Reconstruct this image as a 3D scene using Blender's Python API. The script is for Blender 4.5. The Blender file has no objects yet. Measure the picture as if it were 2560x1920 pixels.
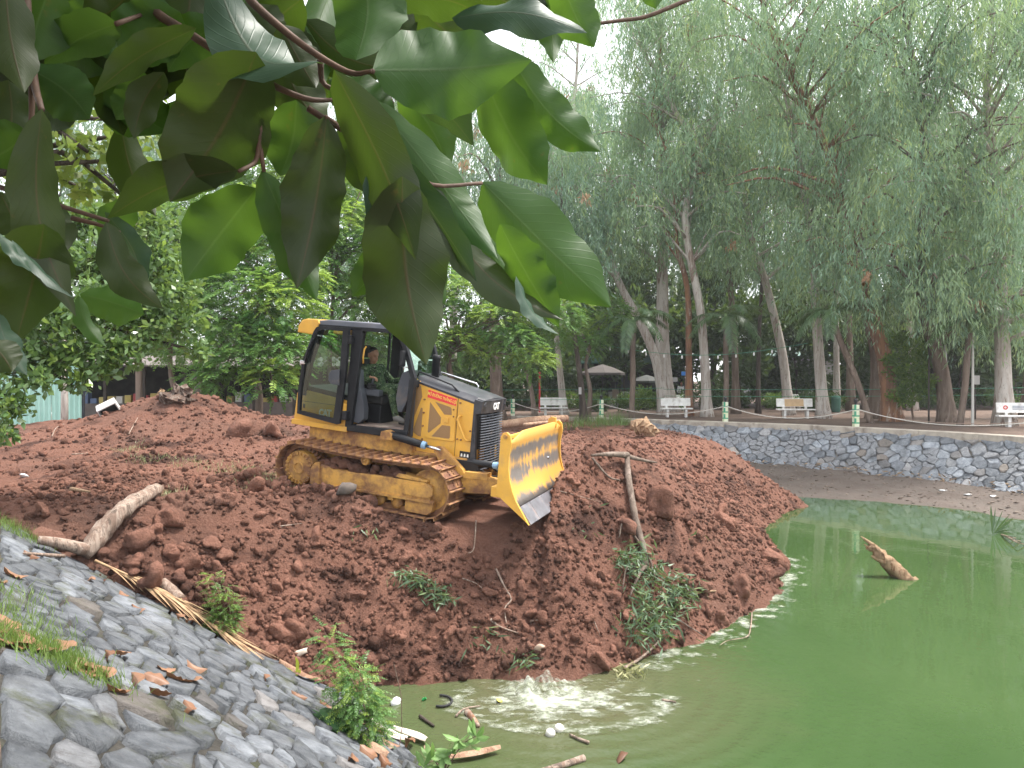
import bpy, bmesh, math, random
import numpy as np
from mathutils import Vector, Matrix, Euler
R = math.radians
random.seed(7); rng = np.random.default_rng(7)
scene = bpy.context.scene
COL = scene.collection

# ---------------- camera, sky, sun, exposure ----------------
CAMZ = 1.65; FPX = 1920.0; PITCH = R(0.3)
cam_data = bpy.data.cameras.new('camera'); cam = bpy.data.objects.new('camera', cam_data); COL.objects.link(cam)
cam.location = (0, 0, CAMZ); cam.rotation_euler = (R(90) - PITCH, 0, 0)
cam_data.sensor_width = 36.0; cam_data.lens = 27.0; cam_data.clip_start = 0.05; cam_data.clip_end = 3000
scene.camera = cam
SUN_EL, SUN_AZ = R(64), R(70)          # azimuth measured from +Y towards +X
world = bpy.data.worlds.new('World'); scene.world = world; world.use_nodes = True
wn = world.node_tree.nodes; wl = world.node_tree.links; wn.clear()
sky = wn.new('ShaderNodeTexSky'); sky.sky_type = 'NISHITA'; sky.sun_disc = False
sky.sun_elevation = SUN_EL; sky.sun_rotation = SUN_AZ; sky.air_density = 1.0; sky.dust_density = 4.0; sky.ozone_density = 1.0
ov = wn.new('ShaderNodeMix'); ov.data_type = 'RGBA'; ov.inputs[0].default_value = 0.72   # thin bright cloud over the blue
ov.inputs[7].default_value = (7.6, 7.7, 7.8, 1)
bg = wn.new('ShaderNodeBackground'); bg.inputs[1].default_value = 0.11
wo = wn.new('ShaderNodeOutputWorld')
wl.new(sky.outputs[0], ov.inputs[6]); wl.new(ov.outputs[2], bg.inputs[0]); wl.new(bg.outputs[0], wo.inputs[0])
sun_d = bpy.data.lights.new('sun', 'SUN'); sun_d.energy = 2.4; sun_d.angle = R(10); sun_d.color = (1.0, 0.96, 0.9)
sun = bpy.data.objects.new('sun', sun_d); COL.objects.link(sun)
sdir = Vector((math.sin(SUN_AZ) * math.cos(SUN_EL), math.cos(SUN_AZ) * math.cos(SUN_EL), math.sin(SUN_EL)))
sun.rotation_euler = sdir.to_track_quat('Z', 'Y').to_euler(); sun.location = sdir * 50
scene.view_settings.view_transform = 'Standard'; scene.view_settings.look = 'None'
scene.view_settings.gamma = 1.0; scene.view_settings.use_curve_mapping = False
scene.view_settings.exposure = 1.75
scene.render.engine = 'CYCLES'
scene.cycles.max_bounces = 6; scene.cycles.transparent_max_bounces = 10; scene.cycles.diffuse_bounces = 3; scene.cycles.glossy_bounces = 3
scene.cycles.caustics_reflective = False; scene.cycles.caustics_refractive = False

# ---------------- helpers ----------------
def ray(px, py):
    """direction of the line of sight through a point of the 2560x1920 photograph"""
    u = (960 - py) / FPX
    return Vector(((px - 1280) / FPX, math.cos(PITCH) + u * math.sin(PITCH), -math.sin(PITCH) + u * math.cos(PITCH)))
def at(px, py, y):
    d = ray(px, py); t = y / d.y
    return Vector((d.x * t, y, CAMZ + d.z * t))
def on_z(px, py, z):
    d = ray(px, py); t = (z - CAMZ) / d.z
    return Vector((d.x * t, d.y * t, z))

class NT:
    def __init__(s, name):
        s.m = bpy.data.materials.new(name); s.m.use_nodes = True
        s.n = s.m.node_tree.nodes; s.l = s.m.node_tree.links; s.n.clear()
    def add(s, t, **kw):
        nd = s.n.new(t)
        for k, v in kw.items(): setattr(nd, k, v)
        return nd
    def link(s, a, b): s.l.new(a, b)
    def coord(s, kind='Object'):
        return s.add('ShaderNodeTexCoord').outputs[kind]
    def noise(s, scale, detail=5, rough=.55, vec=None, dist=0.0):
        nd = s.add('ShaderNodeTexNoise'); nd.inputs['Scale'].default_value = scale
        nd.inputs['Detail'].default_value = detail; nd.inputs['Roughness'].default_value = rough; nd.inputs['Distortion'].default_value = dist
        s.link(vec if vec is not None else s.coord(), nd.inputs['Vector']); return nd.outputs[0]
    def ramp(s, fac, a, b, lo=0.0, hi=1.0):
        nd = s.add('ShaderNodeMapRange'); nd.inputs[1].default_value = a; nd.inputs[2].default_value = b
        nd.inputs[3].default_value = lo; nd.inputs[4].default_value = hi
        s.link(fac, nd.inputs[0]); return nd.outputs[0]
    def mix(s, fac, a, b, blend='MIX'):
        nd = s.add('ShaderNodeMix', data_type='RGBA', blend_type=blend)
        for sock, v in ((0, fac), (6, a), (7, b)):
            if hasattr(v, 'links'): s.link(v, nd.inputs[sock])
            elif sock == 0: nd.inputs[0].default_value = v
            else: nd.inputs[sock].default_value = (*v[:3], 1)
        return nd.outputs[2]
    def math(s, op, a, b=None):
        nd = s.add('ShaderNodeMath', operation=op)
        for i, v in enumerate((a, b)):
            if v is None: continue
            if hasattr(v, 'links'): s.link(v, nd.inputs[i])
            else: nd.inputs[i].default_value = v
        return nd.outputs[0]
    def bump(s, h, strength=.5, dist=.02):
        nd = s.add('ShaderNodeBump'); nd.inputs['Strength'].default_value = strength; nd.inputs['Distance'].default_value = dist
        s.link(h, nd.inputs['Height']); return nd.outputs[0]
    def princ(s, col, rough=.7, metal=0.0, spec=.5, normal=None, **kw):
        p = s.add('ShaderNodeBsdfPrincipled')
        for k, v in (('Base Color', col), ('Roughness', rough), ('Metallic', metal), ('Specular IOR Level', spec)):
            if hasattr(v, 'links'): s.link(v, p.inputs[k])
            elif k == 'Base Color': p.inputs[k].default_value = (*v[:3], 1)
            else: p.inputs[k].default_value = v
        for k, v in kw.items(): p.inputs[k.replace('_', ' ')].default_value = v
        if normal is not None: s.link(normal, p.inputs['Normal'])
        return p.outputs[0]
    def out(s, sh):
        o = s.add('ShaderNodeOutputMaterial'); s.link(sh, o.inputs[0]); return s.m

def simple(name, col, rough=.7, col2=None, scale=6, lo=.4, hi=.65, metal=0.0, spec=.4, bump=0.0, bscale=30, bdist=.01,
           rnd=0.0, dirt=None, dirt_scale=3, dirt_lo=.45, dirt_hi=.7, dirt_max=1.0, kind='Object'):
    t = NT(name); v = t.coord(kind); c = t.mix(0.0, col, col)
    if col2 is not None: c = t.mix(t.ramp(t.noise(scale, vec=v), lo, hi), col, col2)
    if dirt is not None:
        f = t.ramp(t.noise(dirt_scale, 8, .65, vec=v), dirt_lo, dirt_hi, 0, dirt_max)
        c = t.mix(f, c, dirt); rough = t.ramp(f, 0, 1, rough, .95)
    if rnd:
        oi = t.add('ShaderNodeObjectInfo'); f = t.ramp(oi.outputs['Random'], 0, 1, 1 - rnd, 1 + rnd)
        hv = t.add('ShaderNodeHueSaturation'); t.link(c, hv.inputs['Color']); t.link(f, hv.inputs['Value']); c = hv.outputs[0]
    nrm = t.bump(t.noise(bscale, 6, .6, vec=v), bump, bdist) if bump else None
    return t.out(t.princ(c, rough, metal, spec, nrm))

def link(o, parent=None):
    COL.objects.link(o)
    if parent is not None: o.parent = parent
    return o
def obj(name, bm, mat, parent=None, smooth=False, loc=None, rot=None):
    me = bpy.data.meshes.new(name)
    bm.normal_update(); bm.to_mesh(me); bm.free()
    if smooth: me.shade_smooth()
    if mat: me.materials.append(mat)
    o = bpy.data.objects.new(name, me)
    if loc is not None: o.location = loc
    if rot is not None: o.rotation_euler = rot
    return link(o, parent)
def npmesh(name, V, F, mat=None, smooth=False, attrs=None):
    """mesh from numpy arrays: V (n,3), F (m,3) or (m,4); attrs {name: per-vertex floats}"""
    V = np.ascontiguousarray(V, np.float32); F = np.ascontiguousarray(F, np.int32); k = F.shape[1]
    me = bpy.data.meshes.new(name)
    me.vertices.add(len(V)); me.vertices.foreach_set('co', V.ravel())
    me.loops.add(F.size); me.loops.foreach_set('vertex_index', F.ravel())
    me.polygons.add(len(F)); me.polygons.foreach_set('loop_start', np.arange(0, F.size, k, dtype=np.int32))
    me.polygons.foreach_set('loop_total', np.full(len(F), k, np.int32))
    if smooth: me.polygons.foreach_set('use_smooth', np.ones(len(F), bool))
    for n, a in (attrs or {}).items():
        at_ = me.attributes.new(n, 'FLOAT', 'POINT'); at_.data.foreach_set('value', np.asarray(a, np.float32))
    me.update(calc_edges=True)
    if mat: me.materials.append(mat)
    return me
def mobj(name, me, parent=None, loc=(0, 0, 0), rot=(0, 0, 0), scale=(1, 1, 1)):
    o = bpy.data.objects.new(name, me); o.location = loc; o.rotation_euler = rot; o.scale = scale
    return link(o, parent)
def tag(o, label=None, cat=None, group=None, kind=None):
    for k, v in (('label', label), ('category', cat), ('group', group), ('kind', kind)):
        if v: o[k] = v
    return o
def empty(name, loc=(0, 0, 0), rot=(0, 0, 0), label=None, cat=None, group=None):
    o = bpy.data.objects.new(name, None); o.empty_display_size = .2; o.location = loc; o.rotation_euler = rot
    link(o); return tag(o, label, cat, group)
def copy_tree(o, parent=None):
    c = o.copy(); link(c)
    if parent is not None: c.parent = parent
    for ch in list(o.children): copy_tree(ch, c)
    return c

def bx(bm, x0, x1, y0, y1, z0, z1, bev=0.0, rot=None):
    vs = [bm.verts.new((x, y, z)) for x in (x0, x1) for y in (y0, y1) for z in (z0, z1)]
    fs = [bm.faces.new([vs[i] for i in q]) for q in ((0, 1, 3, 2), (4, 6, 7, 5), (0, 4, 5, 1), (2, 3, 7, 6), (0, 2, 6, 4), (1, 5, 7, 3))]
    if rot is not None:
        c = Vector(((x0 + x1) / 2, (y0 + y1) / 2, (z0 + z1) / 2))
        bmesh.ops.rotate(bm, verts=vs, cent=c, matrix=rot)
    if bev:
        es = list({e for f in fs for e in f.edges})
        bmesh.ops.bevel(bm, geom=es, offset=bev, segments=2, affect='EDGES', profile=.6)
    return bm
def box(x0, x1, y0, y1, z0, z1, bev=0.0): return bx(bmesh.new(), x0, x1, y0, y1, z0, z1, bev)
def prism(bm, pts, a, b, axis='y', bev=0.0):
    """extrude a 2-D outline between a and b. axis y: points are (x,z); x: (y,z); z: (x,y)"""
    def P(p, t): return {'y': (p[0], t, p[1]), 'x': (t, p[0], p[1]), 'z': (p[0], p[1], t)}[axis]
    A = [bm.verts.new(P(p, a)) for p in pts]; B = [bm.verts.new(P(p, b)) for p in pts]; n = len(pts)
    fs = [bm.faces.new(A), bm.faces.new(B[::-1])] + [bm.faces.new((A[i], B[i], B[(i + 1) % n], A[(i + 1) % n])) for i in range(n)]
    bmesh.ops.recalc_face_normals(bm, faces=fs)
    if bev:
        es = list(set(fs[0].edges) | set(fs[1].edges))
        bmesh.ops.bevel(bm, geom=es, offset=bev, segments=2, affect='EDGES', profile=.6)
    return bm
def frame(bm, outer, inner, a, b, axis='y'):
    """a flat ring between two outlines with the same number of points, given thickness"""
    def P(p, t): return {'y': (p[0], t, p[1]), 'x': (t, p[0], p[1]), 'z': (p[0], p[1], t)}[axis]
    n = len(outer); L = [[bm.verts.new(P(p, t)) for p in q] for q in (outer, inner) for t in (a, b)]
    oa, ob, ia, ib = L; fs = []
    for i in range(n):
        j = (i + 1) % n
        fs += [bm.faces.new((oa[i], oa[j], ia[j], ia[i])), bm.faces.new((ob[j], ob[i], ib[i], ib[j])),
               bm.faces.new((oa[j], oa[i], ob[i], ob[j])), bm.faces.new((ia[i], ia[j], ib[j], ib[i]))]
    bmesh.ops.recalc_face_normals(bm, faces=fs); return bm
def inset2d(pts, d):
    """inset a convex-ish outline by moving its points to its centre"""
    c = Vector((sum(p[0] for p in pts) / len(pts), sum(p[1] for p in pts) / len(pts))); r = []
    for p in pts:
        v = c - Vector(p); r.append(tuple(Vector(p) + v.normalized() * min(d * 1.25, v.length * .9)))
    return r
def tube(bm, pts, rad, n=8, caps=True):
    pts = [Vector(p) for p in pts]; rads = rad if isinstance(rad, (list, tuple)) else [rad] * len(pts)
    rings = []; up = None
    for i, p in enumerate(pts):
        t = (pts[min(i + 1, len(pts) - 1)] - pts[max(i - 1, 0)]).normalized()
        if up is None: up = Vector((0, 0, 1)) if abs(t.z) < .9 else Vector((1, 0, 0))
        s = t.cross(up).normalized(); up = s.cross(t).normalized()
        rings.append([bm.verts.new(p + (s * math.cos(a) + up * math.sin(a)) * rads[i]) for a in (2 * math.pi * k / n for k in range(n))])
    for a, b in zip(rings, rings[1:]):
        for k in range(n): bm.faces.new((a[k], a[(k + 1) % n], b[(k + 1) % n], b[k]))
    if caps and n > 2: bm.faces.new(rings[0][::-1]); bm.faces.new(rings[-1])
    return bm
def lathe(bm, prof, c=(0, 0, 0), axis='y', n=24):
    """profile of (radius, offset along axis)"""
    c = Vector(c); rings = []
    for r, h in prof:
        ring = []
        for k in range(n):
            a = 2 * math.pi * k / n; u, v = r * math.cos(a), r * math.sin(a)
            ring.append(bm.verts.new(c + Vector({'y': (u, h, v), 'x': (h, u, v), 'z': (u, v, h)}[axis])))
        rings.append(ring)
    fs = []
    for a, b in zip(rings, rings[1:]):
        for k in range(n): fs.append(bm.faces.new((a[k], a[(k + 1) % n], b[(k + 1) % n], b[k])))
    fs.append(bm.faces.new(rings[0][::-1])); fs.append(bm.faces.new(rings[-1]))
    bmesh.ops.recalc_face_normals(bm, faces=fs)
    return bm
def text_mesh(body, size, extrude=.004, offset=0.0, spacing=1.0):
    cu = bpy.data.curves.new('lettering', 'FONT'); cu.body = body; cu.size = size; cu.extrude = extrude; cu.offset = offset
    cu.align_x = 'CENTER'; cu.align_y = 'CENTER'; cu.space_character = spacing; cu.resolution_u = 3
    o = bpy.data.objects.new('lettering', cu); COL.objects.link(o)
    dg = bpy.context.evaluated_depsgraph_get(); me = bpy.data.meshes.new_from_object(o.evaluated_get(dg))
    bpy.data.objects.remove(o); return me

# lattice value noise for heights
_lat = np.random.default_rng(3).random((256, 256)).astype(np.float32)
def vnoise(x, y, seed=0):
    x = np.asarray(x, float) + seed * 17.31; y = np.asarray(y, float) + seed * 9.77
    xi = np.floor(x).astype(int); yi = np.floor(y).astype(int); fx = x - xi; fy = y - yi
    fx = fx * fx * (3 - 2 * fx); fy = fy * fy * (3 - 2 * fy)
    g = lambda a, b: _lat[a & 255, b & 255]
    return (g(xi, yi) * (1 - fx) + g(xi + 1, yi) * fx) * (1 - fy) + (g(xi, yi + 1) * (1 - fx) + g(xi + 1, yi + 1) * fx) * fy - .5
def fbm(x, y, oct=4, seed=0, gain=.5):
    s = 0; a = 1.0
    for i in range(oct):
        s = s + a * vnoise(np.asarray(x) * 2 ** i, np.asarray(y) * 2 ** i, seed + i * 5); a *= gain
    return s
# ---------------- lie of the land ----------------
WATER_Z = -2.0; FAR_Z = -0.2
DZ_LOC = Vector((-1.901, 12.302, -0.2)); DZ_YAW, DZ_PITCH, DZ_ROLL = R(-22.88), R(5.53), R(1.92)
bank_d = Vector((-0.555, 0.832)); bank_n = Vector((0.832, 0.555)); BANK_SLOPE = 0.6
def bank_z(x, y):
    n = bank_n.x * x + bank_n.y * y
    return np.where(n > 0, -BANK_SLOPE * n, 0.0)
TOE = [(-12, 3.2), (-6.5, 6.0), (-4.9, 6.8), (-3.2, 7.3), (-2.4, 8.2), (-1.57, 9.16), (-.39, 9.42), (.74, 9.45), (1.8, 10.16), (2.58, 10.75),
       (3.9, 12.3), (4.75, 13.6), (5.1, 14.6), (5.5, 15.9), (6.2, 18.9), (7.3, 20.8), (8.5, 22.3), (8.3, 24.7), (7.9, 29), (6.6, 32.5)]
_poly = np.array(TOE + [(0, 44), (-40, 46), (-40, 3)], float)
def toe_dist(x, y):
    x = np.asarray(x, float); y = np.asarray(y, float); d = np.full(x.shape, 1e9)
    for (ax, ay), (bx_, by) in zip(TOE, TOE[1:]):
        vx, vy = bx_ - ax, by - ay; t = np.clip(((x - ax) * vx + (y - ay) * vy) / (vx * vx + vy * vy), 0, 1)
        d = np.minimum(d, np.hypot(x - ax - t * vx, y - ay - t * vy))
    ins = np.zeros(x.shape, bool); n = len(_poly)
    for i in range(n):
        (ax, ay), (bx_, by) = _poly[i], _poly[(i + 1) % n]
        c = ((ay > y) != (by > y)) & (x < (bx_ - ax) * (y - ay) / (by - ay + 1e-12) + ax); ins ^= c
    return np.where(ins, d, -d)
def dz_local(x, y):
    c, s = math.cos(DZ_YAW), math.sin(DZ_YAW); dx, dy = x - DZ_LOC.x, y - DZ_LOC.y
    return c * dx + s * dy, -s * dx + c * dy
def sstep(a, b, t):
    t = np.clip((t - a) / (b - a), 0, 1); return t * t * (3 - 2 * t)
def dirt_z(x, y, fine=True):
    x = np.asarray(x, float); y = np.asarray(y, float)
    d = toe_dist(x, y) + .22 * fbm(x * .9, y * .9, 2, 1)
    zs = -2.0 + (.80 + .32 * np.exp(-((x + .4) / 2.3) ** 2)) * d
    zp = .06 - .22 * sstep(-6, 1, x) - .08 * sstep(20, 28, y) + .14 * fbm(x * .5, y * .5, 3, 2)
    zp = zp + .50 * np.exp(-((x + 8.1) / 1.45) ** 2 - ((y - 18.8) / 1.5) ** 2) + .62 * np.exp(-((x + 8.4) / 3.6) ** 2 - ((y - 18.6) / 3.0) ** 2)
    zp = zp + .34 * np.exp(-((x + 12) / 4.5) ** 2 - ((y - 21.5) / 3) ** 2) + .3 * np.exp(-((x + 4.5) / 2.2) ** 2 - ((y - 19.5) / 2.4) ** 2)
    zp = zp + .2 * np.exp(-((x - 4.2) / 1.6) ** 2 - ((y - 22) / 4) ** 2)
    f, l = dz_local(x, y); pl = DZ_LOC.z - .0968 * f + .0335 * l
    w = np.exp(-(f / 2.75) ** 6 - (l / 1.75) ** 6)
    zp = zp * (1 - w) + (pl - .015 + .02 * fbm(x * 3, y * 3, 2, 4)) * w
    k = .26; h = np.clip(.5 + .5 * (zp - zs) / k, 0, 1)
    z = zs * h + zp * (1 - h) - k * h * (1 - h)
    # soil rolled up beside the near track and pushed up before the blade
    z = z + .30 * np.exp(-((l + 1.38) / .24) ** 2) * np.exp(-((f + .75) / 1.35) ** 4) * (.85 + .9 * vnoise(x * 2.2, y * 2.2, 8))
    zt = -.42 + np.clip((l + .86) * 1.25, 0, 1.25) - 1.05 * np.maximum(0, f - 3.35) - 2.6 * np.maximum(0, 2.98 - f) - 1.7 * np.maximum(0, -.74 - l) - .45 * np.maximum(0, l - 1.5) + .22 * fbm(x * 1.7, y * 1.7, 3, 12)
    zt = np.minimum(zt, -2.05 + 1.35 * d); k2 = .12; h2 = np.clip(.5 + .5 * (zt - z) / k2, 0, 1); z = z * (1 - h2) + zt * h2 + k2 * h2 * (1 - h2)
    z = z + .12 * np.exp(-((f - 2.3) / 1.2) ** 2 - ((l + 2.0) / .5) ** 2)
    if fine:
        rough = .35 + .65 * sstep(2.4, .6, d) + .3 * np.exp(-((x + 7) / 4) ** 2)
        track = 1 - .8 * w
        lum = np.abs(vnoise(x * 3.1, y * 3.1, 21)) * 2
        z = z + (.10 * fbm(x * 1.9, y * 1.9, 2, 5) + .045 * lum * rough + .075 * fbm(x * 5.5, y * 5.5, 4, 9, .6) * rough + .035 * fbm(x * 12.7, y * 12.7, 2, 33, .7)) * track
    return z
def ground_at(x, y):
    """top of whatever carries a thing at x, y: dirt, bank or water bed"""
    z = dirt_z(np.array([x]), np.array([y]))[0]
    return float(max(z, bank_z(np.array([x]), np.array([y]))[0] if bank_n.x * x + bank_n.y * y > 0 else z))
def hit(px, py, kind='dirt', t0=5.0, t1=45.0):
    """where the line of sight through a photo point meets the dirt (or bank)"""
    d = ray(px, py); ts = np.arange(t0, t1, .03)
    P = np.outer(ts, np.array(d)) + np.array((0, 0, CAMZ))
    if kind == 'dirt': h = np.maximum(dirt_z(P[:, 0], P[:, 1]), WATER_Z)
    elif kind == 'bank': h = np.maximum(bank_z(P[:, 0], P[:, 1]), WATER_Z)
    else: h = np.maximum(np.maximum(dirt_z(P[:, 0], P[:, 1]), bank_z(P[:, 0], P[:, 1])), WATER_Z)
    i = int(np.argmax(P[:, 2] <= h)); return Vector((P[i, 0], P[i, 1], h[i]))

# ---------------- materials of the land ----------------
def dirt_mat(name, per_obj=False):
    t = NT(name); v = t.add('ShaderNodeNewGeometry').outputs['Position']
    big = t.ramp(t.noise(.55, 4, .6, v), .38, .62); mid = t.ramp(t.noise(3.2, 6, .65, v), .35, .68); fine = t.ramp(t.noise(26, 5, .7, v), .3, .7)
    c = t.mix(big, (.145, .066, .045), (.265, .130, .091))
    c = t.mix(mid, c, (.175, .080, .054)); c = t.mix(t.math('MULTIPLY', fine, .55), c, (.32, .168, .122))
    c = t.mix(t.ramp(t.noise(.9, 6, .65, v, .8), .50, .64, 0, .85), c, (.060, .031, .024)); c = t.mix(t.ramp(t.noise(.35, 4, .6, v, .4), .52, .66, 0, .6), c, (.155, .088, .066))
    if per_obj:
        g = t.add('ShaderNodeNewGeometry'); f = t.ramp(g.outputs['Random Per Island'], 0, 1, .50, 1.5)
        hv = t.add('ShaderNodeHueSaturation'); t.link(c, hv.inputs['Color']); t.link(f, hv.inputs['Value']); c = hv.outputs[0]
    n = t.math('ADD', t.math('MULTIPLY', t.noise(13, 10, .72, v), 1.3), t.math('MULTIPLY', t.noise(60, 6, .75, v), .5))
    return t.out(t.princ(c, .95, spec=.15, normal=t.bump(n, 1.0, .085)))
M_DIRT = dirt_mat('red_soil'); M_CLOD = dirt_mat('soil_clod', True)
def stone_mat(name, moss=True, warm=.25, lift=1.0):
    t = NT(name); v = t.add('ShaderNodeNewGeometry').outputs['Position']; oi = t.add('ShaderNodeObjectInfo').outputs['Random']
    c = t.mix(t.ramp(t.noise(5, 7, .7, v), .35, .66), (.095, .104, .118), (.215, .228, .246))
    c = t.mix(t.ramp(oi, 1 - warm, 1, 0, .8), c, (.20, .165, .135))
    f = t.ramp(t.math('FRACT', t.math('MULTIPLY', oi, 7.31)), 0, 1, .6 * lift, 1.3 * lift)
    hv = t.add('ShaderNodeHueSaturation'); t.link(c, hv.inputs['Color']); t.link(f, hv.inputs['Value']); c = hv.outputs[0]
    c = t.mix(t.ramp(t.noise(14, 6, .75, v), .62, .75, 0, .6), c, (.26, .27, .28))
    c = t.mix(t.ramp(t.noise(2.2, 5, .6, v), .55, .72, 0, .5), c, (.09, .088, .082))
    if moss: c = t.mix(t.ramp(t.noise(1.6, 6, .7, v), .53, .64, 0, .8), c, (.062, .068, .026)); c = t.mix(t.ramp(t.noise(3.1, 7, .75, v, .5), .58, .66, 0, .6), c, (.060, .045, .034))
    n = t.math('ADD', t.noise(7, 9, .7, v, 1.2), t.math('MULTIPLY', t.noise(60, 5, .7, v), .25))
    return t.out(t.princ(c, .74, spec=.35, normal=t.bump(n, 1.0, .06)))
M_STONE = stone_mat('slate_stone', True, .10); M_STONE_FAR = stone_mat('wall_stone', False, .3, 1.5)
M_MORTAR = simple('mortar_soil', (.026, .024, .020), .95, (.050, .045, .038), 8, bump=.8, bscale=25, bdist=.03, dirt=(.05, .06, .02), dirt_scale=1.3, dirt_lo=.5, kind='Object')
M_MORTAR_FAR = simple('wall_mortar', (.21, .20, .19), .95, (.27, .24, .21), 4, bump=.6, bscale=25, dirt=(.10, .085, .07), dirt_scale=1.2)
M_COPING = simple('coping_concrete', (.42, .37, .31), .9, (.30, .26, .22), 3, bump=.5, bscale=20, dirt=(.17, .13, .1), dirt_scale=1.5, dirt_lo=.5, dirt_hi=.75)
M_MUD = simple('pond_mud', (.085, .064, .052), .85, (.125, .098, .082), 1.1, bump=.9, bscale=9, bdist=.05, dirt=(.09, .075, .062), dirt_scale=2.2, dirt_lo=.45)
def ground_mat():
    t = NT('park_ground'); v = t.add('ShaderNodeNewGeometry').outputs['Position']
    c = t.mix(t.ramp(t.noise(.5, 6, .65, v), .4, .62), (.095, .066, .053), (.145, .103, .083))
    c = t.mix(t.ramp(t.noise(6, 6, .7, v), .5, .7, 0, .7), c, (.24, .16, .115))
    return t.out(t.princ(c, .95, spec=.2, normal=t.bump(t.noise(14, 6, .7, v), .7, .04)))
M_GROUND = ground_mat()

# ---------------- dirt sheet ----------------
ys = [5.5]
while ys[-1] < 40: ys.append(ys[-1] + max(.035, .0042 * ys[-1]))
ys = np.array(ys); xs = np.concatenate([np.arange(-22, -9, .12), np.arange(-9, 9.6, .05)])
GX, GY = np.meshgrid(xs, ys); GZ = dirt_z(GX, GY)
keep = (toe_dist(GX, GY) > -1.0) & (GZ > bank_z(GX, GY) - .5)
idx = np.arange(GX.size).reshape(GX.shape)
q = np.stack([idx[:-1, :-1], idx[:-1, 1:], idx[1:, 1:], idx[1:, :-1]], -1)
qk = keep[:-1, :-1] & keep[:-1, 1:] & keep[1:, 1:] & keep[1:, :-1]
Fq = q[qk]; used, inv = np.unique(Fq, return_inverse=True)
Vd = np.stack([GX.ravel(), GY.ravel(), GZ.ravel()], 1)[used]
me = npmesh('dirt_fill', Vd, inv.reshape(-1, 4), M_DIRT, True)
tag(mobj('dirt_terrain', me), 'reddish-brown dumped soil filling the edge of the pond', None, None, 'structure')

# ---------------- ground beyond and beside the pond ----------------
KERB = [(-40, 47), (-14, 42), (-6, 39.5), (0, 37.2), (4.4, 35.4), (6.2, 33.9), (8.85, 32.0), (11.4, 30.0), (12.8, 28.4), (14.9, 25.5), (15.8, 23.7), (17.2, 20), (18.2, 15), (18.6, 6), (18, -12)]
bm = bmesh.new()
for a, b in zip(KERB, KERB[1:]):
    ca = Vector((a[0] * 1.0, a[1])); cb = Vector((b[0], b[1]))
    oa = (ca - Vector((-8, 2))).normalized() * 900 + ca; ob = (cb - Vector((-8, 2))).normalized() * 900 + cb
    bm.faces.new([bm.verts.new((p.x, p.y, FAR_Z)) for p in (ca, cb, ob, oa)])
q0 = bank_d * -30; q1 = bank_d * 60
bm.faces.new([bm.verts.new(p) for p in ((q0.x, q0.y, -.03), (q1.x, q1.y, -.03), (q1.x - 700, q1.y - 300, -.03), (q0.x - 500, q0.y - 600, -.03))])
bmesh.ops.recalc_face_normals(bm, faces=bm.faces)
tag(obj('ground', bm, M_GROUND), None, None, None, 'structure')

# ---------------- water ----------------
t = NT('pond_water'); v = t.add('ShaderNodeNewGeometry').outputs['Position']
mp = t.add('ShaderNodeMapping'); mp.inputs['Scale'].default_value = (1, 1.0, 1); t.link(v, mp.inputs['Vector'])
c = t.mix(t.ramp(t.noise(.22, 4, .55, v), .35, .65), (.033, .064, .020), (.047, .081, .028))
sp = t.add('ShaderNodeVectorMath', operation='DISTANCE'); t.link(v, sp.inputs[0]); sp.inputs[1].default_value = (.5, 9.2, -2.0)
silt = t.ramp(t.math('ADD', sp.outputs['Value'], t.math('MULTIPLY', t.noise(1.3, 4, .6, v), 1.4)), 1.6, 3.6, 1, 0)
c = t.mix(t.math('MULTIPLY', silt, .75), c, (.088, .082, .046))
wv = t.add('ShaderNodeTexWave', wave_type='RINGS', rings_direction='SPHERICAL'); wv.inputs['Scale'].default_value = 1.1; wv.inputs['Distortion'].default_value = 2.5; wv.inputs['Detail'].default_value = 2
off = t.add('ShaderNodeVectorMath', operation='SUBTRACT'); t.link(v, off.inputs[0]); off.inputs[1].default_value = (.6, 9.4, -2.0); t.link(off.outputs[0], wv.inputs['Vector'])
near = t.ramp(sp.outputs['Value'], 1.0, 4.5, 1.0, .0)
h = t.math('ADD', t.math('MULTIPLY', wv.outputs['Fac'], t.math('MULTIPLY', near, .55)), t.math('MULTIPLY', t.noise(1.5, 3, .5, mp.outputs[0]), .10))
h = t.math('ADD', h, t.math('MULTIPLY', t.math('MULTIPLY', t.noise(9, 4, .6, v), near), 1.1))
h = t.math('ADD', h, t.math('MULTIPLY', t.noise(5, 3, .5, v), .05))
M_WATER = t.out(t.princ(c, .035, spec=.5, normal=t.bump(h, .55, .035), IOR=1.33))
bm = bmesh.new(); bm.faces.new([bm.verts.new(p) for p in ((-8, 1, WATER_Z), (30, -14, WATER_Z), (30, 40, WATER_Z), (-8, 40, WATER_Z))])
tag(obj('pond_water', bm, M_WATER), None, None, None, 'structure')

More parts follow.
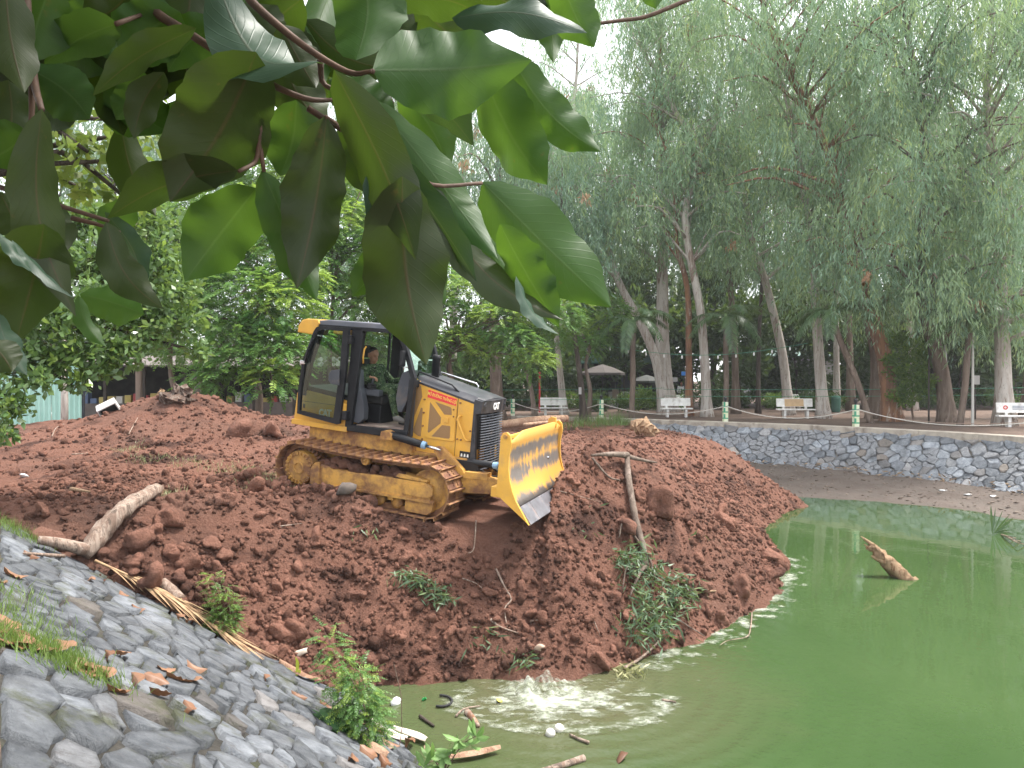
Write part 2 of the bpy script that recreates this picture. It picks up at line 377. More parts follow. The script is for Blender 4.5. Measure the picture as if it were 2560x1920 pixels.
# ---------------- masonry: split a rectangle into irregular stones ----------------
def voronoi(L, H, n, seed, relax=1, stretch=1.0):
    r = np.random.default_rng(seed); P = r.random((n, 2)) * (L, H)
    def cells(P):
        out = []
        for i in range(n):
            dd = np.hypot(P[:, 0] - P[i, 0], (P[:, 1] - P[i, 1]) * stretch); nb = np.argsort(dd)[1:22]
            poly = [(0, 0), (L, 0), (L, H), (0, H)]
            for j in nb:
                mx, my = (P[i] + P[j]) / 2; ax, ay = P[j, 0] - P[i, 0], (P[j, 1] - P[i, 1]) * stretch ** 2; new = []
                for k in range(len(poly)):
                    p, q_ = poly[k], poly[(k + 1) % len(poly)]
                    dp = (p[0] - mx) * ax + (p[1] - my) * ay; dq = (q_[0] - mx) * ax + (q_[1] - my) * ay
                    if dp <= 0: new.append(p)
                    if (dp < 0) != (dq < 0): tt = dp / (dp - dq); new.append((p[0] + tt * (q_[0] - p[0]), p[1] + tt * (q_[1] - p[1])))
                poly = new
                if len(poly) < 3: break
            out.append(np.array(poly) if len(poly) > 2 else None)
        return out
    for _ in range(relax):
        for i, c_ in enumerate(cells(P)):
            if c_ is not None: P[i] = P[i] * .45 + c_.mean(0) * .55
    return cells(P)
def stone_mesh(poly, M2W, gap, thick, tilt, rnd, mat):
    """one stone as its own mesh about its centre; returns mesh and centre"""
    c = poly.mean(0); pts = []
    m = len(poly)
    for k in range(m):
        a, b = poly[k], poly[(k + 1) % m]
        if np.hypot(*(b - a)) < .05: continue
        pts.append(a)
        if np.hypot(*(b - a)) > .2: pts.append((a + b) / 2 + (rnd.random(2) - .5) * .06)
    if len(pts) < 4: return None
    pts = np.array(pts); rad = np.hypot(*(pts - c).T).mean()
    pts = c + (pts - c) * max(.3, 1 - gap / max(rad, .02)) + (rnd.random(pts.shape) - .5) * .035 * min(1, rad * 4)
    tx, ty = (rnd.random(2) - .5) * 2 * tilt; n = len(pts)
    hh = lambda p, e: thick * e + (p[0] - c[0]) * tx + (p[1] - c[1]) * ty
    r0 = [M2W(p[0], p[1], -.09) for p in c + (pts - c) * 1.0]
    r1 = [M2W(p[0], p[1], hh(p, .92 + .2 * rnd.random())) for p in pts]
    inn = c + (pts - c) * (.60 + .25 * rnd.random((n, 1))); r2 = [M2W(p[0], p[1], hh(p, 1.0 + .3 * (rnd.random() - .5))) for p in inn]
    cc = M2W(c[0] + (rnd.random() - .5) * .1 * rad, c[1], hh(c, 1.0))
    V = np.array([list(x) for x in r0 + r1 + r2 + [cc]]); o = np.array(list(M2W(c[0], c[1], 0))); F = []
    for k in range(n):
        j = (k + 1) % n
        F += [(k, j, n + j), (k, n + j, n + k), (n + k, n + j, 2 * n + j), (n + k, 2 * n + j, 2 * n + k), (2 * n + k, 2 * n + j, 3 * n)]
    return npmesh('stone', V - o, np.array(F), mat), o

# near bank of flat slate stones, sloping to the water at the lower left
BW, BL0, BL1 = 4.15, 1.6, 12.0
def bank_map(s, u, h):
    nrm = Vector((bank_n.x * BANK_SLOPE, bank_n.y * BANK_SLOPE, 1)).normalized(); cs = 1 / math.sqrt(1 + BANK_SLOPE ** 2)
    p = bank_d * (s + BL0) + bank_n * (u * cs); return Vector((p.x, p.y, -BANK_SLOPE * u * cs)) + nrm * h
bm = bmesh.new(); nS, nU = 60, 22; gr = [[bm.verts.new(bank_map((BL1 - BL0) * i / nS, -.5 + (BW + .7) * j / nU, -.035 + .02 * random.random()) ) for j in range(nU + 1)] for i in range(nS + 1)]
for i in range(nS):
    for j in range(nU): bm.faces.new((gr[i][j], gr[i + 1][j], gr[i + 1][j + 1], gr[i][j + 1]))
bmesh.ops.recalc_face_normals(bm, faces=bm.faces)
bank = tag(obj('stone_embankment', bm, M_MORTAR, None, True), 'sloping bank of grey slate stones running down to the water at lower left', 'embankment')
def poly_area(p): x, y = p[:, 0], p[:, 1]; return abs(np.dot(x, np.roll(y, 1)) - np.dot(y, np.roll(x, 1))) / 2
def place_stones(pend, parent, mat, limit=295):
    """the stones that show largest are parts; the small remainder is one infill part"""
    pend.sort(key=lambda q_: -q_[0]); VV = []; FF = []; k = 0
    for i, (_, (me, c_)) in enumerate(pend):
        if i < limit: mobj('stone', me, parent, c_); continue
        n = len(me.vertices); v_ = np.empty(n * 3, np.float32); me.vertices.foreach_get('co', v_); m_ = len(me.polygons); f_ = np.empty(m_ * 3, np.int32); me.loops.foreach_get('vertex_index', f_)
        VV.append(v_.reshape(-1, 3) + c_); FF.append(f_.reshape(-1, 3) + k); k += n; bpy.data.meshes.remove(me)
    if VV: tag(mobj('stone_infill', npmesh('stone_infill', np.concatenate(VV), np.concatenate(FF), mat), parent), None, None, None, 'stuff')
rs = np.random.default_rng(11); pend = []
for poly in voronoi(BL1 - BL0, BW, 520, 5, 1, 1.7):
    if poly is None or len(poly) < 3: continue
    c_ = bank_map(*poly.mean(0), 0)
    if dirt_z(np.array([c_.x]), np.array([c_.y]))[0] > c_.z + .35: continue
    r_ = stone_mesh(poly, bank_map, .014 + .060 * rs.random() ** 2, .003 + .028 * rs.random(), .075, rs, M_STONE)
    if r_: pend.append((poly_area(poly) / Vector(r_[1]).length_squared, r_))
place_stones(pend, bank, M_STONE)

# far retaining wall
kp = [Vector(p) for p in KERB[3:13]]; cum = [0]
for a, b in zip(kp, kp[1:]): cum.append(cum[-1] + (b - a).length)
KL = cum[-1]
def kerb_at(s):
    s = min(max(s, 0), KL - 1e-4)
    for i in range(len(kp) - 1):
        if s <= cum[i + 1]:
            tt = (s - cum[i]) / (cum[i + 1] - cum[i]); p = kp[i].lerp(kp[i + 1], tt)
            tg = lambda k: ((kp[min(k + 1, len(kp) - 1)] - kp[max(k - 1, 0)]).normalized())
            tn = tg(i).lerp(tg(i + 1), tt).normalized(); return p, tn, Vector((tn.y, -tn.x)) * 1.0
    return kp[-1], tn, Vector((tn.y, -tn.x))
def kerb_n(s):
    p, tn, nn = kerb_at(s)
    if nn.dot(-p) < 0: nn = -nn
    return p, tn, nn
WALL_H, WALL_OFF = 1.5, 1.45; WALL_LEN = math.hypot(WALL_H, WALL_OFF)
def wall_map(s, u, h):
    p, tn, nn = kerb_n(s); k = u / WALL_LEN; q_ = p + nn * (WALL_OFF * k + .02)
    up = Vector((nn.x * WALL_H, nn.y * WALL_H, WALL_OFF)).normalized()
    return Vector((q_.x, q_.y, FAR_Z - .02 - WALL_H * k)) + up * h
bm = bmesh.new(); nS = 60; gr = [[bm.verts.new(wall_map(KL * i / nS, -.1 + (WALL_LEN + .4) * j / 6, -.05)) for j in range(7)] for i in range(nS + 1)]
for i in range(nS):
    for j in range(6): bm.faces.new((gr[i][j], gr[i + 1][j], gr[i + 1][j + 1], gr[i][j + 1]))
bmesh.ops.recalc_face_normals(bm, faces=bm.faces)
wall = tag(obj('stone_retaining_wall', bm, M_MORTAR_FAR, None, True), 'sloped wall of grey stones with concrete coping across the pond', 'wall')
rs = np.random.default_rng(19); pend = []
for poly in voronoi(KL, WALL_LEN, 620, 8, 1, 1.25):
    if poly is None or len(poly) < 3: continue
    c_ = wall_map(*poly.mean(0), 0)
    if c_.x < 3.0: continue
    r_ = stone_mesh(poly, wall_map, .010 + .012 * rs.random(), .025 + .035 * rs.random(), .2, rs, M_STONE_FAR)
    if r_: pend.append((poly_area(poly) / Vector(r_[1]).length_squared, r_))
place_stones(pend, wall, M_STONE_FAR)
s_ = 0.0
while s_ < KL - .1:                                   # coping cast in lengths
    e_ = min(s_ + 2.0, KL); bm = bmesh.new(); sec = []
    for s2 in (s_ + .006, (s_ + e_) / 2, e_ - .006):
        p, tn, nn = kerb_n(s2); sec.append([bm.verts.new((*(p + nn * o_), z_)) for o_, z_ in ((-.32, FAR_Z - .2), (-.32, FAR_Z + .09), (-.29, FAR_Z + .11), (.10, FAR_Z + .11), (.13, FAR_Z + .09), (.13, FAR_Z - .14))])
    for a, b in zip(sec, sec[1:]):
        for k in range(6): bm.faces.new((a[k], a[(k + 1) % 6], b[(k + 1) % 6], b[k]))
    bm.faces.new(sec[0]); bm.faces.new(sec[-1][::-1]); bmesh.ops.recalc_face_normals(bm, faces=bm.faces)
    obj('coping', bm, M_COPING, wall); s_ = e_
# mud flat between wall and water
nS, nU = 150, 40; V = []
for i in range(nS + 1):
    p, tn, nn = kerb_n(KL * i / nS); reach = float(np.interp(p.x, [6, 11.4, 14.9, 15.8, 17.2, 18.5], [7.6, 6.4, 3.4, 2.5, 2.0, 1.8]))
    for j in range(nU + 1):
        q_ = p + nn * (1.2 + (reach + .6) * j / nU); V.append((q_.x, q_.y, 0))
V = np.array(V); jj = np.tile(np.arange(nU + 1), nS + 1) / nU
V[:, 2] = -1.56 - .5 * jj ** .85 + .05 * fbm(V[:, 0] * 1.2, V[:, 1] * 1.2, 4, 3) + .03 * fbm(V[:, 0] * 5, V[:, 1] * 5, 2, 6)
MUDV = V.copy(); ii = np.arange((nS + 1) * (nU + 1)).reshape(nS + 1, nU + 1)
F = np.stack([ii[:-1, :-1], ii[1:, :-1], ii[1:, 1:], ii[:-1, 1:]], -1).reshape(-1, 4)
tag(mobj('mud_flat', npmesh('mud_flat', V, F, M_MUD, True)), None, None, None, 'structure')

# ---------------- loose clods on the dirt ----------------
def ico(sub):
    bm = bmesh.new(); bmesh.ops.create_icosphere(bm, subdivisions=sub, radius=1); bm.verts.ensure_lookup_table()
    V = np.array([v_.co[:] for v_ in bm.verts]); F = np.array([[v_.index for v_ in f.verts] for f in bm.faces]); bm.free(); return V, F
def lump(V, r, amp=.28):
    """uneven lump from a unit sphere"""
    U = V.copy(); d = np.ones(len(V))
    for _ in range(7):
        a = r.normal(size=3); a /= np.linalg.norm(a); d += amp * .5 * np.sin(V @ a * (2 + 3 * r.random()) + r.random() * 6)
    for _ in range(5):                       # flat broken faces
        a = r.normal(size=3); a /= np.linalg.norm(a); s_ = V @ a * d; lim = .55 + .25 * r.random(); d = np.where(s_ > lim, d * lim / np.maximum(s_, 1e-3), d)
    return U * d[:, None]
def scatter_pts(n, r, near=True):
    """points on the dirt spread evenly over what the photograph shows"""
    out = []
    while len(out) < n:
        m = 6000; y = 8.0 + 20 * r.random(m) ** 2.0; x = -7.5 + 16 * r.random(m); x = np.where(y > 13, x - 5 * r.random(m) * (x < 0), x)
        td = toe_dist(x, y); f, l = dz_local(x, y); z = dirt_z(x, y)
        dens = .30 + .9 * np.exp(-((td - .7) / 1.1) ** 2) * np.where(y < 13.5, 1, .9) + .5 * np.exp(-((f - 3.3) / .8) ** 2 - ((l - .6) / 1.3) ** 2) + .4 * np.exp(-((l + 1.5) / .5) ** 2) * (np.abs(f) < 2.5)
        dens = dens * (.35 + 1.3 * (vnoise(x * .8, y * .8, 31) + .5)) + .25 * np.exp(-((x + 6) / 2.5) ** 2 - ((y - 11) / 2.5) ** 2)
        ok = (td > -.05) & (z > np.maximum(bank_z(x, y), WATER_Z) - .03) & (r.random(m) < dens) & ~((np.abs(f - .1) < 2.25) & (np.abs(l) < 1.1))
        out += list(zip(x[ok], y[ok], z[ok], td[ok]))
    return np.array(out[:n])
def clod_field(name, n, lo, hi, sub, seed, power=2.5):
    r = np.random.default_rng(seed); V0, F0 = ico(sub); var = [lump(V0, r) for _ in range(24)]; P = scatter_pts(n, r); VV = []; FF = []
    A = r.random((n, 3)) * 6.28; S = lo + (hi - lo) * r.random(n) ** power
    for i in range(n):
        M = np.array(Euler(A[i]).to_matrix()); v_ = (var[i % 24] * (S[i] * (.75 + .5 * r.random(3)))) @ M.T
        VV.append(v_ + (P[i, 0], P[i, 1], P[i, 2] + S[i] * .25)); FF.append(F0 + i * len(V0))
    return npmesh(name, np.concatenate(VV), np.concatenate(FF), M_CLOD, False)
tag(mobj('soil_crumbs', clod_field('soil_crumbs', 22000, .010, .046, 1, 41, 2.0)), 'small crumbs of red soil strewn over the dirt slope', None, None, 'stuff')
tag(mobj('soil_lumps', clod_field('soil_lumps', 3600, .03, .085, 2, 42, 2.2)), 'fist-sized lumps of red soil lying on the dirt slope', None, None, 'stuff')
r = np.random.default_rng(50); V0, F0 = ico(3); CL = [npmesh('soil_clod', lump(V0, r, .42) + .045 * r.normal(size=V0.shape), F0, M_CLOD, False) for _ in range(10)]
big = []
for px, py, s_ in [(375, 1345, .15), (430, 1395, .13), (330, 1375, .16), (490, 1420, .11), (520, 1370, .10), (560, 1400, .12), (600, 1440, .10), (380, 1470, .13), (445, 1455, .11), (330, 1440, .10),
                   (420, 1305, .17), (440, 1260, .12), (130, 1355, .13), (110, 1290, .10), (560, 1545, .13), (610, 1560, .12), (650, 1500, .10), (700, 1590, .15), (740, 1600, .12), (600, 1620, .11), (690, 1640, .10),
                   (560, 1255, .12), (640, 1235, .15), (700, 1215, .12), (1920, 1400, .20), (1960, 1420, .16), (1930, 1450, .14), (1820, 1320, .18), (1640, 1280, .22), (1660, 1300, .16), (1560, 1320, .15),
                   (1600, 1250, .13), (1800, 1290, .13), (1350, 1560, .10), (1480, 1640, .10), (1580, 1640, .09), (1700, 1520, .12), (1760, 1480, .13), (1860, 1480, .15), (1880, 1330, .13), (620, 1085, .30), (680, 1090, .26), (1120, 1600, .09), (1000, 1600, .10)]:
    big.append((hit(px, py), s_))
P = scatter_pts(150, np.random.default_rng(51))
for p in P: big.append((Vector(p[:3]), .05 + .06 * r.random()))
for k, (p, s_) in enumerate(big):
    o = mobj('soil_clod', CL[k % 10], None, (p.x, p.y, p.z + s_ * .3), tuple(r.random(3) * 6.28), tuple(s_ * (.8 + .45 * r.random(3))))
    own = {28: 'biggest dark soil lump right of the dead branch', 29: 'soil lump touching the biggest dark one, right of the dead branch', 24: 'large soil lump at the right waterline', 40: 'huge soil lump behind the bulldozer, left of the cab foot', 41: 'huge soil lump just behind the rear of the track', 10: 'broad soil lump above the thick weathered log', 2: 'big soil lump under the middle of the thick weathered log', 12: 'soil lump at far left above the stone bank', 22: 'broad soil lump left of the sprocket'}
    if k in own: tag(o, own[k], 'soil clod', 'large clods on the dirt heap')
    elif k < 44: tag(o, 'large lump of red-brown soil resting on the dirt heap', 'soil clod', 'large clods on the dirt heap')
    else: tag(o, 'head-sized red soil clod among loose crumbs on the slope', 'soil clod', 'loose clods on the slope')
# ---------------- bulldozer ----------------
SOIL = (.16, .075, .05)
M_YEL = simple('dozer_yellow', (.74, .40, .062), .45, (.65, .345, .055), 2.5, spec=.4, dirt=(.38, .23, .11), dirt_scale=3.2, dirt_lo=.5, dirt_hi=.75, dirt_max=.55, bump=.04, bscale=60)
M_YELD = simple('dirty_yellow', (.60, .32, .07), .65, (.46, .25, .07), 4, spec=.35, dirt=SOIL, dirt_scale=3.5, dirt_lo=.42, dirt_hi=.62, dirt_max=.9, bump=.3, bscale=35, bdist=.012)
M_SHOE = simple('track_steel', (.33, .17, .075), .72, (.23, .115, .06), 6, spec=.35, dirt=SOIL, dirt_scale=5, dirt_lo=.40, dirt_hi=.6, dirt_max=.95, bump=.6, bscale=30, bdist=.02)
M_BLK = simple('cab_black', (.009, .0095, .012), .5, (.015, .016, .019), 5, spec=.3, dirt=(.09, .075, .065), dirt_scale=3, dirt_lo=.6, dirt_hi=.85, dirt_max=.3)
M_ROOF = simple('roof_grey', (.13, .135, .16), .5, (.10, .105, .125), 3, dirt=(.22, .19, .17), dirt_scale=2, dirt_lo=.5, dirt_max=.4)
M_HOODTOP = simple('hood_black', (.020, .021, .027), .36, (.032, .033, .040), 4, spec=.5, dirt=(.17, .15, .14), dirt_scale=3.5, dirt_lo=.5, dirt_hi=.8, dirt_max=.45)
M_GREY = simple('grey_plastic', (.050, .054, .066), .6, (.065, .070, .082), 4, dirt=(.13, .11, .1), dirt_scale=3, dirt_lo=.55)
M_RUB = simple('rubber', (.018, .018, .019), .7)
M_CHROME = simple('chrome', (.62, .62, .64), .18, metal=1.0)
M_BLUE = simple('blue_cap', (.20, .36, .52), .5, (.28, .43, .58), 20, dirt=SOIL, dirt_scale=6, dirt_lo=.6)
M_WHITE = simple('white_paint', (.78, .78, .76), .5)
M_RED = simple('red_sticker', (.72, .045, .05), .4, (.66, .05, .05), 6)
M_STEEL = simple('worn_steel', (.33, .33, .36), .38, (.24, .23, .25), 5, metal=.75, bump=.15, bscale=40, dirt=(.26, .17, .12), dirt_scale=4, dirt_lo=.55, dirt_max=.6)
t = NT('perforated_screen'); v = t.coord()
vo = t.add('ShaderNodeTexVoronoi'); vo.inputs['Scale'].default_value = 150; vo.inputs['Randomness'].default_value = .1; t.link(v, vo.inputs['Vector'])
M_SCREEN = t.out(t.princ(t.mix(t.ramp(vo.outputs['Distance'], .25, .5), (.09, .05, .022), (.30, .17, .07)), .6))
t = NT('blade_face'); v = t.coord()
mp = t.add('ShaderNodeMapping'); mp.inputs['Scale'].default_value = (1, .9, 5); t.link(v, mp.inputs['Vector'])
sx = t.add('ShaderNodeSeparateXYZ'); t.link(v, sx.inputs[0])
ms = t.add('ShaderNodeMapping'); ms.inputs['Scale'].default_value = (2, 16, 1.1); t.link(v, ms.inputs['Vector'])
streak = t.math('ADD', t.math('MULTIPLY', t.noise(1.0, 8, .7, ms.outputs[0]), .75), t.math('MULTIPLY', t.noise(1.6, 5, .6, v), .35))
band = lambda z0, w, a: t.ramp(t.math('ABSOLUTE', t.math('SUBTRACT', sx.outputs[2], z0)), 0, w, a, 0)
wear = t.math('ADD', t.math('ADD', band(1.12, .15, .55), band(.84, .22, .46)), t.ramp(sx.outputs[2], .66, .46, 0, .5))
wear = t.math('MULTIPLY', wear, t.ramp(t.noise(2.6, 5, .65, v, .8), .3, .7, .45, 1.3))
f = t.ramp(t.math('ADD', streak, wear), .72, .88)
M_BLADE = t.out(t.princ(t.mix(f, (.58, .30, .06), t.mix(t.noise(9, 5, .6, v), (.30, .27, .25), (.20, .17, .15))), t.ramp(f, 0, 1, .5, .4), metal=t.ramp(f, 0, 1, 0, .55), normal=t.bump(t.noise(40, 5, .6, v), .15, .006)))
def glass_mat(name, col, dens):
    t = NT(name); tr = t.add('ShaderNodeBsdfTransparent'); tr.inputs[0].default_value = (*col, 1)
    gl = t.add('ShaderNodeBsdfGlossy'); gl.inputs['Roughness'].default_value = .02; gl.inputs[0].default_value = (1, 1, 1, 1)
    fr = t.add('ShaderNodeFresnel'); fr.inputs[0].default_value = 1.5; k = t.math('MULTIPLY', fr.outputs[0], dens)
    mx = t.add('ShaderNodeMixShader'); t.link(k, mx.inputs[0]); t.link(tr.outputs[0], mx.inputs[1]); t.link(gl.outputs[0], mx.inputs[2]); return t.out(mx.outputs[0])
M_GLASS = glass_mat('tinted_glass', (.74, .86, .80), 1.0); M_GLASS2 = glass_mat('clear_glass', (.66, .80, .72), .6)

dz = empty('bulldozer', DZ_LOC, (DZ_ROLL, DZ_PITCH, DZ_YAW), 'yellow crawler bulldozer with open cab door and raised blade, standing on the red soil', 'bulldozer')
# --- tracks: chain loop with single grouser shoes
SPX, SPZ, IDX, IDZ, TR = -1.12, .43, 1.13, .41, .375
def loop_pt(s):
    """point and tangent angle on the shoe line; s runs over the top forwards"""
    Ltop = IDX - SPX; Larc = math.pi * TR; tot = 2 * Ltop + 2 * Larc; s %= tot
    if s < Ltop:
        k = s / Ltop; return SPX + s, SPZ + TR + (IDZ - SPZ) * k - .035 * math.sin(math.pi * k) , 0.0
    s -= Ltop
    if s < Larc: a = math.pi / 2 - s / TR; return IDX + TR * math.cos(a), IDZ + TR * math.sin(a), a - math.pi / 2
    s -= Larc
    if s < Ltop: k = s / Ltop; return IDX - s, IDZ - TR + (SPZ - IDZ) * k, -math.pi
    s -= Ltop; a = -math.pi / 2 - s / TR; return SPX + TR * math.cos(a), SPZ + TR * math.sin(a), a - math.pi / 2
TOT = 2 * (IDX - SPX) + 2 * math.pi * TR; NSH = 44
bm = bmesh.new()                                   # shoe: plate, grouser bar, bolts
bx(bm, -.074, .074, -.24, .24, 0, .014); bx(bm, -.076, -.058, -.24, .24, .013, .058); bx(bm, .05, .074, -.24, .24, .013, .024)
for by in (-.06, .06):
    for bxx in (-.02, .025): bx(bm, bxx - .012, bxx + .012, by - .012, by + .012, .013, .028)
shoe_me = bpy.data.meshes.new('shoe'); bm.to_mesh(shoe_me); bm.free(); shoe_me.materials.append(M_SHOE)
for side in (-1, 1):
    yc = side * .81
    bm = bmesh.new(); N = 60; rg = []
    for i in range(N):
        x, z, a = loop_pt(TOT * i / N); nx, nz = -math.sin(a), math.cos(a)
        rg.append([bm.verts.new((x + nx * o_, yc + w_, z + nz * o_)) for o_, w_ in ((-.002, -.085), (-.002, .085), (-.075, .085), (-.075, -.085))])
    for i in range(N):
        a, b = rg[i], rg[(i + 1) % N]
        for k in range(4): bm.faces.new((a[k], a[(k + 1) % 4], b[(k + 1) % 4], b[k]))
    bmesh.ops.recalc_face_normals(bm, faces=bm.faces)
    tr_ = obj('crawler_track', bm, M_SHOE, dz)
    for i in range(NSH):
        x, z, a = loop_pt(TOT * (i + .3) / NSH); mobj('shoe', shoe_me, tr_, (x, yc, z), (0, -a, 0))
    # idler, sprocket with its bolted hub, rollers
    bm = lathe(bmesh.new(), [(.06, -.1), (.20, -.1), (.22, -.06), (.27, -.06), (.30, -.085), (.305, .085), (.27, .06), (.06, .1)], (IDX, yc, IDZ), n=36); obj('idler_wheel', bm, M_YELD, dz, True)
    bm = bmesh.new(); o_ = side
    lathe(bm, [(.20, -.24 * 1), (.255, -.235), (.262, .18), (.20, .20)] if side > 0 else [(.20, .24), (.255, .235), (.262, -.15), (.25, -.17), (.10, -.172), (.10, -.185), (.075, -.188), (.072, -.172), (.02, -.172)], (SPX, yc, SPZ), n=40)
    sp_ = obj('final_drive', bm, M_YELD, dz)
    bm = bmesh.new()
    for k in range(22):
        a = 2 * math.pi * k / 22; m_ = Matrix.Rotation(-a, 3, 'Y'); cx, cz = SPX + .222 * math.cos(a), SPZ + .222 * math.sin(a)
        bx(bm, cx - .028, cx + .028, yc + side * .165, yc + side * .192, cz - .016, cz + .016, .004, m_)
    obj('bolt_ring', bm, M_YELD, sp_)
    bm = bmesh.new(); n_ = 25
    for k in range(n_):
        a0, a1, a2, a3 = [2 * math.pi * (k + e) / n_ for e in (.0, .22, .5, .72)]
        prism(bm, [(SPX + r_ * math.cos(a), SPZ + r_ * math.sin(a)) for r_, a in ((.25, a0), (.345, a1), (.345, a2), (.25, a3))], yc - .03, yc + .03)
    obj('sprocket', bm, M_SHOE, dz)
    for rx in (-.62, -.31, 0, .31, .62, .86):
        obj('track_roller', lathe(bmesh.new(), [(.03, -.13), (.09, -.12), (.10, -.06), (.08, -.05), (.08, .05), (.10, .06), (.09, .12), (.03, .13)], (rx, yc, .155), n=18), M_YELD, dz, True)
    cr = obj('carrier_roller', lathe(bmesh.new(), [(.02, .1), (.07, .1), (.072, -.09 * 1), (.066, -.11), (.045, -.112), (.042, -.10), (.024, -.10), (.022, -.118), (.005, -.118)] if side < 0 else [(.02, -.1), (.07, -.1), (.07, .1), (.02, .11)], (.06, yc + side * .06, .70), n=20), M_YELD, dz, True)
    # track frame with its guards
    bm = bmesh.new(); y0, y1 = side * .99, side * .64
    prism(bm, [(-.80, .24), (-.80, .50), (-.70, .54), (-.56, .52), (-.50, .49), (.35, .515), (1.10, .53), (1.20, .49), (1.20, .27), (-.5, .245)], y0, y1, bev=.012)
    tf = obj('track_frame', bm, M_YELD, dz)
    obj('frame_flange', prism(bmesh.new(), [(-.46, .235), (-.46, .262), (1.27, .285), (1.27, .25)], side * .94, side * 1.03), M_YELD, tf)
    obj('access_plate', prism(bmesh.new(), [(.74, .33), (.74, .46), (.80, .48), (1.19, .49), (1.24, .46), (1.24, .36), (1.16, .31), (.80, .315)], side * .985, side * 1.008, bev=.006), M_YELD, tf)
    obj('recoil_cover', prism(bmesh.new(), [(.62, .55), (.66, .60), (.98, .585), (1.14, .56), (1.14, .535), (.70, .535)], side * .80, side * 1.0, bev=.01), M_YELD, tf)
    obj('rear_guard', prism(bmesh.new(), [(-.87, .22), (-.87, .46), (-.80, .56), (-.71, .575), (-.70, .22)], side * .80, side * 1.02, bev=.01), M_YELD, tf)
    obj('front_guard', prism(bmesh.new(), [(.80, .24), (.80, .10), (.86, .07), (1.16, .065), (1.24, .12), (1.26, .25)], side * .90, side * 1.0, bev=.01), M_YELD, tf)
    for gx in (-.05, .22, .5): obj('guide_block', box(gx, gx + .09, side * .95 - .04, side * .95 + .04, .19, .245), M_YELD, tf)
    # soil caked on the frame under the upper run
    V0, F0 = ico(2); r = np.random.default_rng(60 + side); VV = []; FF = []
    for k in range(70):
        x = -.84 + 1.55 * r.random(); s_ = .035 + .065 * r.random(); hgt = .50 + .16 * r.random() * (1 - ((x + .15) / 1.0) ** 2)
        VV.append(lump(V0, r) * s_ * (1.3, 1, .9) + (x, side * (.72 + .2 * r.random()), hgt)); FF.append(F0 + k * len(V0))
    bmd = mobj('caked_soil', npmesh('caked_soil', np.concatenate(VV), np.concatenate(FF), M_DIRT), dz)
# --- hull, belly and platform
bm = box(-1.30, 1.50, -.50, .50, .40, .86, .02); obj('main_frame', bm, M_YELD, dz)
bm = prism(bmesh.new(), [(-1.28, .80), (-1.28, 1.045), (.42, 1.075), (.60, 1.0), (.60, .80)], -.56, .56, bev=.01); obj('platform', bm, M_YELD, dz)
obj('rear_hitch', box(-1.52, -1.30, -.16, .16, .42, .66, .02), M_YELD, dz)
obj('step_plate', box(.22, .52, -.66, -.5, 1.04, 1.075, .006), M_YELD, dz)
# --- hood and engine side
HY = .43
hood_prof = [(.40, .80), (.41, 1.10), (.47, 1.90), (.50, 1.955), (.66, 1.885), (1.515, 1.695), (1.525, 1.50), (1.575, .86), (1.58, .78), (1.30, .74)]
bm = prism(bmesh.new(), hood_prof, -HY, HY, bev=.012); hood = obj('engine_hood', bm, M_YEL, dz)
bm = bmesh.new(); topo = [(.47, 2.0), (1.53, 1.765), (1.66, 1.735)]      # black ridged top
prv = None
for x, z in topo:
    w0, w1 = (.435, .34) if x < 1.6 else (.36, .30)
    ring = [bm.verts.new(p) for p in ((x, -w0, z - .07), (x, -w1, z), (x, -.1, z + .012), (x, .1, z + .012), (x, w1, z), (x, w0, z - .07), (x, w0, z - .10), (x, -w0, z - .10))]
    if prv:
        for k in range(8): bm.faces.new((prv[k], prv[(k + 1) % 8], ring[(k + 1) % 8], ring[k]))
    else: bm.faces.new(ring)
    prv = ring
bm.faces.new(prv[::-1]); bmesh.ops.recalc_face_normals(bm, faces=bm.faces); ht = obj('hood_top', bm, M_HOODTOP, dz)
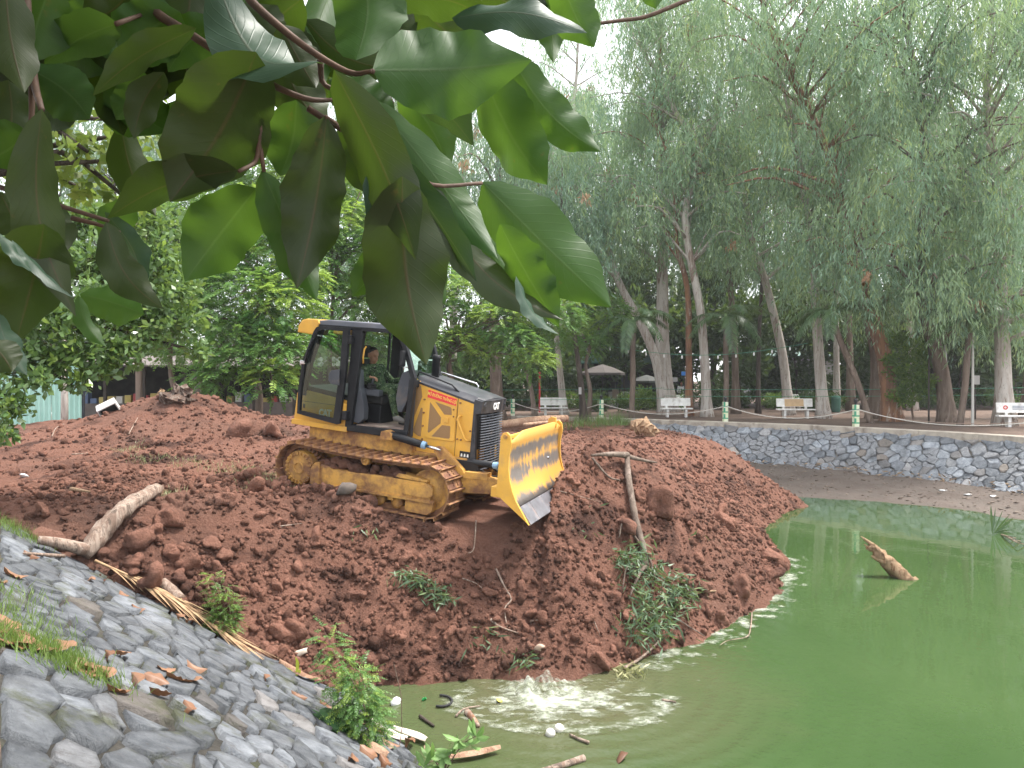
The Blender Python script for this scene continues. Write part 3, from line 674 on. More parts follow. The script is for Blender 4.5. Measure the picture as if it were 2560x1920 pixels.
# near and far side doors (raised panel ring, screens, bolts, handle)
for side in (-1, 1):
    ys_ = lambda o_: side * (HY + o_)
    outer = [(.748, 1.81), (1.22, 1.72), (1.245, 1.69), (1.24, 1.10), (1.215, 1.077), (.78, 1.074), (.75, 1.10)]
    pd = obj('engine_door', prism(bmesh.new(), outer, ys_(.003), ys_(.016), bev=.005), M_YEL, dz)
    for name_, pg in (('screen', [(.545, 1.85), (.585, 1.865), (.618, 1.838), (.647, 1.684), (.53, 1.36), (.519, 1.38)]), ('screen', [(.642, 1.519), (.669, 1.507), (.667, 1.086), (.633, 1.082), (.53, 1.135), (.528, 1.16)])):
        obj(name_, prism(bmesh.new(), pg, ys_(.0), ys_(.006)), M_SCREEN, hood)
    for pg in ([(.797, 1.62), (.82, 1.60), (.997, 1.41), (.995, 1.321), (.81, 1.16), (.79, 1.17)], [(.885, 1.634), (1.14, 1.582), (1.16, 1.56), (1.172, 1.467), (1.05, 1.462)], [(1.022, 1.30), (1.15, 1.302), (1.163, 1.29), (1.165, 1.125), (1.15, 1.112), (.862, 1.112)]):
        obj('screen', prism(bmesh.new(), pg, ys_(.012), ys_(.0185)), M_SCREEN, pd)
    obj('latch', box(1.06, 1.13, min(ys_(.01), ys_(.03)), max(ys_(.01), ys_(.03)), 1.345, 1.42, .006), M_YEL, pd)
    for bx_, bz in [(.505, 1.857), (.48, 1.554), (.461, 1.257), (.695, 1.649), (.695, 1.45), (.695, 1.25), (.697, 1.047), (1.287, 1.123), (1.347, 1.12), (1.489, 1.266), (1.198, 1.551), (1.205, 1.448), (1.297, 1.66)]:
        obj('bolt', lathe(bmesh.new(), [(.013, side * (HY - .002)), (.013, side * (HY + .022)), (.006, side * (HY + .026))], (bx_, 0, bz), n=8), M_SHOE, hood)
    obj('grab_handle', tube(bmesh.new(), [(1.325, side * HY, 1.475), (1.305, side * (HY + .05), 1.46), (1.29, side * (HY + .055), 1.42), (1.42, side * (HY + .055), 1.16), (1.45, side * (HY + .05), 1.13), (1.505, side * HY, 1.125)], .016, 8), M_YEL, hood, True)
    obj('side_seam', box(1.252, 1.258, min(ys_(.0), ys_(.003)), max(ys_(.0), ys_(.003)), .80, 1.73), M_BLK, hood)
# red sticker with lettering on the near side
sl = math.atan2(1.718 - 1.811, 1.242 - .752)
obj('red_sticker', prism(bmesh.new(), [(.755, 1.805), (1.238, 1.712), (1.234, 1.607), (.748, 1.688)], -HY - .0165, -HY - .019), M_RED, dz)
me = text_mesh('MỞ ĐƯỜNG THẮNG LỢI', .062, .0012, .0006); me.materials.append(simple('sticker_letters', (.85, .62, .12), .5))
st = mobj('sticker_lettering', me, dz, (.993, -HY - .0205, 1.702), (R(90), -sl, 0), (.72, 1, 1))
obj('warning_decal', box(1.34, 1.515, -HY - .006, -HY + .002, .856, .955), M_BLK, dz)
dec = bmesh.new()
for k in range(3): prism(dec, [(1.36 + k * .05, .875), (1.39 + k * .05, .875), (1.385 + k * .05, .92), (1.365 + k * .05, .92)], -HY - .007, -HY - .009)
obj('decal_mark', dec, M_WHITE, dz)
# nose: black cap, curved grille bars in a dark recess
bm = prism(bmesh.new(), [(1.515, 1.70), (1.53, 1.74), (1.66, 1.715), (1.635, 1.535), (1.55, 1.515), (1.605, .80), (1.66, .80), (1.675, .70), (1.50, .70)], -.435, -.385, bev=.008)
obj('nose_side', bm, M_HOODTOP, dz)
bm = prism(bmesh.new(), [(1.515, 1.70), (1.53, 1.74), (1.66, 1.715), (1.635, 1.535), (1.55, 1.515), (1.605, .80), (1.66, .80), (1.675, .70), (1.50, .70)], .385, .435, bev=.008)
obj('nose_side', bm, M_HOODTOP, dz)
bm = bmesh.new()                                  # faceted brow above the grille
for yy0, yy1, xa, xb in ((-.39, -.2, 1.625, 1.67), (-.2, .2, 1.67, 1.67), (.2, .39, 1.67, 1.625)):
    lo = 1.535; vs = [bm.verts.new(p) for p in ((xa, yy0, lo), (xb, yy1, lo), (xb + .02, yy1, 1.725), (xa + .02, yy0, 1.725), (1.55, yy0, lo), (1.55, yy1, lo), (1.55, yy1, 1.745), (1.55, yy0, 1.745))]
    for q_ in ((0, 1, 2, 3), (0, 4, 5, 1), (3, 2, 6, 7), (0, 3, 7, 4), (1, 5, 6, 2)): bm.faces.new([vs[i] for i in q_])
bmesh.ops.recalc_face_normals(bm, faces=bm.faces); obj('nose_brow', bm, M_HOODTOP, dz)
obj('radiator', box(1.50, 1.565, -.39, .39, .66, 1.53), M_RUB, dz)
bm = text_mesh('CAT', .135, .004, .006, .92); bm.materials.append(M_WHITE); mobj('front_lettering', bm, dz, (1.685, -.005, 1.625), (R(90), 0, R(90)), (.82, 1, 1))
gr_ = obj('grille_frame', prism(bmesh.new(), [(1.60, .66), (1.60, 1.53), (1.615, 1.53), (1.64, .66)], -.006, .006), M_BLK, dz)
for k in range(21):
    z = .705 + .0395 * k; bm = bmesh.new(); pr = None; xb = 1.655 - (z - .7) * .03
    for i in range(9):
        y = -.385 + .77 * i / 8; x = xb + .028 * (1 - (2 * i / 8 - 1) ** 2); rg = [bm.verts.new(p) for p in ((x, y, z), (x - .012, y, z + .014), (x - .035, y, z + .010), (x - .03, y, z - .002))]
        if pr:
            for j in range(4): bm.faces.new((pr[j], pr[(j + 1) % 4], rg[(j + 1) % 4], rg[j]))
        pr = rg
    obj('grille_bar', bm, M_GREY, dz)
for y in (-.12, .13): obj('grille_stay', box(1.60, 1.645, y - .008, y + .008, .68, 1.53), M_BLK, gr_)
# rails, exhaust
obj('hand_rail', tube(bmesh.new(), [(.50, -.36, 1.97), (.53, -.36, 2.045), (.60, -.36, 2.035), (1.10, -.36, 1.905), (1.23, -.36, 1.80)], .014, 8), M_BLK, dz, True)
obj('hand_rail', tube(bmesh.new(), [(.40, .36, 1.95), (.44, .36, 2.01), (.52, .36, 2.02), (1.15, .36, 1.905), (1.19, .36, 1.87), (1.16, .36, 1.76)], .014, 8), M_CHROME, dz, True)
obj('exhaust_stack', lathe(bmesh.new(), [(.062, 1.9), (.062, 2.24), (.068, 2.25), (.068, 2.31), (.05, 2.31), (.05, 2.0)], (.62, -.02, 0), 'z', 18), M_BLK, dz, True)
# --- rear tank under the door
tank = prism(bmesh.new(), [(-1.575, 1.05), (-1.535, 1.52), (-1.49, 1.60), (-1.30, 1.585), (-.56, 1.50), (-.53, 1.08)], -.60, .60, bev=.02)
tk = obj('fuel_tank', tank, M_YEL, dz)
obj('tank_seam', box(-1.5, -.62, -.602, -.598, 1.405, 1.412), M_BLK, tk)
obj('tank_vent', box(-1.40, -1.36, -.604, -.598, 1.30, 1.37), M_BLK, tk)
obj('tank_skirt', prism(bmesh.new(), [(-1.585, 1.03), (-1.58, 1.11), (-.53, 1.10), (-.53, 1.02)], -.64, -.60, bev=.008), M_YEL, tk)
me = text_mesh('CAT', .15, .002, .008, .92); me.materials.append(M_WHITE); mobj('tank_lettering', me, dz, (-.97, -.6035, 1.262), (R(90), R(-2), 0), (.82, 1, 1))
obj('door_stop', box(-.66, -.56, -.655, -.60, 1.28, 1.46, .02), M_YEL, dz)
# --- cab
CY = .62
cab = obj('cab_floor', prism(bmesh.new(), [(-.56, 1.04), (-.56, 1.13), (.50, 1.17), (.52, 1.06), (.48, 1.03)], -CY, CY, bev=.006), M_BLK, dz)
obj('floor_mat', prism(bmesh.new(), [(-.40, 1.135), (-.40, 1.152), (.44, 1.185), (.44, 1.165)], -.56, .50), simple('dusty_floor', (.27, .20, .17), .9, (.16, .12, .10), 8), cab)
for side in (-1, 1):
    a, b = side * CY, side * (CY - .075)
    obj('rear_pillar', prism(bmesh.new(), [(-1.44, 1.50), (-1.42, 1.72), (-1.36, 2.03), (-1.17, 2.62), (-1.08, 2.64), (-1.28, 2.03), (-1.34, 1.70), (-1.35, 1.50)], a, b, bev=.008), M_BLK, cab)
    obj('middle_pillar', prism(bmesh.new(), [(-.575, 1.05), (-.545, 2.64), (-.37, 2.645), (-.345, 2.50), (-.40, 1.9), (-.465, 1.15), (-.46, 1.05)], a, b, bev=.008), M_BLK, cab)
    obj('front_pillar', prism(bmesh.new(), [(.22, 2.66), (.30, 2.66), (.43, 2.42), (.605, 1.97), (.60, 1.85), (.545, 1.05), (.46, 1.05), (.525, 1.84), (.53, 1.96), (.365, 2.40), (.245, 2.585)], a, b, bev=.008), M_BLK, cab)
    obj('roof_rail', prism(bmesh.new(), [(-1.17, 2.585), (-1.17, 2.645), (.28, 2.66), (.28, 2.60)], a, b, bev=.008), M_BLK, cab)
    obj('sill', prism(bmesh.new(), [(-.56, 1.045), (-.56, 1.125), (.54, 1.165), (.545, 1.06), (.50, 1.035)], side * (CY + .012), side * (CY - .09), bev=.008), M_BLK, cab)
for far in ([(-1.30, 1.70), (-1.10, 2.585), (-.36, 2.592), (-.36, 1.685)], [(-.34, 1.685), (-.34, 2.592), (.25, 2.60), (.535, 1.95), (.50, 1.74)]):
    bm = bmesh.new(); bm.faces.new([bm.verts.new((x, CY - .027, z)) for x, z in far]); obj('far_window', bm, M_GLASS2, cab)
obj('far_panel', prism(bmesh.new(), [(-.56, 1.06), (-.56, 1.70), (.54, 1.78), (.52, 1.08)], CY - .05, CY - .005), M_BLK, cab)
for x in (-.62, -.35): obj('window_bar', box(x - .015, x + .012, CY - .05, CY - .01, 1.68, 2.6), M_BLK, cab)
for x0, z0, x1, z1 in ((-1.40, 1.62, -1.13, 2.60),):      # rear window
    bm = bmesh.new(); bm.faces.new([bm.verts.new(p) for p in ((x0, -.55, z0), (x0, .55, z0), (x1, .55, z1), (x1, -.55, z1))]); obj('rear_window', bm, M_GLASS, cab)
bm = bmesh.new(); bm.faces.new([bm.verts.new(p) for p in ((.56, -.55, 1.92), (.56, .55, 1.92), (.27, .55, 2.6), (.27, -.55, 2.6))]); obj('windscreen', bm, M_GLASS2, cab)
obj('windscreen_sill', box(.48, .585, -.56, .56, 1.82, 1.93, .01), M_BLK, cab)
obj('cowl', prism(bmesh.new(), [(.44, 1.06), (.44, 1.75), (.50, 1.9), (.535, 1.88), (.53, 1.06)], -.5, .56), M_GREY, cab)
obj('rear_wall', prism(bmesh.new(), [(-1.38, 1.5), (-1.36, 1.66), (-.56, 1.58), (-.56, 1.5)], -.58, .58), M_BLK, cab)
for x0, x1 in ((-.06, -.03),): pass
roof = obj('cab_roof', prism(bmesh.new(), [(-1.25, 2.625), (-1.22, 2.70), (-1.0, 2.725), (.0, 2.73), (.26, 2.70), (.30, 2.64), (.28, 2.615)], -.60, .60, bev=.02), M_ROOF, dz)
for side in (-1, 1):
    obj('roof_cap', prism(bmesh.new(), [(-1.57, 2.49), (-1.555, 2.60), (-1.49, 2.69), (-1.40, 2.715), (-1.19, 2.72), (-1.16, 2.66), (-1.235, 2.47)], side * .63, side * .30, bev=.02), M_YEL, roof)
    obj('roof_cap', prism(bmesh.new(), [(.20, 2.735), (.335, 2.725), (.35, 2.62), (.24, 2.615)], side * .635, side * .42, bev=.015), M_YEL, roof)
    obj('work_light', box(-1.58, -1.545, side * .47 - .06, side * .47 + .06, 2.53, 2.62, .01), M_CHROME, roof)
for o_ in [cab, roof] + list(cab.children) + list(roof.children):      # the cab narrows in plan towards its far front corner
    for v_ in o_.data.vertices:
        if v_.co.y > .15 and v_.co.x > -.35: v_.co.y -= (v_.co.x + .35) * .40
# open door folded back along the tank
DY = -.685
dout = [(-1.425, 1.215), (-1.43, 1.60), (-1.385, 2.03), (-1.20, 2.52), (-1.15, 2.595), (-1.07, 2.62), (-.545, 2.625), (-.555, 2.0), (-.60, 1.42), (-.615, 1.15), (-.66, 1.13)]
din = [(-1.375, 1.265), (-1.375, 1.60), (-1.325, 2.02), (-1.155, 2.48), (-1.115, 2.54), (-1.05, 2.565), (-.655, 2.57), (-.665, 2.0), (-.715, 1.44), (-.735, 1.225), (-.76, 1.215)]
door = obj('cab_door', frame(bmesh.new(), dout, din, DY - .025, DY + .025), M_BLK, dz)
obj('door_glass', prism(bmesh.new(), inset2d(din, -.012), DY - .003, DY + .003), M_GLASS, door)
obj('door_pad', prism(bmesh.new(), [(-.845, 1.80), (-.84, 1.90), (-.80, 1.955), (-.655, 1.985), (-.645, 1.74), (-.79, 1.745)], DY - .06, DY - .028, bev=.012), M_GREY, door)
obj('door_latch', tube(bmesh.new(), [(-1.30, DY - .05, 2.03), (-1.255, DY - .055, 2.25), (-1.19, DY - .05, 2.42)], .018, 8), M_BLK, door, True)
obj('latch_bracket', box(-1.40, -1.30, DY - .06, DY - .02, 2.0, 2.06, .01), M_CHROME, door)
for z in (1.28, 2.45):
    obj('hinge', box(-.585, -.50, DY - .02, -CY - .002, z - .07, z + .07, .012), M_BLK, door)
# mirror at the front pillar and yellow grab bar
obj('mirror', box(.38, .43, -.72, -.60, 2.12, 2.36, .02), M_BLK, dz)
obj('grab_bar', tube(bmesh.new(), [(-.37, -.53, 2.10), (-.365, -.55, 2.2), (-.35, -.55, 2.32), (-.34, -.52, 2.36)], .014, 8), M_YEL, dz, True)
# seat, consoles, levers
seat = obj('seat', box(-.66, -.14, -.28, .24, 1.46, 1.60, .04), M_RUB, dz, True)
obj('backrest', prism(bmesh.new(), [(-.66, 1.56), (-.74, 2.0), (-.72, 2.12), (-.64, 2.14), (-.60, 2.0), (-.53, 1.6)], -.26, .22, bev=.03), M_RUB, seat)
obj('headrest', box(-.73, -.65, -.14, .1, 2.16, 2.36, .03), M_RUB, seat)
obj('seat_base', box(-.58, -.2, -.22, .18, 1.15, 1.47, .02), M_BLK, seat)
obj('side_console', prism(bmesh.new(), [(-.455, 1.98), (-.425, 2.0), (-.39, 1.72), (-.355, 1.65), (-.29, 1.40), (-.29, 1.24), (-.38, 1.165), (-.50, 1.18), (-.50, 1.66)], -.55, -.42, bev=.012), M_GREY, dz)
obj('armrest', box(-.50, -.12, -.42, -.30, 1.60, 1.70, .02), M_GREY, dz)
boot = bmesh.new(); lathe(boot, [(.075, 1.70), (.08, 1.715), (.06, 1.725), (.075, 1.745), (.055, 1.755), (.068, 1.775), (.03, 1.79)], (-.30, -.36, 0), 'z', 16); obj('lever_boot', boot, M_RUB, dz)
obj('control_lever', tube(bmesh.new(), [(-.30, -.36, 1.77), (-.285, -.36, 1.83), (-.27, -.35, 1.87)], [.012, .02, .026], 8), M_GREY, dz, True)
obj('armrest', box(-.42, -.06, .24, .36, 1.58, 1.68, .02), M_GREY, dz)
obj('control_lever', tube(bmesh.new(), [(-.06, .28, 1.66), (-.03, .27, 1.76), (-.02, .26, 1.82)], [.012, .02, .026], 8), M_GREY, dz, True)
obj('dashboard', prism(bmesh.new(), [(.24, 1.62), (.27, 1.86), (.33, 2.02), (.42, 2.06), (.47, 1.95), (.44, 1.60), (.36, 1.42), (.29, 1.42)], -.52, -.10, bev=.015), M_GREY, dz)
obj('dash_handle', tube(bmesh.new(), [(.33, -.50, 2.03), (.35, -.52, 2.10), (.42, -.52, 2.11), (.44, -.50, 2.05)], .011, 6), M_CHROME, dz, True)
obj('pedal', box(.12, .30, -.20, -.06, 1.185, 1.225, .01), M_RUB, dz)
# --- lift and angle cylinders, push frame, blade
def cylinder(p0, p1, r0, side):
    p0, p1 = Vector(p0), Vector(p1); L = lambda k: p0.lerp(p1, k)
    c_ = obj('hydraulic_cylinder', tube(bmesh.new(), [L(0), L(.02), L(.62), L(.625)], [r0 * .8, r0, r0, r0 * .85], 16), M_BLK, dz, True)
    obj('gland', tube(bmesh.new(), [L(.625), L(.63), L(.70), L(.705)], [r0 * .9, r0 * 1.02, r0 * .98, r0 * .7], 12), M_BLUE, c_)
    obj('rod', tube(bmesh.new(), [L(.70), L(1)], r0 * .42, 12), M_CHROME, c_, True)
for s in (-1, 1):
    cylinder((.30, s * .70, 1.09), (1.12, s * .60, .95), .058, s)
    obj('cylinder_lug', prism(bmesh.new(), [(.16, 1.0), (.18, 1.13), (.26, 1.16), (.36, 1.12), (.37, 1.02)], s * .78, s * .62, bev=.012), M_YELD, dz)
    obj('frame_lug', prism(bmesh.new(), [(1.0, .93), (1.04, 1.0), (1.14, 1.0), (1.50, .72), (1.60, .55), (1.30, .50)], s * .62, s * .53, bev=.01), M_YELD, dz)
    cylinder((1.26, s * .40, .80), (2.36, s * .62, .86), .05, s)
    obj('push_arm', prism(bmesh.new(), [(.70, .36), (.70, .52), (1.50, .625), (1.905, .665), (2.14, .655), (2.24, .50), (2.16, .455), (1.60, .39)], s * .62, s * .50, bev=.008), M_YELD, dz)
    obj('arm_doubler', prism(bmesh.new(), [(1.52, .60), (1.54, .70), (1.90, .72), (1.91, .62)], s * .63, s * .49, bev=.006), M_YELD, dz)
obj('cross_member', box(2.06, 2.28, -.64, .64, .44, .66, .02), M_YELD, dz)
obj('cylinder_guard', box(1.24, 1.70, -.52, -.44, .70, .84, .01), M_BLK, dz)
for s in (-.2, .15):
    obj('hydraulic_hose', tube(bmesh.new(), [(1.62, s - .1, .70), (1.85, s - .2, .64), (2.1, s - .2, .66), (2.3, s - .1, .78)], .018, 8), M_RUB, dz, True)
# blade: curved mouldboard from near end (y=-1.2) to far end (y=1.2), slightly angled
prof = [(2.43, 1.40), (2.415, 1.25), (2.41, 1.10), (2.42, .95), (2.45, .80), (2.50, .66), (2.565, .54), (2.64, .44)]
xo = lambda y: -.05 * (y + 1.2)
bm = bmesh.new(); N = 16; F_ = []; B_ = []
for i in range(N + 1):
    y = -1.18 + 2.36 * i / N; fr_ = []; bk = []
    cut = np.interp(y, [-1.18, -.62, .95, 1.18], [1.265, 1.40, 1.385, 1.30])
    for (x, z) in prof: zz = min(z, cut); fr_.append(bm.verts.new((x + xo(y), y, zz))); bk.append(bm.verts.new((x - .035 + xo(y), y, zz)))
    F_.append(fr_); B_.append(bk)
for i in range(N):
    for k in range(len(prof) - 1):
        bm.faces.new((F_[i][k], F_[i + 1][k], F_[i + 1][k + 1], F_[i][k + 1])); bm.faces.new((B_[i + 1][k], B_[i][k], B_[i][k + 1], B_[i + 1][k + 1]))
    bm.faces.new((B_[i][0], B_[i + 1][0], F_[i + 1][0], F_[i][0])); bm.faces.new((F_[i][-1], F_[i + 1][-1], B_[i + 1][-1], B_[i][-1]))
bmesh.ops.remove_doubles(bm, verts=bm.verts, dist=1e-5); bmesh.ops.recalc_face_normals(bm, faces=bm.faces)
blade = obj('blade', bm, M_BLADE, dz, True)
for y0, y1 in ((-1.18, -.80), (-.795, .0), (.005, .795), (.80, 1.18)):
    bm = bmesh.new(); vs = []
    for y in (y0, y1):
        vs.append([bm.verts.new(p) for p in ((2.635 + xo(y), y, .455), (2.655 + xo(y), y, .465), (2.83 + xo(y), y, .26), (2.81 + xo(y), y, .235))])
    a, b = vs
    for k in range(4): bm.faces.new((a[k], a[(k + 1) % 4], b[(k + 1) % 4], b[k]))
    bm.faces.new(a); bm.faces.new(b[::-1]); bmesh.ops.recalc_face_normals(bm, faces=bm.faces); obj('cutting_edge', bm, M_STEEL, blade)
endp = [(2.31, .60), (2.315, 1.36), (2.345, 1.42), (2.40, 1.435), (2.45, 1.40), (2.475, 1.30), (2.455, 1.12), (2.46, .95), (2.49, .80), (2.54, .66), (2.60, .54), (2.68, .43), (2.81, .25), (2.70, .33), (2.40, .53)]
obj('end_plate', prism(bmesh.new(), endp, -1.215, -1.18, bev=.004), M_YEL, blade)
obj('end_plate', prism(bmesh.new(), [(x - .12, z - .05) for x, z in endp], 1.18, 1.215, bev=.004), M_YEL, blade)
obj('lug_pin', lathe(bmesh.new(), [(.03, -1.235), (.03, -1.17)], (2.385, 0, 1.375), n=12), M_YELD, blade)
obj('top_lug', prism(bmesh.new(), [(2.18, 1.25), (2.19, 1.42), (2.24, 1.46), (2.31, 1.45), (2.34, 1.30)], .93, .97, bev=.004), M_YEL, blade)
obj('brace_bar', bx(bmesh.new(), 2.335, 2.375, -1.15, .05, 1.33, 1.375, .004, Matrix.Rotation(R(2.4), 3, 'Z')), M_YEL, blade)
obj('back_rib', prism(bmesh.new(), [(2.16, .50), (2.24, 1.15), (2.33, 1.18), (2.345, .9), (2.43, .60), (2.38, .46)], -.50, -.44), M_YEL, blade)
obj('back_rib', prism(bmesh.new(), [(2.13, .50), (2.21, 1.15), (2.285, 1.18), (2.295, .9), (2.38, .60), (2.33, .46)], .44, .50), M_YEL, blade)
obj('back_beam', box(2.18, 2.34, -1.1, 1.1, .52, .66, .01), M_YEL, blade)
# ---------------- foliage ----------------
ORD = ['first', 'second', 'third', 'fourth', 'fifth', 'sixth', 'seventh', 'eighth', 'ninth', 'tenth', 'eleventh', 'twelfth', 'thirteenth', 'fourteenth', 'fifteenth', 'sixteenth', 'seventeenth', 'eighteenth', 'nineteenth', 'twentieth']
def name_row(objs, keys, tail):
    """labels that count members of a row from the nearer end of the picture"""
    od = sorted(range(len(objs)), key=lambda i: keys[i]); n = len(od)
    for j, i in enumerate(od): objs[i]['label'] = ('leftmost' if j == 0 else 'rightmost' if j == n - 1 else ORD[j] + ' from the left' if j < n / 2 else ORD[n - 1 - j] + ' from the right') + ' ' + tail
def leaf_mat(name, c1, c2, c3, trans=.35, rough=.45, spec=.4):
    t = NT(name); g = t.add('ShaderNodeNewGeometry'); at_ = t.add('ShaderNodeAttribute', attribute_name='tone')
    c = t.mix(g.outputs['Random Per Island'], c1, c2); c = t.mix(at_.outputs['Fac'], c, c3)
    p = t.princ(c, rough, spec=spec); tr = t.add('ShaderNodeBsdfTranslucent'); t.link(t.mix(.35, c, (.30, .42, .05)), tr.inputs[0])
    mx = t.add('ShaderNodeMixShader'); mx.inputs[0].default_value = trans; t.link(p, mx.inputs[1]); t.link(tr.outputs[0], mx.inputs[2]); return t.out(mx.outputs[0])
M_EUC = leaf_mat('eucalyptus_leaf', (.125, .235, .165), (.265, .410, .305), (.40, .48, .18), .45)
M_EUCD = leaf_mat('eucalyptus_leaf_far', (.105, .195, .150), (.20, .315, .255), (.25, .34, .16), .45)
M_DEAD = leaf_mat('dead_leaf_cluster', (.24, .12, .06), (.36, .19, .11), (.4, .25, .15), .2)
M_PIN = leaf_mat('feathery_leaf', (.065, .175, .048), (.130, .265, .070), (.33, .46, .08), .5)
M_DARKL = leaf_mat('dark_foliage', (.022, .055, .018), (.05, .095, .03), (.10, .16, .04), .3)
M_GLOSS = leaf_mat('glossy_leaf', (.075, .150, .050), (.140, .230, .080), (.24, .34, .07), .35, .30, .6)
M_PALM = leaf_mat('palm_leaflet', (.035, .085, .030), (.075, .14, .05), (.13, .2, .07), .3, .35, .55)
M_BUSH = leaf_mat('bush_leaf', (.05, .115, .025), (.10, .18, .04), (.2, .3, .05), .4)
def bark(name, c1, c2, c3, s=1.0):
    t = NT(name); v = t.coord(); mp = t.add('ShaderNodeMapping'); mp.inputs['Scale'].default_value = (s * 3.0, s * 3.0, s * .45); t.link(v, mp.inputs['Vector'])
    n = t.noise(1.6, 7, .65, mp.outputs[0], .6); c = t.mix(t.ramp(n, .44, .56), c1, c2); c = t.mix(t.ramp(t.noise(.8, 7, .7, mp.outputs[0], 1.4), .55, .59), c, c3); c = t.mix(t.ramp(t.noise(3.5, 4, .6, mp.outputs[0], 2.0), .60, .66, 0, .7), c, tuple(k * .45 for k in c3))
    return t.out(t.princ(c, .85, spec=.25, normal=t.bump(t.noise(6, 7, .7, mp.outputs[0], .5), .8, .05)))
M_BARK_P = bark('pale_bark', (.50, .46, .42), (.38, .33, .29), (.22, .16, .125))
M_BARK_R = bark('red_bark', (.30, .155, .085), (.19, .10, .065), (.38, .30, .24))
M_BARK_B = bark('brown_bark', (.19, .145, .115), (.13, .095, .075), (.26, .20, .165))
M_BARK_D = bark('dark_bark', (.085, .066, .052), (.055, .043, .035), (.12, .095, .08), 2)
M_TWIG = simple('twig', (.19, .13, .10), .85, (.12, .08, .06), 9)

def leaves_mesh(name, B, D, S, L, W, mat, tone=None, fold=.12, mid=.42):
    """pointed leaves as folded quads: base B, direction D, side S"""
    n = len(B); N = np.cross(D, S); L = L[:, None]; W = W[:, None] / 2
    m = B + D * L * mid + N * W * fold * 2
    V = np.stack([B, m + S * W, B + D * L, m - S * W], 1).reshape(-1, 3)
    F = np.arange(4 * n).reshape(n, 4); at_ = {'tone': np.repeat(tone if tone is not None else np.zeros(n), 4)}
    return npmesh(name, V, F, mat, False, at_)
def unit(a): return a / np.maximum(np.linalg.norm(a, axis=-1, keepdims=True), 1e-9)
def rside(D, r):
    s = np.cross(D, unit(r.normal(size=D.shape))); return unit(s)
def in_ball(n, r):
    v = unit(r.normal(size=(n, 3))); return v * (r.random((n, 1)) ** (1 / 3))
def droop_crown(clumps, r, strands, per, slen, ll, lw, mat, tone_p=.15):
    """weeping foliage: leaves hanging on strands that trail down from each clump (x,y,z,rx,rz)"""
    Bs, Ds, Ls, Ws, Ts = [], [], [], [], []
    for (x, y, z, rx, rz) in clumps:
        ns = max(4, int(strands * (rx ** 1.6))); O = in_ball(ns, r) * (rx, rx, rz) + (x, y, z)
        dirn = unit(np.stack([r.normal(0, .28, ns), r.normal(0, .28, ns), -np.ones(ns)], 1)); ln = slen * (.45 + .9 * r.random(ns))
        tt = r.random((ns, per)); P = O[:, None, :] + dirn[:, None, :] * (tt * ln[:, None])[..., None] + r.normal(0, .05, (ns, per, 3))
        D = unit(dirn[:, None, :] * 1.0 + r.normal(0, .42, (ns, per, 3)) + (0, 0, -.35))
        tb_ = .30 * r.random() ** 2; tone = np.where(r.random(ns) < tone_p, .35 + .5 * r.random(ns), tb_ + .12 * r.random(ns)); tone = np.repeat(tone[:, None], per, 1)
        if r.random() < .12: tone = np.maximum(tone, .45 * r.random())
        Bs.append(P.reshape(-1, 3)); Ds.append(D.reshape(-1, 3)); Ls.append(ll * (.6 + .8 * r.random(ns * per))); Ws.append(lw * (.7 + .6 * r.random(ns * per))); Ts.append(tone.ravel())
    B, D, L, W, T = map(np.concatenate, (Bs, Ds, Ls, Ws, Ts))
    return leaves_mesh('crown', B, D, rside(D, r), L, W, mat, T)
def pinnate_crown(blobs, r, fronds, flen, pairs, ll, lw, mat, bright=.3, droop=.55):
    """compound leaves set on the outside of each blob (x,y,z,rx,rz)"""
    Bs, Ds, Ss, Ls, Ws, Ts = [], [], [], [], [], []
    for (x, y, z, rx, rz) in blobs:
        nf = max(6, int(fronds * rx ** 2)); d = unit(r.normal(size=(nf, 3)) + (0, 0, .35)); O = d * (rx, rx, rz) * (.55 + .45 * r.random((nf, 1)) ** .5) + (x, y, z)
        hd = unit(np.stack([d[:, 0] + r.normal(0, .35, nf), d[:, 1] + r.normal(0, .35, nf), .35 * d[:, 2] - .05 + r.normal(0, .2, nf)], 1))
        sd = unit(np.cross(hd, (0, 0, 1.0)) + r.normal(0, .15, (nf, 3))); up = np.cross(sd, hd); fl = flen * (.7 + .6 * r.random(nf))
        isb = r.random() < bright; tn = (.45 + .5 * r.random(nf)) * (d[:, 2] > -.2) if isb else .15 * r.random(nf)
        for k in range(pairs):
            u = (k + .6) / pairs; P = O + hd * (fl * u)[:, None] - np.array((0, 0, 1.0)) * (fl * droop * u * u * .7)[:, None]
            for s in (-1, 1):
                D = unit(sd * s * (1.0 - .25 * u) + hd * (.45 + .5 * u) - np.array((0, 0, .30 + .25 * u)) + r.normal(0, .12, (nf, 3)))
                Bs.append(P); Ds.append(D); Ss.append(unit(np.cross(D, up + r.normal(0, .3, (nf, 3))))); sc = math.sin(math.pi * (.18 + .72 * u)) ** .6
                Ls.append(ll * sc * (.8 + .4 * r.random(nf))); Ws.append(lw * sc * (.8 + .4 * r.random(nf))); Ts.append(tn)
    B, D, S, L, W, T = map(np.concatenate, (Bs, Ds, Ss, Ls, Ws, Ts))
    return leaves_mesh('crown', B, D, S, L, W, mat, T)
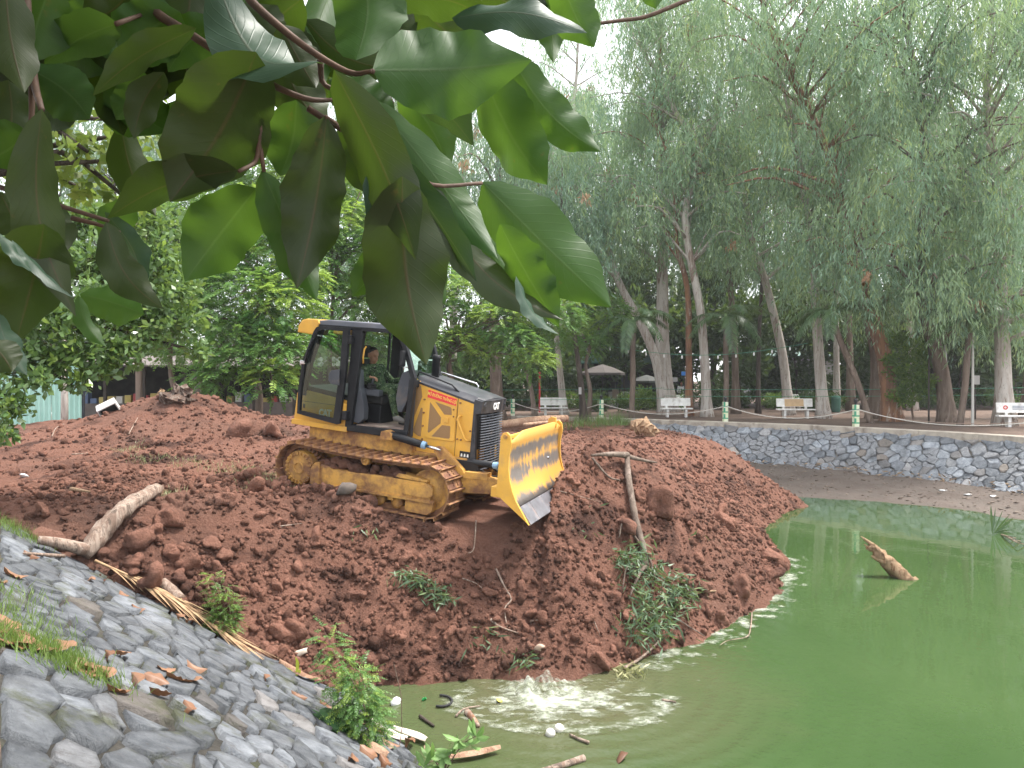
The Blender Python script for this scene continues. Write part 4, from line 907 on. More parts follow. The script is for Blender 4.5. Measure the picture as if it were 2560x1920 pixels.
def tuft_crown(blobs, r, tufts, per, ll, lw, mat, bright=.2, fill=.5, updir=.35):
    """simple leaves in little rosettes at twig ends"""
    Bs, Ds, Ls, Ws, Ts = [], [], [], [], []
    for (x, y, z, rx, rz) in blobs:
        nt = max(4, int(tufts * rx ** 2)); d = unit(r.normal(size=(nt, 3))); O = d * (rx, rx, rz) * (fill + (1 - fill) * r.random((nt, 1))) + (x, y, z)
        tn = np.where(r.random(nt) < bright, .4 + .5 * r.random(nt), .15 * r.random(nt))
        D = unit(r.normal(size=(nt, per, 3)) + d[:, None, :] * .7 + (0, 0, updir)); B = O[:, None, :] + r.normal(0, ll * .35, (nt, per, 3))
        Bs.append(B.reshape(-1, 3)); Ds.append(D.reshape(-1, 3)); Ls.append(ll * (.6 + .8 * r.random(nt * per))); Ws.append(lw * (.7 + .6 * r.random(nt * per))); Ts.append(np.repeat(tn, per))
    B, D, L, W, T = map(np.concatenate, (Bs, Ds, Ls, Ws, Ts)); return leaves_mesh('crown', B, D, rside(D, r), L, W, mat, T, mid=.55)

def limb_tree(name, base, path, rads, mat, label, cat='tree', group=None, n=10):
    """tree root with a trunk mesh that follows path (points relative to base)"""
    root = empty(name, base, (0, 0, 0), label, cat, group); bm = bmesh.new()
    tube(bm, path, rads, n); return root, bm
def smooth_path(pts, k=4):
    """Catmull-Rom through points"""
    P = [Vector(p) for p in pts]; P = [P[0] * 2 - P[1]] + P + [P[-1] * 2 - P[-2]]; out = []
    for i in range(1, len(P) - 2):
        for j in range(k):
            t_ = j / k; a, b, c, d = P[i - 1:i + 3]
            out.append(.5 * ((2 * b) + (c - a) * t_ + (2 * a - 5 * b + 4 * c - d) * t_ ** 2 + (3 * b - a - 3 * c + d) * t_ ** 3))
    return out + [P[-2]]
G_ = 'eucalyptus trees across the pond'
def euc(px_path, depth, w_px, mat, label, seed, n_cl, z0, z1, spread, strands=30, per=13, ll=.28, lw=.046, lmat=None, ext=7.0, cr=1.0, group='eucalyptus trees across the pond', fwd=0.0, bias=0.0):
    """eucalyptus: trunk seen through the photo points px_path (base first), then carried on up; drooping crown"""
    r = np.random.default_rng(seed); base = on_z(px_path[0][0], px_path[0][1], FAR_Z) if depth is None else at(px_path[0][0], 1000, depth)
    base.z = FAR_Z; d0 = base.y; W = [base]
    for k, (px, py) in enumerate(px_path[1:]): W.append(at(px, py, d0 + .25 * math.sin(seed + k)))
    dr = (W[-1] - W[-2]).normalized() if len(W) > 1 else Vector((0, 0, 1)); dr = (dr + Vector((0, 0, .9))).normalized()
    q_ = W[-1].copy()
    while q_.z < z1 - 1: q_ = q_ + (dr + Vector((r.normal(0, .12), r.normal(0, .12), 0))) * min(ext, 3.0); W.append(q_.copy())
    loc = [p - base for p in W]; loc[0].z -= .3; path = smooth_path(loc, 4); r0 = w_px / FPX * d0 / 2 * .80; n = len(path)
    rads = [max(.03, r0 * (1.0 - .86 * (i / (n - 1)) ** .8)) for i in range(n)]; rads[0] *= 1.6; rads[1] *= 1.22
    root, bm = limb_tree('eucalyptus_tree', base, path, rads, mat, label, 'tree', group)
    cl = []
    for k in range(n_cl):
        z = z0 + (z1 - z0) * ((k + r.random()) / n_cl); ti = min(range(n), key=lambda i: abs(path[i].z + base.z - z + 1.2))
        a = r.random() * 6.283; rr = spread * (.25 + .85 * r.random()) * (1.1 - .5 * abs((z - z0) / (z1 - z0) - .45)); p0 = path[ti]
        tip = Vector((p0.x + math.cos(a) * rr + bias, p0.y + math.sin(a) * rr * .8 - fwd * r.random(), z - base.z)); mid = p0.lerp(tip, .55) + Vector((0, 0, .5 + .4 * r.random()))
        rb = max(.018, min(rads[ti] * .5, .02 + .022 * rr))
        tube(bm, smooth_path([p0, mid, tip], 3), [rb * (1 - .8 * i / 6) for i in range(7)], 5)
        cl.append((tip.x, tip.y, tip.z + .2, cr * (.7 + .6 * r.random()), .8 + .5 * r.random()))
        if rr > 1.6: cl.append((mid.x, mid.y, mid.z, cr * .75, .7))
    obj('trunk', bm, mat, root, True)
    mobj('crown', droop_crown(cl, r, strands, per, 1.9, ll, lw, lmat or M_EUC), root)
    if group == G_:
        for j in range(3): c_ = cl[int(r.random() * len(cl))]; mobj('dead_leaves', droop_crown([(c_[0] + .4, c_[1] - .9, c_[2] - .6, .22, .2)], r, 90, 7, .35, .22, .05, M_DEAD), root)
    return root
G_ = 'eucalyptus trees across the pond'
euc([(1664, 1010), (1640, 900), (1592, 790), (1545, 700), (1500, 560), (1450, 480), (1392, 420)], 41, 36, M_BARK_P, 'slim pale eucalyptus leaning far left beside a thicker straight trunk', 1, 26, 8, 18, 3.6)
euc([(1672, 1010), (1657, 880), (1656, 760), (1655, 560), (1650, 400)], 41.8, 54, M_BARK_P, 'thick straight pale eucalyptus behind the second white bench', 2, 34, 8.5, 23, 4.6)
euc([(1722, 1020), (1722, 880), (1718, 720), (1690, 600), (1683, 434), (1649, 337), (1630, 270)], 39.5, 24, M_BARK_R, 'thin tan-brown eucalyptus just left of the white forked one', 3, 26, 9, 21, 4.0)
euc([(1768, 1032), (1763, 930), (1750, 770), (1712, 545), (1750, 380), (1693, 289), (1659, 207), (1611, 135), (1567, 53)], 38.6, 34, M_BARK_P, 'white-barked eucalyptus with flared foot between second and third bench', 4, 40, 8, 23, 4.8)
euc([(1840, 990), (1836, 850), (1824, 700), (1815, 560)], 42, 24, M_BARK_B, 'brownish eucalyptus with dark foot right of the white-barked one', 5, 26, 9, 22, 4)
euc([(1895, 1010), (1897, 860), (1905, 700), (1910, 560)], 42, 15, M_BARK_D, 'very thin dark trunk standing left of the tilted pale one', 6, 18, 9, 20, 3.2)
euc([(1974, 1012), (1955, 880), (1912, 700), (1885, 620), (1860, 480)], 40.5, 32, M_BARK_P, 'pale eucalyptus tilting left behind the third white bench', 7, 36, 7.5, 22, 4.6)
euc([(2060, 1042), (2048, 900), (2040, 780), (2030, 600)], 37, 38, M_BARK_P, 'eucalyptus with scabby grey foot behind the low palm', 8, 34, 8, 22, 4.4, fwd=1.5)
euc([(2092, 945), (2090, 800), (2085, 640)], 47, 20, M_BARK_P, 'straight pale trunk far back, left of the leaning red trunk', 9, 22, 9, 22, 4)
euc([(2128, 950), (2122, 800), (2115, 600)], 46, 24, M_BARK_B, 'grey-brown trunk far back next to the straight pale one', 10, 22, 9, 23, 4)
euc([(2186, 1030), (2192, 900), (2168, 790), (2150, 640)], 37, 44, M_BARK_B, 'stout dull brown trunk directly left of the red leaning trunk', 11, 40, 5.6, 21, 4.6, fwd=2.5)
euc([(2232, 1040), (2212, 900), (2172, 765), (2120, 600), (2080, 420), (2010, 250), (1960, 160)], 34.5, 56, M_BARK_R, 'leaning eucalyptus with peeling red-orange bark and a leafy bush at its foot', 12, 60, 5.2, 21, 5.4, fwd=3.0)
euc([(2282, 940), (2275, 820), (2268, 700)], 46, 26, M_BARK_P, 'pale spotted trunk far back, right of the leafy bush', 13, 22, 8, 22, 4)
euc([(2372, 1040), (2352, 920), (2318, 800), (2300, 650)], 33, 52, M_BARK_B, 'broad grey-brown trunk leaning left near the palm pole', 14, 60, 4.0, 20, 5.2, fwd=3.2)
euc([(2512, 1034), (2506, 860), (2500, 680), (2490, 450)], 31, 56, M_BARK_P, 'big white trunk with dark scar by the right-hand bench', 15, 56, 4.2, 19, 5.0, fwd=2.6)
euc([(2570, 1000), (2585, 800), (2600, 600)], 38, 40, M_BARK_B, 'brown trunk at the right edge behind the big white one', 16, 40, 4.8, 22, 4.8, bias=-1)
euc([(1245, 1010), (1238, 900), (1235, 780), (1230, 640)], 36, 46, M_BARK_B, 'stout brown trunk directly behind the bulldozer hood', 17, 22, 6.0, 15.0, 3.4, lmat=M_EUCD)
euc([(1412, 1000), (1400, 930), (1393, 860), (1380, 760)], 41, 26, M_BARK_P, 'grey bare pole-like trunk behind the first white bench', 18, 18, 8, 14.5, 3)
euc([(1462, 1036), (1450, 940), (1438, 850), (1425, 740)], 35.5, 24, M_BARK_D, 'dark trunk carrying a small notice right of the first bench', 19, 16, 6.5, 11, 2.4, lmat=M_EUCD)
euc([(1340, 1010), (1325, 960), (1300, 880), (1280, 800)], 38, 18, M_BARK_B, 'thin trunk leaning left between hood and first bench', 20, 14, 6.5, 12, 2.6, lmat=M_EUCD)
euc([(1010, 960), (1005, 700), (990, 400)], 44, 36, M_BARK_B, 'tall eucalyptus mostly hidden behind the hanging leaves', 21, 40, 10, 22, 4.2, bias=-.5)
euc([(1130, 960), (1135, 760), (1150, 560), (1160, 380)], 46, 30, M_BARK_P, 'tall slender eucalyptus showing against the bright sky gap', 22, 26, 11, 24, 3.2, bias=-.6)
euc([(1400, 980), (1405, 760), (1415, 520), (1430, 300)], 52, 26, M_BARK_P, 'slender tree behind the sky gap, left of the slim leaning eucalyptus', 23, 34, 11, 27, 4.2)
euc([(1290, 980), (1295, 760), (1300, 560)], 54, 24, M_BARK_B, 'slender tree far behind the stout brown trunk', 24, 24, 9, 20, 3.6, lmat=M_EUCD)
# row of trees far behind, closing the view between the trunks
FARU = []; FARO = []; FARX = []
for k, (px, dep, h0, h1, sp) in enumerate([(1480, 58, 8, 21, 5.0), (1620, 62, 7, 24, 6), (1780, 60, 6, 25, 6), (1950, 62, 6, 26, 6.2), (2120, 60, 6, 26, 6.2), (2290, 62, 6, 26, 6), (2450, 58, 6, 25, 6), (2620, 56, 5, 24, 6), (880, 60, 7, 20, 5.5), (700, 62, 7, 22, 5.5), (520, 60, 7, 23, 5.5), (330, 58, 7, 24, 5.5), (140, 60, 7, 24, 5.5), (-40, 58, 7, 24, 5)]):
    lab = 'tall hazy green tree in the far row behind the park trees'
    if k < 4: FARU.append(euc([(px, 995), (px + 5, 820), (px - 8, 620)], dep, 22, M_BARK_D, lab, 60 + k, 34, 6.5, 24, 5.6, 16, 9, .42, .085, M_EUCD, 7, 1.9, 'far row of trees'))
    else:
        c_ = copy_tree(FARU[k % 4]); b = at(px, 1000, dep); c_.location = (b.x, b.y, FAR_Z); c_.rotation_euler.z = k * 1.9; c_.scale = (1, 1, h1 / 26); FARO.append(c_)
    if k < 4: FARO.append(FARU[-1])
    FARX.append(px)
name_row(FARO, FARX, 'of the tall hazy trees in the far row')

# feathery bright trees behind the bulldozer and the soil mound
def blob_tree(name, label, base, trunk_path, r0, mat, blobs, crown_me, group=None):
    root, bm = limb_tree(name, base, smooth_path(trunk_path, 4), [max(.03, r0 * (1 - .75 * i / (4 * (len(trunk_path) - 1)))) for i in range(4 * (len(trunk_path) - 1) + 1)], mat, label, 'tree', group)
    top = Vector(trunk_path[-1]); sec = Vector(trunk_path[-2])
    for (x, y, z, rx, rz) in blobs:
        p0 = sec.lerp(top, random.random()); e = Vector((x, y, z)); tube(bm, smooth_path([p0, p0.lerp(e, .5) + Vector((0, 0, .3)), e], 3), [r0 * .3 * (1 - .75 * i / 6) + .008 for i in range(7)], 5)
    obj('trunk', bm, mat, root, True); mobj('crown', crown_me, root); return root
def px_blobs(lst, base):
    """(px, py, depth, radius px) -> blobs relative to base"""
    out = []
    for px, py, dep, rp in lst: p = at(px, py, dep) - base; rr = rp / FPX * dep; out.append((p.x, p.y, p.z, rr, rr * .72))
    return out
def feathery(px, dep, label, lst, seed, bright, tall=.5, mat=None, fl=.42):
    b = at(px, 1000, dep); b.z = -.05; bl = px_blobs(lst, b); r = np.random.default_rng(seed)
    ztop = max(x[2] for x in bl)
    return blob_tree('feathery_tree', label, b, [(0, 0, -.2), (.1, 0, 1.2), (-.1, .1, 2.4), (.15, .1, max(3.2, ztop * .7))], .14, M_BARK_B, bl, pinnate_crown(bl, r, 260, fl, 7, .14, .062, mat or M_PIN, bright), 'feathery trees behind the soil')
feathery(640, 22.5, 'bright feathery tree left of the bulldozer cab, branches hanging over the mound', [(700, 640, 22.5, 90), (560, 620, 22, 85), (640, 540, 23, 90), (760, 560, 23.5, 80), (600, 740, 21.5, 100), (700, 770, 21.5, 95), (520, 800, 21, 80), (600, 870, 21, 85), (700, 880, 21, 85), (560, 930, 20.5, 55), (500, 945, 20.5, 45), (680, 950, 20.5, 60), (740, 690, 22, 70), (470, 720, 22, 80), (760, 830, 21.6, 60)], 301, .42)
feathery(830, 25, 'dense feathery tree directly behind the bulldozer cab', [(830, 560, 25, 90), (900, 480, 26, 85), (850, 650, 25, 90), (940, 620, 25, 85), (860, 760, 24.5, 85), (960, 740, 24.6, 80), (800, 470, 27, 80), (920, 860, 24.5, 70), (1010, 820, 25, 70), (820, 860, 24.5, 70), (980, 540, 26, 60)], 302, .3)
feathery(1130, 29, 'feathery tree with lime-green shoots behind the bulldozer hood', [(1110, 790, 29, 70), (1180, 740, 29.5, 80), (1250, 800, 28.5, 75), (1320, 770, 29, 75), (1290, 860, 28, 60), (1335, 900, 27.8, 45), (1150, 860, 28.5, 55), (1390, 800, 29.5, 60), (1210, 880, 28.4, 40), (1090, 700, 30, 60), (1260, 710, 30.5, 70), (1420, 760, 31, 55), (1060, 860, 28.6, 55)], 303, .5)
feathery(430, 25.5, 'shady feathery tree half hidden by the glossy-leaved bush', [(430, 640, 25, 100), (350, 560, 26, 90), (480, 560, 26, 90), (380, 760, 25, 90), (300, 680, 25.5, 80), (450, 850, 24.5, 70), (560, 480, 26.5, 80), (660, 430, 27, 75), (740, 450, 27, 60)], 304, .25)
feathery(1470, 36, 'small feathery tree with lime tuft by the stall roof', [(1480, 860, 36, 34), (1440, 830, 36.5, 40), (1500, 820, 37, 40), (1520, 780, 38, 50), (1400, 850, 36, 30)], 305, .4, fl=.5)
# dark understorey behind the trunks
r = np.random.default_rng(77); UND = []; UNDO = []
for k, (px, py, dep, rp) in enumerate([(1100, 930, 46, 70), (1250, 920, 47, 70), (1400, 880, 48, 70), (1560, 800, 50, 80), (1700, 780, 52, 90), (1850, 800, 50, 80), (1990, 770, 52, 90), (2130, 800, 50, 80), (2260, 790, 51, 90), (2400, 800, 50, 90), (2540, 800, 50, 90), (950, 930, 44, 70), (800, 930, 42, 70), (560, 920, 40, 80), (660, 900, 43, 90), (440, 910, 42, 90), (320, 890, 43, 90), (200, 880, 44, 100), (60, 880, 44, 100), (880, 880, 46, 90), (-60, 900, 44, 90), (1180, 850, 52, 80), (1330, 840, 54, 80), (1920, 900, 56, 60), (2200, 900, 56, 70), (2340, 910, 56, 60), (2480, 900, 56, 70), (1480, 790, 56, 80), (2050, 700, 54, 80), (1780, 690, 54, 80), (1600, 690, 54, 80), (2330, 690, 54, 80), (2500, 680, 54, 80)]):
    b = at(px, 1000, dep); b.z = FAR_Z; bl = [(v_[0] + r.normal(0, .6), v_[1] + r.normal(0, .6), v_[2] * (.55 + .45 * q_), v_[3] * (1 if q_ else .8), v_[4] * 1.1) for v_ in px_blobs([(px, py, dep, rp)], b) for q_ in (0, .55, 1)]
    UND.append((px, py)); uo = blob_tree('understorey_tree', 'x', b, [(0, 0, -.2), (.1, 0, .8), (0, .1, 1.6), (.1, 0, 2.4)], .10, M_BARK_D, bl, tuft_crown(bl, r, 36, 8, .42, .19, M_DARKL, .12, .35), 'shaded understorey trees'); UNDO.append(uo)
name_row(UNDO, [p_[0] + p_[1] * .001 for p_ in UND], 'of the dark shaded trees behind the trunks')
# clipped low hedge line behind the benches
hb = []; sh = []
for k in range(16):
    b = at(1120 + 92 * k, 1000, 47 + 3 * math.sin(k)); b.z = FAR_Z
    if 10 < k < 13: continue
    bl = [(r.normal(0, .5), r.normal(0, .2), .45 + .25 * r.random(), .9, .55) for _ in range(3)]
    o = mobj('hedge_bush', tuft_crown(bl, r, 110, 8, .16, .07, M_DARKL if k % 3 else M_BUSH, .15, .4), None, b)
    tag(o, 'x', 'bush', 'hedge bushes behind the benches'); hb.append(o)
for k in range(20):
    b = at(1010 + 86 * k, 1000, 58 + 5 * math.sin(2.3 * k)); b.z = FAR_Z; bl = [(r.normal(0, .8), r.normal(0, .4), .7 + 1.3 * q_ + .2 * r.random(), 1.3, .9) for q_ in (0, .4, .8, 1)]
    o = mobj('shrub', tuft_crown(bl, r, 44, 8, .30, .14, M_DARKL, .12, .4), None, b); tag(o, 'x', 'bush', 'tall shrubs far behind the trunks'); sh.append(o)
name_row(sh, list(range(20)), 'of the tall dark shrubs far behind the trunks')
name_row(hb, list(range(len(hb))), 'of the low hedge bushes behind the benches')
# leafy bush at the foot of the leaning red trunk, low bush by the stall
b = at(2285, 1000, 33.6); b.z = FAR_Z; bl = px_blobs([(2270, 930, 33.6, 50), (2290, 880, 33.8, 45), (2250, 850, 33.6, 30), (2310, 960, 33.4, 40), (2262, 990, 33.5, 40), (2225, 900, 33.6, 24), (2330, 900, 33.8, 26)], b)
root, bm = limb_tree('leafy_bush', b, [(0, 0, -.1), (-.1, 0, .6), (0, .1, 1.4), (-.2, 0, 2.2)], [.05, .045, .035, .02], M_TWIG, 'bright green bush at the foot of the leaning red trunk', 'bush'); obj('stem', bm, M_TWIG, root); mobj('foliage', tuft_crown(bl, r, 230, 8, .15, .065, M_BUSH, .3, .3), root)
b = at(1612, 1000, 42); b.z = FAR_Z; bl = px_blobs([(1612, 985, 42, 28), (1590, 1000, 42, 24), (1635, 1000, 42, 22)], b)
tag(mobj('round_bush', tuft_crown(bl, r, 160, 8, .16, .07, M_BUSH, .4, .4), None, b), 'rounded light-green bush in front of the dark stall', 'bush')
# glossy-leaved tree close on the left
b = Vector((-9.0, 10.5, 0)); gl = [(40, 760, 9.6, 120), (150, 800, 9.4, 110), (260, 760, 9.8, 110), (360, 800, 10, 95), (60, 900, 9.2, 100), (170, 900, 9.4, 85), (300, 880, 9.8, 80), (430, 720, 10.2, 90), (470, 800, 10.2, 60), (400, 650, 10.4, 90), (280, 650, 10.2, 100), (150, 660, 10, 100), (30, 640, 9.8, 110), (0, 1000, 8.8, 60), (10, 1080, 8.7, 45), (40, 1020, 8.8, 40), (100, 950, 9, 50), (-60, 860, 9, 90), (-60, 1000, 8.8, 60), (500, 880, 10.2, 38), (240, 560, 10.4, 90), (100, 540, 10.2, 100), (380, 560, 10.6, 80), (250, 930, 9.6, 40), (180, 960, 9.3, 34)]
bl = px_blobs(gl, b); rg_ = np.random.default_rng(88)
blob_tree('glossy_tree', 'glossy round-leaved tree hanging in from the left edge over the soil', b, [(-.5, .3, -.3), (-.3, .2, 1), (0, 0, 2), (.4, -.1, 2.9)], .13, M_BARK_D, bl, tuft_crown(bl, rg_, 560, 6, .105, .056, M_GLOSS, .16, .15, .2))
b = Vector((-4.6, 5.2, 0)); gl = [(300, 300, 6.2, 90), (220, 380, 6.2, 80), (330, 400, 6.4, 80), (260, 230, 6.4, 70), (130, 330, 6.2, 90), (390, 330, 6.6, 60), (100, 440, 6.4, 90), (200, 470, 6.6, 80), (320, 500, 6.6, 70), (40, 300, 6.2, 80), (360, 220, 6.6, 50)]
bl = px_blobs(gl, b)
blob_tree('broadleaf_tree', 'sunlit yellow-green broadleaf tree seen through the dark leaves at upper left', b, [(-1.2, 0, -.3), (-.9, .2, 1.2), (-.4, .5, 2.4), (.6, .8, 3.3)], .10, M_BARK_D, bl, tuft_crown(bl, rg_, 240, 5, .12, .06, leaf_mat('sunlit_leaf', (.085, .15, .03), (.15, .21, .05), (.27, .33, .07), .45), .35, .2, 0))

# ---------------- palms ----------------
def palm_frond(L, r, n=34, wid=.5, arch=.8, rise=.7):
    """frond growing along +x from the origin, arching down"""
    u = np.linspace(0, 1, n); x = L * (u * .92); z = L * (rise * u - arch * u ** 2); P = np.stack([x, np.zeros(n), z], 1); T = unit(np.gradient(P, axis=0)); U = np.cross(T, (0, -1.0, 0))
    Bs, Ds, Ss, Ls, Ws = [], [], [], [], []
    for s in (-1, 1):
        D = unit(T * .75 + np.array((0, s, 0)) * 1.0 - np.array((0, 0, .35)) + r.normal(0, .10, (n, 3))); m = slice(4, n)
        Bs.append(P[m]); Ds.append(D[m]); Ss.append(unit(np.cross(D, U))[m]); Ls.append((wid * np.sin(np.pi * (.15 + .75 * u)) ** .7)[m]); Ws.append(np.full(n, .06)[m])
    B, D, S, Ln, W = map(np.concatenate, (Bs, Ds, Ss, Ls, Ws))
    N = np.cross(D, S); Ln = Ln[:, None]; W = W[:, None] / 2; k = len(B); dz_ = np.array((0, 0, -1.0)) * Ln * .22
    V = np.stack([B - S * W * .5, B + S * W * .5, B + D * Ln * .5 + S * W, B + D * Ln + dz_, B + D * Ln * .5 - S * W], 1)
    F = np.concatenate([np.stack([np.arange(k) * 5 + i for i in q_], 1) for q_ in ((0, 1, 2, 4),)]), np.stack([np.arange(k) * 5 + i for i in (4, 2, 3, 3)], 1)
    V = V.reshape(-1, 3); F3 = np.concatenate([np.stack([np.arange(k) * 5 + i for i in q_], 1) for q_ in ((0, 1, 2), (0, 2, 4), (4, 2, 3))])
    bm = bmesh.new(); tube(bm, [tuple(p) for p in P[::3]], [max(.006, .022 * (1 - i / 12)) for i in range(len(P[::3]))], 5); bmesh.ops.triangulate(bm, faces=bm.faces); bm.verts.ensure_lookup_table()
    V2 = np.array([v_.co[:] for v_ in bm.verts]); F2 = np.array([[v_.index for v_ in f.verts] for f in bm.faces]) + len(V); bm.free()
    return npmesh('frond', np.concatenate([V, V2]), np.concatenate([F3, F2]), M_PALM)
rp_ = np.random.default_rng(91); FR = [palm_frond(2.2, rp_, arch=a, rise=b_) for a, b_ in ((.75, .75), (1.05, .55), (.95, 1.0))]
def palm(px_base, px_top, dep, label, nf=10, sc=1.0, w=16, mat=None):
    b = at(px_base[0], 1000, dep); b.z = FAR_Z; tp = at(px_top[0], px_top[1], dep) - b; r_ = w / FPX * dep / 2
    root = empty('palm_tree', b, (0, 0, 0), label, 'palm', 'palms on the far bank'); bm = bmesh.new()
    path = smooth_path([(0, 0, -.2), tp * .4 + Vector((.05, 0, 0)), tp * .75, tp], 4); tube(bm, path, [r_ * (1.35 if i == 0 else 1.0 if i < 9 else .95) for i in range(len(path))], 10); obj('trunk', bm, mat or M_BARK_B, root, True)
    obj('crownshaft', tube(bmesh.new(), [tp + Vector((0, 0, -.05)), tp + Vector((0, 0, .25)), tp + Vector((0, 0, .7))], [r_ * 1.15, r_ * 1.25, r_ * .5], 10), simple('crownshaft_green', (.10, .17, .05), .6, (.14, .2, .08), 4), root, True)
    for k in range(nf): mobj('frond', FR[k % 3], root, tp + Vector((0, 0, .45)), (0, R(rp_.uniform(-12, 12)), k * 2.4 + rp_.random() * .4), (sc * rp_.uniform(.85, 1.12),) * 3)
palm((1577, 1030), (1583, 830), 36, 'slender palm between the first and second bench', 11, 1.0, 14)
palm((1812, 1000), (1815, 820), 38, 'slender palm left of a white-green post, behind the pale trunks', 11, 1.1, 13)
palm((2180, 1040), (2085, 810), 33, 'dark low palm arching over the third bench', 11, 1.1, 15)
palm((2398, 1044), (2425, 830), 31, 'tall slim palm with drooping crown near the right-hand bench', 10, 1.0, 16)
palm((350, 1000), (320, 190), 21, 'palm whose fronds show between the dark leaves at upper left', 11, 1.3, 16)
palm((1135, 1000), (1120, 900), 33, 'small palm in the shade behind the bulldozer hood', 9, .9, 12, M_BARK_D)
# ---------------- overhanging branch with large leaves, close to the camera ----------------
def big_leaf_mat(name, c1, c2, rib, trans, vein=.35, tcol=(.20, .36, .03)):
    t = NT(name); U = t.add('ShaderNodeAttribute', attribute_name='lu').outputs['Fac']; Vv = t.add('ShaderNodeAttribute', attribute_name='lv').outputs['Fac']
    av = t.math('ABSOLUTE', Vv); oi = t.add('ShaderNodeObjectInfo').outputs['Random']
    c = t.mix(oi, c1, c2); n = t.noise(9, 5, .6); c = t.mix(t.ramp(n, .45, .75, 0, .45), c, tuple(k * .6 for k in c1))
    s = t.math('FRACT', t.math('SUBTRACT', t.math('MULTIPLY', U, 15), t.math('MULTIPLY', av, 3.2))); ln = t.ramp(t.math('ABSOLUTE', t.math('SUBTRACT', s, .5)), 0, .09, 1, 0)
    c = t.mix(t.math('MULTIPLY', ln, vein), c, rib); c = t.mix(t.ramp(av, .02, .055, 1, 0), c, rib)
    c = t.mix(t.ramp(t.noise(40, 3, .5), .70, .76, 0, .5), c, (.10, .06, .02))
    hgt = t.math('ADD', t.math('MULTIPLY', ln, -.5), t.math('MULTIPLY', t.ramp(av, 0, .06, 1, 0), -1.0))
    p = t.princ(c, .46, spec=.35, normal=t.bump(hgt, .18, .003)); tr = t.add('ShaderNodeBsdfTranslucent'); t.link(t.mix(.55, c, tcol), tr.inputs[0])
    mx = t.add('ShaderNodeMixShader'); mx.inputs[0].default_value = trans; t.link(p, mx.inputs[1]); t.link(tr.outputs[0], mx.inputs[2]); return t.out(mx.outputs[0])
M_BL = big_leaf_mat('broad_green_leaf', (.022, .070, .013), (.038, .098, .020), (.05, .10, .028), .40, .12)
M_BLO = big_leaf_mat('broad_olive_leaf', (.018, .030, .007), (.030, .044, .010), (.055, .038, .018), .22, .12)
M_BLP = big_leaf_mat('broad_leaf_upper_side', (.026, .058, .036), (.036, .072, .046), (.060, .080, .055), .15, .12)
M_DRY = big_leaf_mat('dry_brown_leaf', (.18, .085, .045), (.27, .145, .085), (.12, .06, .035), .10, .3, (.3, .15, .07))
def leaf_geo(name, b, tp, w, roll, arch, wave, mat, r, fold=.30, nu=16, nv=6, view=None, tipx=1.0):
    """a single broad leaf from base b to tip tp, width w; returns mesh about b"""
    ax = tp - b; L = ax.length; a = ax.normalized(); vw = (view if view is not None else (b + tp) / 2 - Vector((0, 0, CAMZ))).normalized()
    s = a.cross(vw).normalized(); nn = s.cross(a).normalized(); s2 = s * math.cos(roll) + nn * math.sin(roll); n2 = s2.cross(a).normalized()
    V = []; lu = []; lv = []; ph = r.random() * 6; k1 = 2.2 + 2 * r.random(); cur = r.uniform(-.10, .10)
    for i in range(nu + 1):
        u = i / nu; prof = max(0.0, math.sin(math.pi * min(1, u ** .92))) ** .62 + .008
        if u > .72: prof *= 1 - .55 * ((u - .72) / .28) ** 1.2
        c = a * (L * u) + n2 * (arch * L * math.sin(math.pi * u ** 1.1)) + s2 * (cur * L * math.sin(math.pi * u)); hw = w / 2 * prof
        for j in range(nv + 1):
            v_ = 2 * j / nv - 1; asym = 1 + .07 * math.sin(2.0 * u * 6 + ph) * (1 if v_ > 0 else -1) + .035 * math.sin(u * 41 + ph * 3 + v_)
            z = fold * hw * abs(v_) ** 1.3 + wave * w * v_ * abs(v_) * math.sin(k1 * 2 * math.pi * u + ph + (1.3 if v_ > 0 else 0)) * math.sin(math.pi * u)
            V.append(tuple(c + s2 * (hw * v_ * asym) + n2 * z)); lu.append(u); lv.append(v_)
    q_ = np.arange((nu + 1) * (nv + 1)).reshape(nu + 1, nv + 1); F = np.stack([q_[:-1, :-1], q_[:-1, 1:], q_[1:, 1:], q_[1:, :-1]], -1).reshape(-1, 4)
    return npmesh(name, np.array(V), F, mat, True, {'lu': lu, 'lv': lv})
br_root = empty('overhanging_branch', (-2.0, 1.3, 3.2), (0, 0, 0), 'dark broad-leaved branch hanging into view along the top left', 'branch')
rl = np.random.default_rng(5)
def add_leaf(bp, tpx, w, d0, d1, roll=0.0, arch=.06, wave=.05, m=None):
    b = at(*bp, d0); tp = at(*tpx, d1); me = leaf_geo('leaf', b, tp, w / FPX * (d0 + d1) / 2, R(roll), arch, wave, m or M_BL, rl)
    mobj('leaf', me, br_root, b - Vector(br_root.location))
O_, P_ = M_BLO, M_BLP
